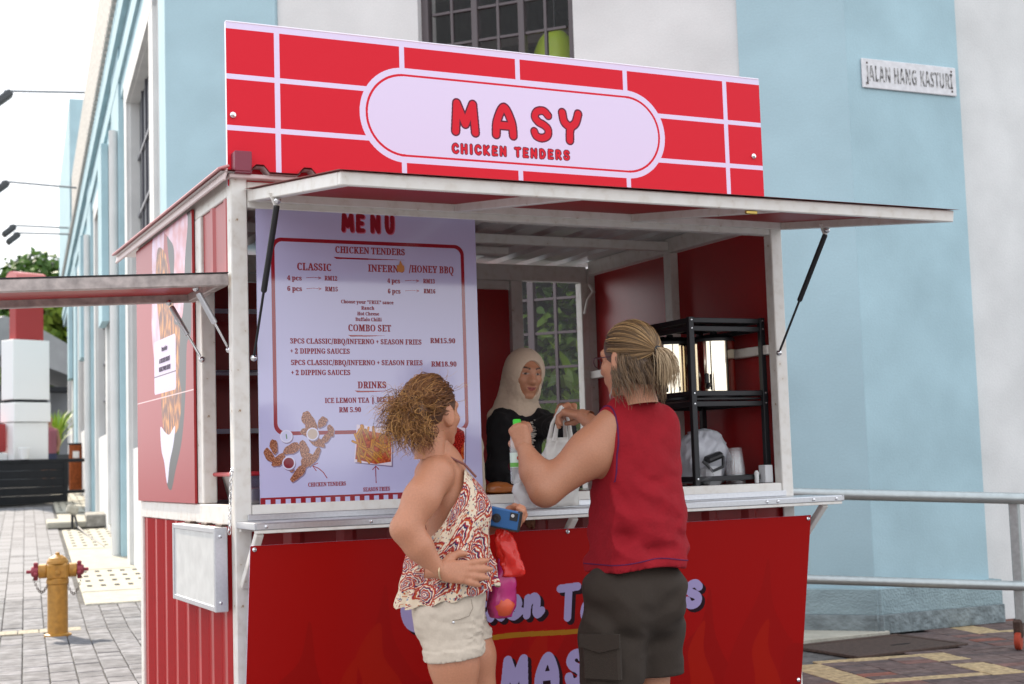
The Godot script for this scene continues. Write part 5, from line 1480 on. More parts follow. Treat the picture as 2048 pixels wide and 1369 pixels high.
func person_man(skin: Material) -> void:
	var P := thing("person", "person with a grey ponytail in a sleeveless red shirt and dark cargo shorts", "person", Vector3(1.27, 0, 0.93))
	var O := P.position
	var m := mb()
	var tone := Color(0.47, 0.205, 0.115)
	m.col = tone
	var hx := Transform3D(facing(Vector3(-0.42, -0.10, -0.90)).scaled(Vector3.ONE * 1.12), Vector3(1.240, 1.622, 0.985))
	# body
	var f := Field.new(Vector3(0.75, 0.0, 0.2), Vector3(1.65, 1.6, 1.25), 0.0115, 75.0)
	f.ell(Vector3(1.275, 1.25, 0.945), Vector3(0.155, 0.17, 0.08))
	f.ell(Vector3(1.27, 0.95, 0.93), Vector3(0.14, 0.2, 0.085))
	f.chain([Vector3(1.255, 1.54, 0.98), Vector3(1.262, 1.42, 0.97)], [0.056, 0.066])
	f.chain([Vector3(1.175, 1.365, 0.965), Vector3(1.085, 1.275, 0.945), Vector3(0.912, 1.145, 0.91)], [0.078, 0.083, 0.055])
	f.chain([Vector3(0.912, 1.145, 0.91), Vector3(0.895, 1.215, 0.865), Vector3(0.879, 1.30, 0.822)], [0.054, 0.051, 0.031])
	f.chain([Vector3(1.40, 1.37, 0.93), Vector3(1.445, 1.30, 0.74), Vector3(1.435, 1.27, 0.66)], [0.07, 0.056, 0.046])
	f.chain([Vector3(1.435, 1.27, 0.66), Vector3(1.40, 1.35, 0.52), Vector3(1.355, 1.435, 0.40)], [0.046, 0.044, 0.029])
	f.chain([Vector3(1.18, 0.76, 0.91), Vector3(1.18, 0.44, 0.90), Vector3(1.175, 0.30, 0.92), Vector3(1.17, 0.09, 0.95)], [0.095, 0.066, 0.062, 0.042])
	f.chain([Vector3(1.365, 0.76, 0.89), Vector3(1.37, 0.44, 0.84), Vector3(1.37, 0.30, 0.86), Vector3(1.37, 0.09, 0.88)], [0.095, 0.066, 0.062, 0.042])
	f.done().net(m)
	head_field().net(m, hx)
	hand_at(m, Vector3(0.879, 1.30, 0.822), Vector3(-0.16, 0.93, -0.30), Vector3(-0.75, -0.05, 0.62), [1.55, 1.6, 1.65, 1.65], 1.2, 1.0, 1.0)
	hand_at(m, Vector3(1.355, 1.437, 0.398), Vector3(-0.34, 0.22, -0.92), Vector3(0.1, 0.96, 0.2), [0.55, 0.75, 0.9, 1.0], 0.9, -1.0)
	part(P, "body", m, skin, Transform3D(Basis.IDENTITY, -O))
	# shirt
	var fold := torso_noise(3, 5.0)
	f = Field.new(Vector3(1.0, 0.78, 0.72), Vector3(1.55, 1.56, 1.16), 0.0085, 60.0)
	f.ell(Vector3(1.278, 1.265, 0.95), Vector3(0.187, 0.19, 0.112))
	f.ell(Vector3(1.275, 1.06, 0.945), Vector3(0.185, 0.24, 0.13))
	f.ell(Vector3(1.27, 0.88, 0.935), Vector3(0.198, 0.2, 0.145))
	f.cone(Vector3(1.185, 1.382, 0.965), Vector3(1.385, 1.388, 0.95), 0.062, 0.062)
	f.cone(Vector3(1.18, 1.34, 0.96), Vector3(1.09, 1.28, 0.945), 0.078, 0.09)
	f.cone(Vector3(1.39, 1.36, 0.93), Vector3(1.445, 1.31, 0.80), 0.074, 0.074)
	f.cone(Vector3(1.23, 1.435, 0.975), Vector3(1.295, 1.435, 0.972), 0.062, 0.062)
	f.done()
	f.each(func(p: Vector3, dd: float) -> float:
		var low := clampf((1.34 - p.y) / 0.3, 0.0, 1.0)
		var drag := p.y * 1.9 + (p.x - 1.27) * 1.0 + p.z * 0.7 + 0.05 * fold.get_noise_3d(p.x * 1.3, p.y * 1.3, p.z * 1.3)
		var on := maxf(0.0, fold.get_noise_3d(p.x * 0.9 + 4.0, p.y * 1.1, p.z * 0.9) + 0.35)
		dd += 0.038 * low * on * pow(absf(sin(drag * 12.0)), 1.5) - 0.016 * low
		dd -= 0.006 * low * fold.get_noise_3d(p.x * 0.8, p.y * 0.9 + 3.0, p.z * 0.8)
		dd -= 0.010 * clampf((1.0 - p.y) / 0.25, 0, 1)
		dd = maxf(dd, 0.845 + 0.010 * sin(p.x * 16.0) - p.y)                                          # hem
		dd = maxf(dd, (p - Vector3(1.135, 1.345, 0.955)).dot(Vector3(-0.90, 0.05, 0.06).normalized()))   # armholes
		dd = maxf(dd, (p - Vector3(1.425, 1.35, 0.90)).dot(Vector3(0.62, 0.1, -0.78).normalized()))
		dd = maxf(dd, 0.070 - Vector2(p.x - 1.258, (p.z - 0.935) * 0.8).length() - maxf(0.0, 1.45 - p.y) * 1.8) # neck
		return dd, 0.06)
	m = mb()
	f.net(m)
	var shirt := mat(lin(0.31, 0.010, 0.018), 0.85, 0.0, {"tex": ntex(0.02, 0.78, 1.0, FastNoiseLite.TYPE_SIMPLEX_SMOOTH, 5, 512, 44), "scale": 1.2, "norm": ntexn_cloth(), "ns": 0.1, "rim": 0.06})
	part(P, "shirt", m, shirt, Transform3D(Basis.IDENTITY, -O))
	# seams: hem stitching and piping round the near armhole
	var thread := mat(lin(0.09, 0.015, 0.07), 0.8)
	var hem := []
	for k in 73:
		var a := TAU * k / 72.0
		var dir := Vector3(cos(a), 0, sin(a))
		hem.append(f.skin_at(Vector3(1.27, 0.877 + 0.010 * sin((1.27 + cos(a) * 0.2) * 16.0), 0.935), dir, 0.28))
	var sp := part(P, "hem_stitching", mb().tube(hem, 0.0022, 5, false), thread, Transform3D(Basis.IDENTITY, -O))
	var nrm := Vector3(-0.90, 0.05, 0.06).normalized()
	var pe := Vector3.UP.cross(nrm).normalized()
	var pf := nrm.cross(pe)
	var pipe := []
	for k in 41:
		var a := TAU * k / 40.0
		pipe.append(f.skin_at(Vector3(1.135, 1.315, 0.955) - nrm * 0.007, pe * cos(a) + pf * sin(a), 0.16))
	part(P, "armhole_piping", mb().tube(pipe, 0.0032, 5, false), thread, Transform3D(Basis.IDENTITY, -O))
	# shorts
	f = Field.new(Vector3(1.0, 0.38, 0.68), Vector3(1.56, 0.94, 1.14), 0.0085, 55.0)
	f.ell(Vector3(1.27, 0.80, 0.93), Vector3(0.172, 0.15, 0.118))
	f.ell(Vector3(1.20, 0.74, 0.965), Vector3(0.105, 0.12, 0.105))
	f.ell(Vector3(1.345, 0.74, 0.955), Vector3(0.105, 0.12, 0.105))
	f.chain([Vector3(1.175, 0.74, 0.915), Vector3(1.17, 0.42, 0.90)], [0.112, 0.118])
	f.chain([Vector3(1.37, 0.74, 0.895), Vector3(1.38, 0.42, 0.85)], [0.108, 0.110])
	f.done()
	var fn := torso_noise(8, 4.0)
	f.each(func(p: Vector3, dd: float) -> float:
		var seat := exp(-pow((p.y - 0.64) / 0.16, 2.0))
		var q := (p.x - 1.27) * 1.5 * signf(p.x - 1.265) - p.y * 1.2 + 0.06 * fn.get_noise_3d(p.x, p.y, p.z)
		var on := maxf(0.0, fn.get_noise_3d(p.x * 0.8 + 2.0, p.y * 1.4, p.z * 0.8) + 0.3)
		dd += 0.034 * on * seat * pow(absf(sin(q * 14.0)), 1.5) - 0.012 * seat
		dd -= 0.010 * fn.get_noise_3d(p.x * 0.9, p.y * 1.3, p.z * 0.9)
		dd += 0.012 * smoothstep(0.80, 0.88, p.y)
		dd = maxf(dd, p.y - 0.90)
		dd = maxf(dd, 0.425 + (0.012 if p.x > 1.27 else 0.0) - p.y)
		return dd, 0.06)
	m = mb()
	f.net(m)
	var drill := mat(lin(0.043, 0.032, 0.025), 0.8, 0.0, {"tex": M.fine, "scale": 3.0, "norm": ntexn_cloth(), "ns": 0.12, "rim": 0.05})
	var sh := part(P, "shorts", m, drill, Transform3D(Basis.IDENTITY, -O))
	# cargo pocket on the near leg and back pocket flaps
	var cp := Transform3D(Basis(Vector3(0.56, 0, 0.83), Vector3.UP, Vector3(-0.83, 0, 0.56)), Vector3(1.085, 0.565, 0.985))
	part(sh, "cargo_pocket", mb().box(Vector3(0.0, -0.035, 0.004), Vector3(0.15, 0.15, 0.028), 0.008), drill, cp)
	part(sh, "pocket_flap", mb().prism(PackedVector2Array([Vector2(-0.08, 0.055), Vector2(0.08, 0.06), Vector2(0.08, 0.012), Vector2(0.0, -0.008), Vector2(-0.08, 0.012)]), 0.0, 0.012, cp * Transform3D(Basis.IDENTITY, Vector3(0, 0.0, 0.014))), drill)
	# shoes
	for x in [1.17, 1.37]:
		var fs := Field.new(Vector3(x - 0.08, -0.01, 0.66), Vector3(x + 0.08, 0.14, 1.06), 0.012, 90.0)
		fs.cone(Vector3(x, 0.045, 0.96), Vector3(x, 0.04, 0.76), 0.042, 0.04)
		fs.cone(Vector3(x, 0.05, 0.95), Vector3(x, 0.1, 0.94), 0.045, 0.045)
		fs.done().each(func(p: Vector3, dd: float) -> float: return maxf(dd, 0.003 - p.y))
		part(P, "shoe", fs.net(mb()), M.black, Transform3D(Basis.IDENTITY, -O))
	# hair: combed back into a tied tail, loose ends on the neck
	m = mb()
	var hr := RandomNumberGenerator.new()
	hr.seed = 5
	var hv := mat(Color.WHITE, 0.42, 0.0, {"vc": true})
	m.col = Color(0.075, 0.043, 0.023)
	var cap := Field.new(Vector3(-0.12, -0.13, -0.15), Vector3(0.12, 0.14, 0.10), 0.0055, 120.0)
	cap.ell(Vector3(0, 0.026, -0.016), Vector3(0.080, 0.096, 0.1))
	cap.ell(Vector3(0, -0.045, -0.055), Vector3(0.072, 0.06, 0.05))
	cap.done().each(func(p: Vector3, dd: float) -> float: return maxf(dd, (p - Vector3(0, 0.045, 0.062)).dot(Vector3(0, -0.35, 0.94))) if p.y > -0.02 else maxf(dd, p.z + 0.005))
	cap.net(m, hx)
	var tie := Vector3(0.012, 0.004, -0.122)
	var pale := Color(0.48, 0.29, 0.125)
	var ash := Color(0.155, 0.085, 0.036)
	var root := Color(0.05, 0.028, 0.015)
	for k in 1300:
		var a := hr.randf_range(-PI, PI)
		var e := acos(hr.randf_range(-0.45, 1.0))
		var dir := Vector3(sin(e) * sin(a), cos(e), sin(e) * cos(a))
		if dir.z > 0.62 and dir.y < 0.75: continue
		if dir.y < 0.0 and dir.z > 0.3: continue
		var pts := []
		var back := (tie - Vector3(0, 0.026, -0.016)).normalized()
		var wob := hr.randf_range(0, TAU)
		var lift := hr.randf_range(0.0, 0.006)
		for j in 10:
			var t := j / 9.0
			var q := dir.slerp(back, pow(t, 0.9)) if dir.angle_to(back) < 3.0 else dir.lerp(back, t).normalized()
			var rr := Vector3(0.083, 0.099, 0.104) * (1.0 + 0.008 * sin(t * 5.0 + wob)) + Vector3.ONE * lift * sin(t * PI)
			pts.append(hx * (Vector3(0, 0.026, -0.016) + q * rr + Vector3(0.012, 0.0, 0.0) * t * t + Vector3(0, 0, -0.012) * pow(t, 6.0)))
		var w := hr.randf()
		var c := root.lerp(ash, w * 1.3) if w < 0.62 else ash.lerp(pale, (w - 0.62) / 0.38)
		lock(m, pts, hr.randf_range(0.0009, 0.0017), c, c.lerp(pale, 0.25))
	for k in 330: # the tail
		var pts := []
		var s0 := Vector3(hr.randf_range(-1, 1), hr.randf_range(-1, 1), hr.randf_range(-1, 1)) * 0.012
		var sp2 := Vector3(hr.randf_range(-0.034, 0.03), hr.randf_range(-0.02, 0.02), hr.randf_range(-0.02, 0.024))
		var ln := hr.randf_range(0.75, 1.15)
		for j in 9:
			var t := j / 8.0
			pts.append(hx * (tie + s0 + Vector3(-0.010 * t, -0.030 * t - 0.075 * t * t * ln, -0.034 * sin(t * 2.4)) + sp2 * sin(t * 1.9)))
		var c := ash.lerp(Color(0.54, 0.40, 0.25), hr.randf())
		lock(m, pts, hr.randf_range(0.001, 0.0018), c, c.lerp(Color(0.5, 0.37, 0.22), 0.5))
	for k in 560: # loose ends over ear and neck
		var a := hr.randf_range(-1.75, 1.95)
		var r0 := Vector3(sin(a) * 0.082, hr.randf_range(-0.045, 0.02), -0.018 - cos(a) * 0.078)
		var pts := []
		var cu := hr.randf_range(0, TAU)
		var ln := hr.randf_range(0.06, 0.135)
		for j in 8:
			var t := j / 7.0
			pts.append(hx * (r0 + Vector3(sin(a) * 0.010 * sin(t * 3.0) + 0.008 * sin(cu + t * 5.0) * t, -ln * t, -cos(a) * 0.016 * sin(t * 2.6) + 0.014 * cos(cu + t * 6.0) * t)))
		var c := root.lerp(Color(0.22, 0.135, 0.07), hr.randf())
		lock(m, pts, hr.randf_range(0.001, 0.0018), c, c * 1.2)
	for k in 60: # grey beard along the jaw
		var sx := 1.0 if hr.randf() < 0.6 else -1.0
		var t := hr.randf()
		var p0 := Vector3(sx * lerpf(0.062, 0.012, t), lerpf(-0.05, -0.098, t), lerpf(0.02, 0.078, t))
		lock(m, [hx * p0, hx * (p0 + Vector3(sx * 0.003, -0.012, 0.004)), hx * (p0 + Vector3(sx * 0.002, -0.024, 0.004))], 0.002, Color(0.34, 0.31, 0.28), Color(0.4, 0.37, 0.34))
	part(P, "hair", m, hv, Transform3D(Basis.IDENTITY, -O))
	var loop := []
	for k in 13:
		var a := TAU * k / 12.0
		loop.append(hx * (tie + Vector3(cos(a) * 0.015, sin(a) * 0.015, -0.006)))
	part(P, "hair_tie", mb().tube(loop, 0.0055, 6, false), M.black, Transform3D(Basis.IDENTITY, -O))
	# glasses
	var gl := mb()
	for sx in [-1.0, 1.0]:
		var rim := []
		for k in 17:
			var a := TAU * k / 16.0
			rim.append(hx * Vector3(sx * 0.033 + cos(a) * 0.024, 0.003 + sin(a) * 0.018, 0.107 - absf(cos(a) * sx + 1.0) * 0.003))
		gl.tube(rim, 0.0018, 5, false)
		gl.tube([hx * Vector3(sx * 0.057, 0.012, 0.1), hx * Vector3(sx * 0.076, 0.012, 0.08), hx * Vector3(sx * 0.082, 0.008, -0.01)], 0.002, 5)
	gl.tube([hx * Vector3(-0.009, 0.006, 0.108), hx * Vector3(0.009, 0.006, 0.108)], 0.0018, 5)
	part(P, "glasses", gl, mat(lin(0.05, 0.01, 0.02), 0.3), Transform3D(Basis.IDENTITY, -O))

var cloth_n: NoiseTexture2D
func ntexn_cloth() -> NoiseTexture2D:
	if cloth_n == null: cloth_n = nnorm(0.2, 5.0, 2, 256, 51)
	return cloth_n

func paisley() -> Image:
	var im := Image.create(1536, 512, false, Image.FORMAT_RGB8)
	im.fill(lin(0.66, 0.54, 0.40))
	var pr := RandomNumberGenerator.new()
	pr.seed = 11
	var red := lin(0.30, 0.02, 0.03)
	var orange := lin(0.46, 0.09, 0.025)
	var navy := lin(0.03, 0.03, 0.09)
	var grey := lin(0.22, 0.26, 0.33)
	var cream := lin(0.70, 0.60, 0.48)
	# scattered sprigs between the motifs
	for k in 2600:
		var c := Vector2(pr.randf_range(0, 1536), pr.randf_range(0, 512))
		var col: Color = [red, orange, navy, grey, red, red, orange][pr.randi() % 7]
		stroke(im, PackedVector2Array([c, c + Vector2.from_angle(pr.randf_range(0, TAU)) * pr.randf_range(2, 14)]), pr.randf_range(1.6, 4.0), col)
	# large teardrops in rings of colour
	for k in 130:
		var c := Vector2(fmod(k * 151.0 + 60.0, 1536.0), 20.0 + fmod(k * 97.0, 480.0))
		var an := pr.randf_range(0, TAU)
		var big := pr.randf_range(50.0, 95.0)
		var ring := [red, orange, cream, red, navy, cream, red, orange, grey, red, cream, red]
		for j in ring.size():
			var r := big * (1.0 - j / float(ring.size()))
			var p := PackedVector2Array()
			for i in 36:
				var a := TAU * i / 36.0
				var scal := 1.0 + (0.05 * sin(a * 16.0) if j < 3 else 0.08 * sin(a * 9.0))
				var q := Vector2(cos(a) * r * scal, sin(a) * r * 0.72 * scal)
				if q.x > 0: q += Vector2(0, -q.x * q.x / big * 0.75)
				if q.x > 0: q.y *= 1.0 - 0.75 * q.x / (r + 0.01)
				p.append(c + q.rotated(an))
			fill_polys(im, [p], ring[j])
		for i in 22:
			var a := TAU * i / 22.0
			var q := (Vector2(cos(a) * big * 1.13, sin(a) * big * 0.86)).rotated(an)
			stroke(im, PackedVector2Array([c + q, c + q + Vector2(1, 0)]), 2.6, cream if i % 2 else navy)
		for i in 14:
			var q := Vector2.from_angle(pr.randf_range(0, TAU)) * pr.randf_range(0, big * 0.55)
			stroke(im, PackedVector2Array([c + q, c + q + Vector2.from_angle(pr.randf_range(0, TAU)) * 5]), 2.0, [cream, navy, grey, orange][i % 4])
	return im

func person_woman(skin: Material) -> void:
	var P := thing("person", "person with curly auburn hair in a paisley top and beige shorts, hand on hip", "person", Vector3(0.505, 0, 0.975))
	P.basis = facing(Vector3(0.95, 0, 0.30))
	var inv := P.transform.affine_inverse()
	var m := mb()
	m.col = Color(0.50, 0.215, 0.12)
	var hx := inv * Transform3D(facing(Vector3(0.90, 0.02, -0.42)).scaled(Vector3.ONE * 0.98), Vector3(0.436, 1.428, 1.018))
	var hc := hx.origin
	var f := Field.new(Vector3(-0.34, 0.0, -0.28), Vector3(0.34, 1.40, 0.34), 0.0115, 75.0)
	f.ell(Vector3(0, 1.13, -0.01), Vector3(0.128, 0.16, 0.085))
	f.ell(Vector3(0, 0.94, 0.0), Vector3(0.12, 0.16, 0.085))
	f.ell(Vector3(0, 0.78, -0.01), Vector3(0.14, 0.1, 0.1))
	for sx in [-1.0, 1.0]: f.ell(Vector3(sx * 0.062, 1.105, 0.055), Vector3(0.055, 0.055, 0.055))
	f.chain([hc + Vector3(0, -0.09, -0.005), Vector3(0.0, 1.25, -0.025)], [0.047, 0.055])
	f.chain([Vector3(0.0, 1.255, -0.03), Vector3(-0.135, 1.222, -0.058)], [0.058, 0.05])
	f.chain([Vector3(0.0, 1.255, -0.03), Vector3(0.14, 1.222, -0.05)], [0.058, 0.05])
	f.chain([Vector3(-0.142, 1.215, -0.062), Vector3(-0.195, 1.14, -0.115), Vector3(-0.235, 1.045, -0.175)], [0.058, 0.056, 0.043])
	f.chain([Vector3(-0.235, 1.045, -0.175), Vector3(-0.228, 0.985, -0.13), Vector3(-0.212, 0.90, -0.065)], [0.042, 0.041, 0.027])
	f.chain([Vector3(0.145, 1.215, -0.05), Vector3(0.205, 1.02, 0.0)], [0.054, 0.04])
	f.chain([Vector3(0.205, 1.02, 0.0), Vector3(0.16, 1.02, 0.10), Vector3(0.085, 1.03, 0.185)], [0.04, 0.038, 0.026])
	f.chain([Vector3(-0.085, 0.74, -0.02), Vector3(-0.088, 0.58, -0.01), Vector3(-0.09, 0.42, 0.0), Vector3(-0.09, 0.30, -0.02), Vector3(-0.09, 0.08, -0.03)], [0.092, 0.081, 0.055, 0.053, 0.034])
	f.chain([Vector3(0.085, 0.74, 0.02), Vector3(0.086, 0.58, 0.07), Vector3(0.09, 0.42, 0.10), Vector3(0.09, 0.30, 0.09), Vector3(0.09, 0.08, 0.06)], [0.09, 0.079, 0.054, 0.052, 0.034])
	f.done().net(m)
	head_field(true).net(m, hx)
	hand_at(m, Vector3(-0.212, 0.90, -0.065), Vector3(-0.01, -0.08, 0.98), Vector3(-0.97, 0.2, 0.0), [0.02, 0.06, 0.10, 0.16], 0.0, 1.0, 0.97, 7.0)
	hand_at(m, Vector3(0.085, 1.03, 0.185), Vector3(-0.62, 0.12, 0.72), Vector3(0.3, -0.5, 0.75), [0.7, 0.75, 0.8, 0.85], 0.3, -1.0, 0.92)
	part(P, "body", m, skin)
	# camisole: loose paisley cloth
	var wob := torso_noise(21, 3.0)
	var rows := []
	var nr := 44
	for i in nr:
		var t := i / float(nr - 1)
		var row := PackedVector3Array()
		for j in 120:
			var th := -TAU * j / 120.0
			var fr := cos(th)
			var top := lerpf(1.0, 1.235, smoothstep(-0.75, 0.92, fr)) - 0.05 * exp(-pow((fr - 1.0) / 0.05, 2.0))
			var hem := 0.798 + 0.03 * fr
			var y := lerpf(hem, top, t)
			var dn := clampf((1.2 - y) / 0.42, 0.0, 1.0)
			var rx := lerpf(0.138, 0.186, pow(dn, 0.8))
			var rz := lerpf(0.118, 0.168, dn) if fr > 0 else lerpf(0.085, 0.172, dn)
			if fr > 0: rz += 0.03 * exp(-pow((y - 1.09) / 0.06, 2.0)) - 0.05 * smoothstep(1.16, 1.25, y)
			var fo := (0.010 * sin(th * 11.0 + y * 5.0) + 0.008 * sin(th * 19.0 - y * 9.0 + 1.0)) * pow(dn, 1.3) + 0.02 * wob.get_noise_3d(cos(th) * 0.9, y * 3.2, sin(th) * 0.9) * dn
			row.append(Vector3(sin(th) * (rx + fo), y + 0.006 * sin(th * 13.0) * (1.0 - t), cos(th) * (rz + fo) - 0.012))
		rows.append(row)
	var cm := printed(paisley(), 0.75, {"rim": 0.05})
	cm.texture_repeat = true
	var top_m := mb().grid(rows, true)
	for i in nr: # close the seam of the print
		for j in 120: top_m.t[i * 120 + j] = Vector2(absf(j / 60.0 - 1.0) * 0.44, 1.0 - i / float(nr - 1))
	var top := part(P, "top", top_m, cm)
	for sx in [-1.0, 1.0]:
		part(top, "strap", mb().tube([Vector3(sx * 0.078, 1.205, 0.085), Vector3(sx * 0.085, 1.25, 0.045), Vector3(sx * 0.09, 1.283, -0.02), Vector3(sx * 0.085, 1.268, -0.075), Vector3(sx * 0.082, 1.19, -0.118), Vector3(sx * 0.08, 1.08, -0.112), Vector3(sx * 0.08, 1.03, -0.105)], 0.0045, 6), mat(lin(0.2, 0.08, 0.07), 0.6))
	part(top, "strap_bead", mb().lathe([Vector2(0, -0.007), Vector2(0.007, 0), Vector2(0, 0.007)], 8, Transform3D(Basis.IDENTITY, Vector3(-0.085, 1.215, -0.115)), true), M.bolt)
	# shorts with turned-up cuffs
	f = Field.new(Vector3(-0.24, 0.54, -0.22), Vector3(0.24, 0.90, 0.24), 0.0075, 60.0)
	f.ell(Vector3(0, 0.80, -0.005), Vector3(0.158, 0.13, 0.118))
	f.ell(Vector3(-0.07, 0.735, -0.055), Vector3(0.09, 0.09, 0.09))
	f.ell(Vector3(0.07, 0.735, -0.045), Vector3(0.09, 0.09, 0.09))
	f.chain([Vector3(-0.085, 0.74, -0.01), Vector3(-0.09, 0.56, -0.008)], [0.098, 0.1])
	f.chain([Vector3(0.085, 0.74, 0.02), Vector3(0.088, 0.56, 0.06)], [0.096, 0.098])
	f.done()
	var fn := torso_noise(31, 4.0)
	f.each(func(p: Vector3, dd: float) -> float:
		var side := -1.0 if p.x < 0.0 else 1.0
		var hem := (0.598 if side < 0 else 0.632) + 0.18 * (p.z if side < 0 else p.z - 0.05) * 0.6
		var crease := clampf((p.z - 0.0) / 0.06, 0.0, 1.0) * exp(-pow((p.y - 0.68) / 0.06, 2.0))
		dd += 0.0038 * sin(p.y * 210.0 + p.z * 60.0 + fn.get_noise_3d(p.x * 3, p.y * 3, p.z * 3) * 6.0) * crease
		dd -= 0.007 * fn.get_noise_3d(p.x * 3.0, p.y * 4.0, p.z * 3.0)
		if p.y < hem + 0.038: dd -= 0.0055
		dd = maxf(dd, p.y - 0.865)
		return maxf(dd, hem - p.y), 0.06)
	var sh := part(P, "shorts", f.net(mb()), mat(lin(0.56, 0.475, 0.385), 0.85, 0.0, {"tex": M.fine, "scale": 3.0, "norm": ntexn_cloth(), "ns": 0.1, "rim": 0.05}))
	var seam := mat(lin(0.30, 0.25, 0.2), 0.8)
	part(sh, "pocket_seam", mb().tube([Vector3(-0.178, 0.80, 0.045), Vector3(-0.176, 0.77, 0.05), Vector3(-0.183, 0.745, 0.035), Vector3(-0.187, 0.735, 0.0), Vector3(-0.187, 0.735, -0.02)], 0.0016, 5), seam)
	part(sh, "rivet", mb().lathe([Vector2(0.005, 0), Vector2(0.004, 0.003), Vector2(0, 0.004)], 8, Transform3D(Basis(Vector3(0, 0, 1), PI / 2), Vector3(-0.187, 0.728, -0.018))), M.bolt)
	for x in [-0.09, 0.09]:
		var zz := -0.03 if x < 0 else 0.06
		var fs := Field.new(Vector3(x - 0.07, -0.01, zz - 0.1), Vector3(x + 0.07, 0.13, zz + 0.24), 0.011, 90.0)
		fs.cone(Vector3(x, 0.04, zz - 0.02), Vector3(x, 0.035, zz + 0.16), 0.036, 0.034).cone(Vector3(x, 0.045, zz), Vector3(x, 0.09, zz), 0.038, 0.037)
		fs.done().each(func(p: Vector3, dd: float) -> float: return maxf(dd, 0.003 - p.y))
		part(P, "shoe", fs.net(mb()), mat(lin(0.4, 0.3, 0.22), 0.7))
	# hair: loose curls gathered behind the head
	var hr := RandomNumberGenerator.new()
	hr.seed = 15
	m = mb()
	m.col = Color(0.085, 0.035, 0.014)
	var cap := Field.new(Vector3(-0.115, -0.12, -0.22), Vector3(0.115, 0.15, 0.11), 0.006, 110.0)
	cap.ell(Vector3(0, 0.03, -0.016), Vector3(0.08, 0.098, 0.098))
	cap.ell(Vector3(0, 0.005, -0.11), Vector3(0.062, 0.07, 0.055))
	cap.done().each(func(p: Vector3, dd: float) -> float: return maxf(maxf(dd, (p - Vector3(0, 0.05, 0.06)).dot(Vector3(0, -0.45, 0.89))), -0.058 - p.y + maxf(0.0, -p.z - 0.02) * 0.4))
	cap.net(m, hx)
	var tie := Vector3(0, 0.01, -0.115)
	var dark := Color(0.07, 0.024, 0.008)
	var mid := Color(0.25, 0.088, 0.022)
	var gold := Color(0.68, 0.37, 0.11)
	for k in 1300: # drawn back over the skull
		var a := hr.randf_range(-PI, PI)
		var e := acos(hr.randf_range(-0.35, 1.0))
		var dir := Vector3(sin(e) * sin(a), cos(e), sin(e) * cos(a))
		if dir.z > 0.55 and dir.y < 0.78: continue
		if dir.y < 0.1 and dir.z > 0.1: continue
		var back := (tie - Vector3(0, 0.03, -0.016)).normalized()
		var pts := []
		var ph := hr.randf_range(0, TAU)
		var lift := hr.randf_range(0.0, 0.016)
		for j in 14:
			var t := j / 13.0
			var q := dir.slerp(back, t) if dir.angle_to(back) < 3.0 else dir
			var rr := Vector3(0.083, 0.103, 0.102) + Vector3.ONE * lift * sin(t * PI)
			pts.append(hx * (Vector3(0, 0.03, -0.016) + q * rr + Vector3(sin(ph + t * 15.0), cos(ph * 2.0 + t * 13.0), sin(ph * 3.0 + t * 14.0)) * 0.0055))
		var w := hr.randf()
		lock(m, pts, hr.randf_range(0.0008, 0.0016), dark.lerp(mid, w * w), mid.lerp(gold, w * w * w))
	for k in 1500: # the bunch of curls
		var dir := Vector3(hr.randf_range(-1, 1), hr.randf_range(-1.1, 0.8), hr.randf_range(-1.35, 0.25)).normalized()
		var reach := hr.randf_range(0.03, 0.135)
		var r0 := tie + Vector3(hr.randf_range(-1, 1), hr.randf_range(-1, 1), hr.randf_range(-1, 1)) * 0.03
		var pts := []
		var ph := hr.randf_range(0, TAU)
		var turns := hr.randf_range(7.0, 14.0)
		var amp := hr.randf_range(0.008, 0.018)
		var ax := dir.cross(Vector3(hr.randf_range(-1, 1), 1, hr.randf_range(-1, 1))).normalized()
		var ay := dir.cross(ax)
		for j in 20:
			var t := j / 19.0
			pts.append(hx * (r0 + dir * reach * (1.25 * t - 0.25 * t * t) + (ax * cos(ph + turns * t) + ay * sin(ph + turns * t)) * amp * minf(1.0, t * 2.5) + Vector3(0, -0.035, 0) * t * t))
		var w := hr.randf()
		lock(m, pts, hr.randf_range(0.0008, 0.0016), dark.lerp(mid, w * w), mid.lerp(gold, w * w) if w > 0.35 else dark.lerp(mid, w * 2.0))
	for k in 46: # flyaway wisps
		var dir := Vector3(hr.randf_range(-1, 1), hr.randf_range(-0.9, 1.0), hr.randf_range(-1.2, 0.7)).normalized()
		var base := (tie if dir.z < -0.1 else Vector3(0, 0.03, -0.016))
		var pts := []
		var ph := hr.randf_range(0, TAU)
		var r1 := 0.10 if dir.z < -0.1 else 0.1
		for j in 9:
			var t := j / 8.0
			pts.append(hx * (base + dir * (r1 + 0.055 * t) + Vector3(sin(ph + t * 6.0), cos(ph + t * 7.0) - t, sin(ph * 2.0 + t * 5.0)) * 0.014 * t))
		lock(m, pts, 0.0006, mid, gold)
	for k in 40: # ends on the nape
		var a := hr.randf_range(-1.6, 1.6)
		var r0 := Vector3(sin(a) * 0.05, hr.randf_range(-0.07, -0.03), -0.03 - cos(a) * 0.055)
		var pts := []
		var ph := hr.randf_range(0, TAU)
		for j in 9:
			var t := j / 8.0
			pts.append(hx * (r0 + Vector3(0.008 * sin(ph + t * 8.0), -0.075 * t, 0.008 * cos(ph + t * 8.0) - 0.02 * t)))
		lock(m, pts, 0.0016, dark, mid)
	part(P, "hair", m, mat(Color.WHITE, 0.42, 0.0, {"vc": true}))
	# bracelet of small beads, ring
	var loop := []
	for k in 15:
		var a := TAU * k / 14.0
		loop.append(Vector3(-0.212, 0.90, -0.055) + Vector3(cos(a) * 0.03, sin(a) * 0.028, 0.012 * cos(a)))
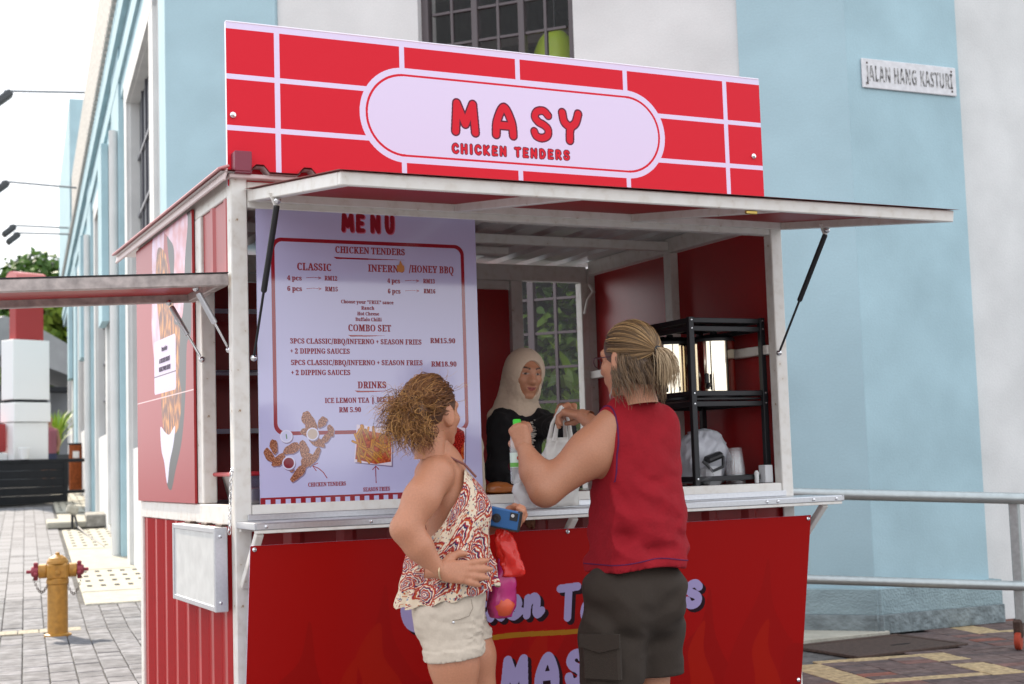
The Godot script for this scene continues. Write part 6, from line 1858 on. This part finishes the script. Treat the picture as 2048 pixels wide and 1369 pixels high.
	part(P, "bracelet", mb().tube(loop, 0.0028, 6, false), mat(lin(0.62, 0.48, 0.3), 0.3, 0.6))

func person_server(skin: Material) -> void:
	var P := thing("person", "person in a cream headscarf and black top handing out a bag from inside the kiosk", "person", Vector3(1.41, 0.2, -0.31))
	var O := Transform3D(Basis.IDENTITY, -P.position)
	var m := mb()
	var tone := Color(0.52, 0.235, 0.13)
	m.col = tone
	var hx := Transform3D(facing(Vector3(-0.06, -0.13, 0.98), Vector3(0.06, 1, 0)).scaled(Vector3.ONE * 0.99), Vector3(1.432, 1.655, -0.275))
	var paint := func(p: Vector3, _g: Vector3) -> Color:
		var ax := absf(p.x)
		if p.z > 0.05:
			if pow(p.x / 0.021, 2) + pow((p.y + 0.0635 - 14.0 * p.x * p.x) / 0.0088, 2) < 1.0: return Color(0.34, 0.085, 0.07) if absf(p.y + 0.0635 - 14.0 * p.x * p.x) > 0.002 else Color(0.16, 0.03, 0.03)
			var arch := 0.027 + 0.006 * (1.0 - pow((ax - 0.034) / 0.02, 2.0))
			if ax > 0.012 and ax < 0.052 and absf(p.y - arch) < 0.0038: return Color(0.05, 0.025, 0.018)
			var e := pow((ax - 0.031) / 0.0145, 2) + pow((p.y - 0.0055) / 0.0046, 2)
			if e < 1.0: return Color(0.035, 0.02, 0.016) if absf(ax - 0.031) < 0.0062 or p.y > 0.0075 else Color(0.45, 0.36, 0.32)
		return tone
	head_field(true, false).net(m, hx, paint)
	m.col = tone
	var f := Field.new(Vector3(1.2, 1.0, -0.45), Vector3(1.58, 1.58, 0.3), 0.0105, 80.0)
	f.chain([Vector3(1.43, 1.53, -0.29), Vector3(1.41, 1.40, -0.31)], [0.046, 0.06])
	f.chain([Vector3(1.50, 1.385, -0.06), Vector3(1.45, 1.44, 0.05), Vector3(1.405, 1.478, 0.13)], [0.034, 0.033, 0.024])
	f.chain([Vector3(1.285, 1.2, -0.28), Vector3(1.30, 1.08, -0.12)], [0.034, 0.026])
	f.done().net(m)
	hand_at(m, Vector3(1.405, 1.478, 0.13), Vector3(-0.42, -0.02, 0.9), Vector3(-0.35, 0.8, -0.3), [0.9, 1.0, 1.1, 1.2], 0.9, 1.0, 0.9)
	hand_at(m, Vector3(1.30, 1.08, -0.12), Vector3(0.1, -0.5, 0.85), Vector3(-0.3, 0.7, 0.3), [0.4, 0.4, 0.45, 0.5], 0.4, -1.0, 0.9)
	part(P, "body", m, skin, O)
	# black top
	var fn := torso_noise(61, 5.0)
	f = Field.new(Vector3(1.17, 0.9, -0.52), Vector3(1.64, 1.56, 0.09), 0.009, 65.0)
	f.ell(Vector3(1.40, 1.33, -0.315), Vector3(0.125, 0.16, 0.095))
	f.ell(Vector3(1.41, 1.08, -0.33), Vector3(0.13, 0.18, 0.105))
	f.cone(Vector3(1.325, 1.435, -0.30), Vector3(1.48, 1.44, -0.30), 0.055, 0.055)
	f.chain([Vector3(1.315, 1.43, -0.30), Vector3(1.285, 1.215, -0.285), Vector3(1.298, 1.10, -0.15)], [0.058, 0.052, 0.042])
	f.chain([Vector3(1.49, 1.435, -0.29), Vector3(1.505, 1.385, -0.07), Vector3(1.462, 1.425, 0.025)], [0.058, 0.055, 0.046])
	f.done().each(func(p: Vector3, dd: float) -> float: return dd - 0.012 * fn.get_noise_3d(p.x * 3, p.y * 3, p.z * 3) + 0.003 * sin(p.y * 60.0 + p.x * 40.0))
	part(P, "top", f.net(mb()), mat(lin(0.012, 0.011, 0.012), 0.8, 0.0, {"rim": 0.2}), O)
	# maroon apron
	f = Field.new(Vector3(1.2, 0.3, -0.5), Vector3(1.62, 1.36, -0.12), 0.011, 60.0)
	f.ell(Vector3(1.405, 1.16, -0.315), Vector3(0.142, 0.24, 0.125))
	f.ell(Vector3(1.41, 0.85, -0.33), Vector3(0.165, 0.3, 0.14))
	f.cone(Vector3(1.41, 0.8, -0.33), Vector3(1.41, 0.42, -0.33), 0.15, 0.17)
	f.done().each(func(p: Vector3, dd: float) -> float: return maxf(maxf(dd - 0.008 * fn.get_noise_3d(p.x * 4, p.y, p.z * 4), p.y - 1.285 + absf(p.x - 1.405) * 0.35), 0.36 - p.y))
	part(P, "apron", f.net(mb()), mat(lin(0.075, 0.008, 0.022), 0.75, 0.0, {"rim": 0.2}), O)
	# headscarf
	f = Field.new(Vector3(-0.17, -0.30, -0.17), Vector3(0.17, 0.15, 0.15), 0.006, 95.0)
	f.ell(Vector3(0, 0.014, -0.010), Vector3(0.095, 0.108, 0.110))
	f.ell(Vector3(0, -0.075, 0.012), Vector3(0.072, 0.06, 0.078))
	f.cone(Vector3(0, -0.09, -0.01), Vector3(-0.01, -0.19, -0.02), 0.068, 0.095)
	f.cone(Vector3(-0.04, -0.17, -0.04), Vector3(-0.10, -0.215, -0.05), 0.07, 0.05)
	f.cone(Vector3(-0.04, -0.03, -0.05), Vector3(-0.09, -0.22, -0.07), 0.05, 0.03)
	f.cone(Vector3(0.03, -0.17, -0.03), Vector3(0.08, -0.21, -0.02), 0.07, 0.05)
	f.done().each(func(p: Vector3, dd: float) -> float:
		var fo := sin((p.y * 0.9 + p.z * 0.5) * 95.0 + fn.get_noise_3d(p.x * 4, p.y * 4, p.z * 4) * 5.0)
		dd += 0.0013 * fo * smoothstep(0.07, -0.06, p.y)
		dd += 0.0018 * sin(p.z * 120.0 + p.y * 70.0) * smoothstep(-0.02, 0.06, p.y) * clampf(-p.z * 12.0, 0, 1)
		var q := (p - Vector3(0, -0.020, 0.10)) / Vector3(0.056, 0.089, 0.085)
		return maxf(dd, (1.0 - q.length()) * 0.056), 0.07)
	part(P, "headscarf", f.net(mb(), hx), mat(lin(0.62, 0.48, 0.36), 0.75, 0.0, {"tex": M.fine, "scale": 3.0, "rim": 0.3}), O)
	# pale openwork trim along the scarf's edge on the dark sleeve
	var tr := mb()
	for k in 5:
		var y := 1.44 - k * 0.03
		var pts := []
		for j in 12: pts.append(Vector3(1.435 + 0.02 * sin(j * 1.4 + k) - k * 0.006, y - j * 0.0036, -0.205 + 0.004 * cos(j * 1.4) - k * 0.002))
		tr.tube(pts, 0.0028, 5)
	part(P, "trim", tr, mat(lin(0.6, 0.55, 0.48), 0.7), O)
	for x in [1.34, 1.48]:
		part(P, "shoe", mb().box(Vector3(x, 0.235, -0.28), Vector3(0.085, 0.07, 0.24), 0.03), M.black, O)

# ---------------------------------------------------------------- street
func leafy(m: MB, c: Vector3, r: Vector3, count: int, size: float, g: RandomNumberGenerator, a: Color, b: Color) -> void: # leaf-sized faces through a clump
	for k in count:
		var d := Vector3(g.randfn(), g.randfn(), g.randfn()).normalized()
		var p := c + d * r * pow(g.randf(), 0.4)
		var n := (d + Vector3(g.randf_range(-1, 1), g.randf_range(-0.3, 1.2), g.randf_range(-1, 1)) * 0.8).normalized()
		var x := n.cross(Vector3(g.randf_range(-1, 1), g.randf_range(-1, 1), g.randf_range(-1, 1))).normalized()
		var y := n.cross(x)
		var l := size * g.randf_range(0.6, 1.3)
		m.col = a.lerp(b, g.randf())
		m.quad(p - x * l * 0.28, p + y * l * 0.5 - x * 0.0 + x * l * 0.3, p + y * l, p + y * l * 0.5 - x * l * 0.3)
func tree(called: String, label: String, at: Vector3, h: float, spread: float, sd: int, a: Color, b: Color, leaf := 0.4) -> void:
	var T := thing(called, label, "tree", at, "trees beyond the end of the street")
	var g := RandomNumberGenerator.new()
	g.seed = sd
	var wood := mb()
	wood.tube([Vector3.ZERO, Vector3(0.1, h * 0.3, 0), Vector3(0, h * 0.62, 0.1)], [0.38, 0.27, 0.16], 10)
	var crown := mb()
	for k in 26:
		var an := g.randf_range(0, TAU)
		var rr := sqrt(g.randf()) * spread
		var p := Vector3(cos(an) * rr, h * g.randf_range(0.58, 0.95) - rr * 0.22, sin(an) * rr)
		wood.tube([Vector3(0, h * g.randf_range(0.35, 0.6), 0), p * 0.6 + Vector3(0, h * 0.2, 0), p], [0.11, 0.07, 0.03], 5)
		leafy(crown, p, Vector3(1.5, 0.8, 1.5) * spread / 4.5, 520, leaf, g, a, b)
	part(T, "trunk", wood, mat(lin(0.09, 0.07, 0.05), 0.9))
	part(T, "crown", crown, mat(Color.WHITE, 0.6, 0.0, {"vc": true, "back": lin(0.05, 0.08, 0.01)}))
func blades(m: MB, base: Vector3, n: int, h: float, spread: float, w: float, g: RandomNumberGenerator, a: Color, b: Color) -> void: # long arching leaves
	for k in n:
		var an := g.randf_range(0, TAU)
		var out := Vector3(cos(an), 0, sin(an))
		var hh := h * g.randf_range(0.6, 1.1)
		var sp := spread * g.randf_range(0.3, 1.0)
		var side := Vector3(-sin(an), 0, cos(an))
		m.col = a.lerp(b, g.randf())
		var rows := []
		for j in 6:
			var t := j / 5.0
			var p := base + out * sp * t * t + Vector3.UP * hh * (t - 0.25 * t * t * t)
			var ww := w * (0.35 + 0.65 * sin(minf(1.0, t * 1.15 + 0.15) * PI)) * (1.0 if t < 0.99 else 0.05)
			rows.append(PackedVector3Array([p - side * ww, p, p + side * ww]))
		m.grid(rows)
func street() -> void:
	# fire hydrant
	var H := thing("fire_hydrant", "yellow pillar fire hydrant with two faded red outlet caps on the grey paving", "fire hydrant", Vector3(0.192, 0.0, -6.25), "", -0.137)
	var ye := mat(lin(0.50, 0.245, 0.035), 0.5, 0.0, {"tex": ntex(0.03, 0.6, 1.05, FastNoiseLite.TYPE_SIMPLEX_SMOOTH, 5, 256, 71), "scale": 2.0})
	var rc := mat(lin(0.30, 0.035, 0.055), 0.55, 0.0, {"tex": M.blot, "scale": 3.0})
	part(H, "flange", mb().lathe([Vector2(0.0, -0.01), Vector2(0.105, -0.01), Vector2(0.105, 0.012), Vector2(0.08, 0.02)], 20), ye)
	part(H, "barrel", mb().lathe([Vector2(0.078, 0.01), Vector2(0.078, 0.4), Vector2(0.086, 0.41), Vector2(0.086, 0.44), Vector2(0.075, 0.455)], 24), ye)
	part(H, "head", mb().box(Vector3(0, 0.505, 0), Vector3(0.165, 0.13, 0.16), 0.018), ye)
	part(H, "bonnet", mb().lathe([Vector2(0.085, 0.565), Vector2(0.082, 0.585), Vector2(0.065, 0.61), Vector2(0.035, 0.63), Vector2(0.018, 0.634), Vector2(0.016, 0.652), Vector2(0, 0.656)], 20), ye)
	part(H, "plug", mb().lathe([Vector2(0.02, 0), Vector2(0.018, 0.025), Vector2(0, 0.028)], 10, Transform3D(Basis(Vector3.RIGHT, PI / 2), Vector3(0.0, 0.5, 0.08))), ye)
	for sx in [-1.0, 1.0]:
		var tr := Transform3D(Basis(Vector3(0, 0, 1), -sx * PI / 2), Vector3(sx * 0.08, 0.51, 0))
		part(H, "outlet", mb().lathe([Vector2(0.05, 0), Vector2(0.056, 0.01), Vector2(0.056, 0.06), Vector2(0.048, 0.066)], 18, tr), ye)
		var cp := part(H, "outlet_cap", mb().lathe([Vector2(0.04, 0.06), Vector2(0.042, 0.075), Vector2(0.042, 0.11), Vector2(0.03, 0.12), Vector2(0.014, 0.122), Vector2(0.014, 0.155), Vector2(0, 0.157)], 14, tr), rc)
		for a in [0.0, PI / 2]:
			part(cp, "lug", mb().box(Vector3(sx * 0.165, 0.51, 0), Vector3(0.034, 0.15, 0.026), 0.008, Basis(Vector3.RIGHT, a + 0.3)), rc)
		var pts := []
		for k in 15:
			var t := k / 14.0
			pts.append(Vector3(sx * lerpf(0.18, 0.075, t), lerpf(0.45, 0.40, t) - 0.075 * sin(t * PI) * (1.0 if sx < 0 else 1.35), 0.03))
		var cn := Node3D.new()
		cn.name = "chain"
		H.add_child(cn, true)
		var ring := []
		for k in 9: ring.append(Vector3(cos(TAU * k / 8.0) * 0.006, sin(TAU * k / 8.0) * 0.010, 0))
		var lm := mb().tube(ring, 0.0028, 5, false).mesh()
		for k in 15:
			part(cn, "link", lm, M.rust, Transform3D(Basis(Vector3(0, 0, 1), 1.0 * sx * (0.5 - k / 14.0)) * Basis(Vector3.UP, 1.57 * (k % 2)), pts[k]))
	# crowd barrier
	var br := thing("crowd_barrier", "scuffed grey tubular steel barrier on castors in front of the blue plinth", "barrier")
	var galv := mat(lin(0.48, 0.53, 0.53), 0.34, 0.55, {"tex": ntex(0.02, 0.72, 1.0, FastNoiseLite.TYPE_SIMPLEX_SMOOTH, 5, 512, 73), "scale": 2.0})
	var d := (Vector3(5.22, 0, -1.045) - Vector3(4.119, 0, -1.808)).normalized()
	part(br, "rail", rod(Vector3(3.6, 1.03, -2.168), Vector3(6.2, 0.868, -0.37), 0.036, 14), galv)
	part(br, "rail", rod(Vector3(3.6, 0.489, -2.168), Vector3(6.2, 0.33, -0.37), 0.030, 14), galv)
	part(br, "post", bx(-0.03, 0.03, 0.16, 0.91, -0.03, 0.03, 0.006), galv, Transform3D(Basis(Vector3.UP, 0.6), Vector3(5.215, 0, -1.09)))
	var fk := Node3D.new()
	fk.name = "castor"
	br.add_child(fk)
	part(fk, "fork", mb().box(Vector3(0, 0.13, 0), Vector3(0.07, 0.12, 0.055), 0.012, Basis(Vector3(0, 0, 1), 0.18)), M.rust, Transform3D(Basis(Vector3.UP, 0.6), Vector3(5.2, 0, -1.1)))
	part(fk, "wheel", mb().lathe([Vector2(0.0, -0.018), Vector2(0.05, -0.018), Vector2(0.054, -0.01), Vector2(0.054, 0.01), Vector2(0.05, 0.018), Vector2(0, 0.018)], 20, Transform3D(Basis(Vector3.RIGHT, PI / 2), Vector3(-0.03, 0.054, 0))), mat(lin(0.34, 0.05, 0.025), 0.6), Transform3D(Basis(Vector3.UP, 0.6), Vector3(5.2, 0, -1.1)))
	# concrete blocks and a bollard light with cable on the drain
	solo("concrete_block", mb().box(Vector3(0, 0.1, 0), Vector3(0.62, 0.2, 0.7), 0.02, slope_basis(18.0)), M.concrete, "grey concrete block lying across the pierced drain slabs", "block", st(0.42, 17.6))
	solo("concrete_slab", mb().box(Vector3(0, 0.05, 0), Vector3(0.75, 0.1, 0.8), 0.02, slope_basis(18.0)), M.pale_concrete, "flat pale concrete slab beside the grey concrete block", "slab", st(-0.1, 17.7))
	var gd := thing("ground_spotlight", "small cream ground spotlight trailing black cable beside the slabs", "spotlight", st(-0.1, 17.2, 0.0))
	part(gd, "head", mb().box(Vector3(0, 0.29, 0), Vector3(0.17, 0.14, 0.14), 0.03, Basis(Vector3(0, 0, 1), -0.3)), M.pale_concrete)
	part(gd, "stand", rod(Vector3(0, 0.0, 0), Vector3(0, 0.24, 0), 0.02), M.black)
	part(gd, "cable", mb().tube([Vector3(0.03, 0.2, 0.05), Vector3(0.03, 0.04, 0.3), Vector3(-0.02, -0.06, 1.6), Vector3(-0.1, -0.14, 3.4)], 0.018, 6), M.black)
	# raised black terrace with its rails
	var tc := thing("terrace", "black timber terrace with rails at the far end of the drain path", "terrace", Vector3(2.2, 0, -23.8), "", 0.44)
	var bk := mat(lin(0.022, 0.024, 0.028), 0.6, 0.0, {"tex": M.blot, "scale": 0.6})
	for k in 5: part(tc, "board", bx(-3.0, 0.62, 0.74 + k * 0.165, 0.9 + k * 0.165, 0.0, 0.05, 0.006), bk)
	part(tc, "deck", bx(-3.0, 0.62, 1.5, 1.55, -3.5, -0.002, 0.006), bk)
	for x in [0.66, 1.42]: part(tc, "post", bx(x - 0.045, x + 0.045, 0.6, 1.56, -0.02, 0.06, 0.006), bk)
	for y in [0.95, 1.58]: part(tc, "rail", bx(0.6 if y < 1.2 else -3.0, 1.46, y - 0.035, y + 0.035, -0.019, 0.062, 0.005), bk)
	for x in [0.5, 1.3]: part(tc, "post", bx(x - 0.05, x + 0.05, 0.9, 1.86, -4.0, -3.9, 0.006), bk)
	part(tc, "rail", bx(0.2, 1.35, 1.79, 1.87, -4.01, -3.89, 0.005), bk)
	part(tc, "rail", bx(0.2, 1.35, 1.3, 1.37, -4.01, -3.89, 0.005), bk)
	# white and red sign tower standing on it
	var tw := thing("sign_tower", "white box tower with a curved red top standing on the black terrace", "sign tower", Vector3(2.09, 0, -24.3), "", 0.44)
	var tw_w := mat(lin(0.86, 0.87, 0.87), 0.6)
	part(tw, "base", bx(-0.40, 0.38, 1.56, 2.36, -0.2, 0.2, 0.01), tw_w)
	part(tw, "block", bx(-0.42, 0.40, 2.37, 2.76, -0.26, 0.26, 0.01), tw_w)
	part(tw, "gap", bx(-0.38, 0.36, 2.762, 2.818, -0.2, 0.2), bk)
	part(tw, "block", bx(-0.42, 0.40, 2.82, 4.02, -0.22, 0.22, 0.01), tw_w)
	var rd := mat(lin(0.36, 0.03, 0.03), 0.5)
	part(tw, "red_panel", bx(-0.30, 0.33, 4.022, 5.1, -0.12, 0.12, 0.01), rd)
	part(tw, "curved_top", mb().tube([Vector3(-0.33, 5.2, 0), Vector3(0.36, 5.2, 0)], 0.22, 20), mat(lin(0.66, 0.2, 0.19), 0.2))
	var wp := thing("flower_pot", "plain white flower pot on the terrace rail before the sign tower", "pot", Vector3(1.98, 1.62, -23.68))
	part(wp, "pot", mb().lathe([Vector2(0, 0), Vector2(0.08, 0), Vector2(0.115, 0.22), Vector2(0.1, 0.23), Vector2(0.0, 0.2)], 18), mat(lin(0.8, 0.8, 0.8), 0.5))
	part(wp, "saucer", mb().lathe([Vector2(0, -0.02), Vector2(0.1, -0.02), Vector2(0.1, 0.0)], 18), bk)
	var xb := thing("red_box", "red metal box with white base beside the sign tower", "box", Vector3(1.42, 1.56, -24.2), "", 0.44)
	part(xb, "body", bx(-0.25, 0.2, 0.22, 0.78, -0.2, 0.2, 0.01), rd)
	part(xb, "base", bx(-0.27, 0.22, 0.0, 0.2, -0.22, 0.22, 0.01), tw_w)
	var ob := thing("menu_stand", "rusty orange upright board behind the terrace rail", "stand", Vector3(3.41, gy(26.9), -26.7), "", 0.44)
	part(ob, "board", bx(-0.15, 0.15, 0.1, 1.09, -0.03, 0.03, 0.008), mat(lin(0.38, 0.10, 0.03), 0.6, 0.0, {"tex": M.soil, "scale": 1.0}))
	part(ob, "frame", bx(-0.165, 0.165, 1.091, 1.13, -0.04, 0.04, 0.005), bk)
	part(ob, "paper", bx(-0.09, 0.07, 0.8, 0.95, 0.031, 0.036), tw_w)
	# passer-by far behind
	var g := RandomNumberGenerator.new()
	g.seed = 77
	var pb := thing("person", "passer-by in dark patterned shorts standing far behind the sign tower", "person", Vector3(3.29, gy(30.4), -30.05))
	var bm := mb()
	bm.col = Color(0.35, 0.18, 0.12)
	var f := Field.new(Vector3(-0.28, -0.02, -0.2), Vector3(0.28, 1.75, 0.2), 0.026, 45.0)
	for sx in [-1.0, 1.0]: f.chain([Vector3(sx * 0.09, 0.85, 0), Vector3(sx * 0.1, 0.47, 0.02), Vector3(sx * 0.1, 0.05, 0)], [0.085, 0.06, 0.04]).chain([Vector3(sx * 0.18, 1.38, 0), Vector3(sx * 0.24, 1.1, 0), Vector3(sx * 0.2, 0.88, 0.06)], [0.05, 0.042, 0.035])
	f.chain([Vector3(0, 0.9, 0), Vector3(0, 1.35, 0), Vector3(0, 1.5, 0), Vector3(0, 1.62, 0.01)], [0.14, 0.14, 0.055, 0.095])
	f.done().net(bm)
	part(pb, "body", bm, mat(Color.WHITE, 0.6, 0.0, {"vc": true}))
	part(pb, "shirt", mb().lathe([Vector2(0.185, 0.8), Vector2(0.19, 1.1), Vector2(0.2, 1.36), Vector2(0.09, 1.47)], 14), mat(lin(0.3, 0.1, 0.12), 0.8))
	part(pb, "shorts", mb().lathe([Vector2(0.2, 0.5), Vector2(0.19, 0.82)], 14), mat(lin(0.05, 0.05, 0.09), 0.8))
	# planting and the grey shelter behind the terrace
	var pn := thing("garden_plant", "bright green arching garden plant in front of the grey shelter", "plant", Vector3(3.75, gy(32.0), -31.9))
	var pm := mb()
	blades(pm, Vector3(0, 0.7, 0), 70, 1.5, 0.9, 0.05, g, Color(0.10, 0.22, 0.02), Color(0.34, 0.45, 0.05))
	part(pn, "leaves", pm, mat(Color.WHITE, 0.5, 0.0, {"vc": true, "back": lin(0.1, 0.15, 0.01)}))
	part(pn, "planter", bx(-0.7, 1.5, -0.1, 0.75, -0.35, 0.35, 0.02), mat(lin(0.07, 0.075, 0.08), 0.7))
	var p2 := thing("garden_plant", "yellow green plant at the foot of the red box", "plant", Vector3(1.35, 1.55, -25.2))
	pm = mb()
	blades(pm, Vector3(0, 0.0, 0), 40, 1.1, 0.6, 0.035, g, Color(0.14, 0.22, 0.02), Color(0.36, 0.42, 0.04))
	part(p2, "leaves", pm, mat(Color.WHITE, 0.5, 0.0, {"vc": true}))
	var gs := thing("shelter", "grey shelter with a sloping canopy behind the sign tower", "building", Vector3(4.0, 0, -41.6), "", 0.44)
	var gp := mat(lin(0.34, 0.35, 0.36), 0.7, 0.0, {"tex": M.blot, "scale": 0.2})
	part(gs, "canopy", mb().prism(PackedVector2Array([Vector2(-4.0, 5.0), Vector2(-0.6, 6.4), Vector2(0.4, 6.2), Vector2(3.0, 5.0), Vector2(3.0, 4.2), Vector2(-0.4, 5.2), Vector2(-4.0, 4.4)]), -2.0, 0.0), gp)
	part(gs, "wall", bx(-4.0, 3.0, 0.8, 4.19, -2.0, -1.8), mat(lin(0.2, 0.21, 0.225), 0.8))
	part(gs, "beam", bx(-4.0, 3.0, 4.0, 4.18, -0.3, 0.1, 0.02), bk)
	for x in [-2.0, 0.9]: part(gs, "column", bx(x - 0.15, x + 0.15, 0.8, 4.0, -0.3, 0.0, 0.01), gp)
	# trees
	tree("rain_tree", "broad dark green tree with feathery crown beyond the grey shelter", Vector3(5.6, 1.1, -67.0), 11.8, 5.0, 3, Color(0.025, 0.06, 0.012), Color(0.10, 0.19, 0.03))
	tree("rain_tree", "lower yellow green tree in front of the broad dark one", Vector3(6.6, 1.1, -58.0), 8.2, 3.6, 4, Color(0.06, 0.11, 0.015), Color(0.20, 0.27, 0.04))
	tree("rain_tree", "rounded mid green tree partly hidden by the market's far end", Vector3(10.0, 1.1, -72.0), 9.5, 4.0, 6, Color(0.04, 0.08, 0.012), Color(0.13, 0.22, 0.03))
	# floodlights on long arms from the market front
	for q in [[Vector3(1.40, 8.41, -21.5), Vector3(2.95, 8.36, -20.9), "single floodlight on a thin arm below the blue parapet"], [Vector3(1.8, 7.58, -25.8), Vector3(3.35, 7.38, -25.1), "floodlight on a slightly drooping arm from the eaves"], [Vector3(2.41, 7.36, -30.0), Vector3(3.8, 7.25, -29.4), "upper one of two floodlights sharing a bracket"], [Vector3(2.5, 7.17, -29.95), Vector3(3.8, 7.10, -29.4), "lower one of two floodlights sharing a bracket"]]:
		var fl := thing("floodlight", q[2], "floodlight", q[0], "floodlights along the market front")
		part(fl, "arm", rod(Vector3.ZERO, q[1] - q[0], 0.022), mat(lin(0.2, 0.22, 0.24), 0.5))
		part(fl, "head", mb().box(Vector3(-0.03, -0.14, 0.0), Vector3(0.36, 0.14, 0.3), 0.03, Basis(Vector3(0, 0, 1), 0.7)), mat(lin(0.05, 0.055, 0.06), 0.5))
		part(fl, "bracket", rod(Vector3.ZERO, Vector3(-0.03, -0.1, 0), 0.02), M.black_metal)
	# pot plants inside the tall window
	var wx := get_node("market_building/window").transform as Transform3D
	for q in [[1.12, "broad leaved banana plant behind the tall window's glass"], [0.72, "dark leafy pot plant behind the tall window's glass"]]:
		var pp := thing("pot_plant", q[1], "plant", Vector3.ZERO, "plants inside the tall window")
		pp.transform = wx * Transform3D(Basis.IDENTITY, Vector3(q[0], -0.85, -0.62))
		var lm := mb()
		blades(lm, Vector3(0, 0.9, 0), 9, 1.6, 0.55, 0.1, g, Color(0.20, 0.42, 0.03), Color(0.36, 0.5, 0.04))
		leafy(lm, Vector3(0.05, 2.0, 0.05), Vector3(0.5, 0.85, 0.3), 420, 0.12, g, Color(0.05, 0.11, 0.02), Color(0.16, 0.26, 0.03))
		part(pp, "leaves", lm, mat(Color.WHITE, 0.45, 0.0, {"vc": true, "back": lin(0.06, 0.12, 0.01)}))
		part(pp, "stem", rod(Vector3(0, 0.3, 0), Vector3(0.03, 2.0, 0), 0.02), mat(lin(0.1, 0.07, 0.04), 0.8))
		part(pp, "pot", mb().lathe([Vector2(0, 0), Vector2(0.16, 0), Vector2(0.2, 0.4), Vector2(0, 0.38)], 16), mat(lin(0.25, 0.1, 0.06), 0.8))
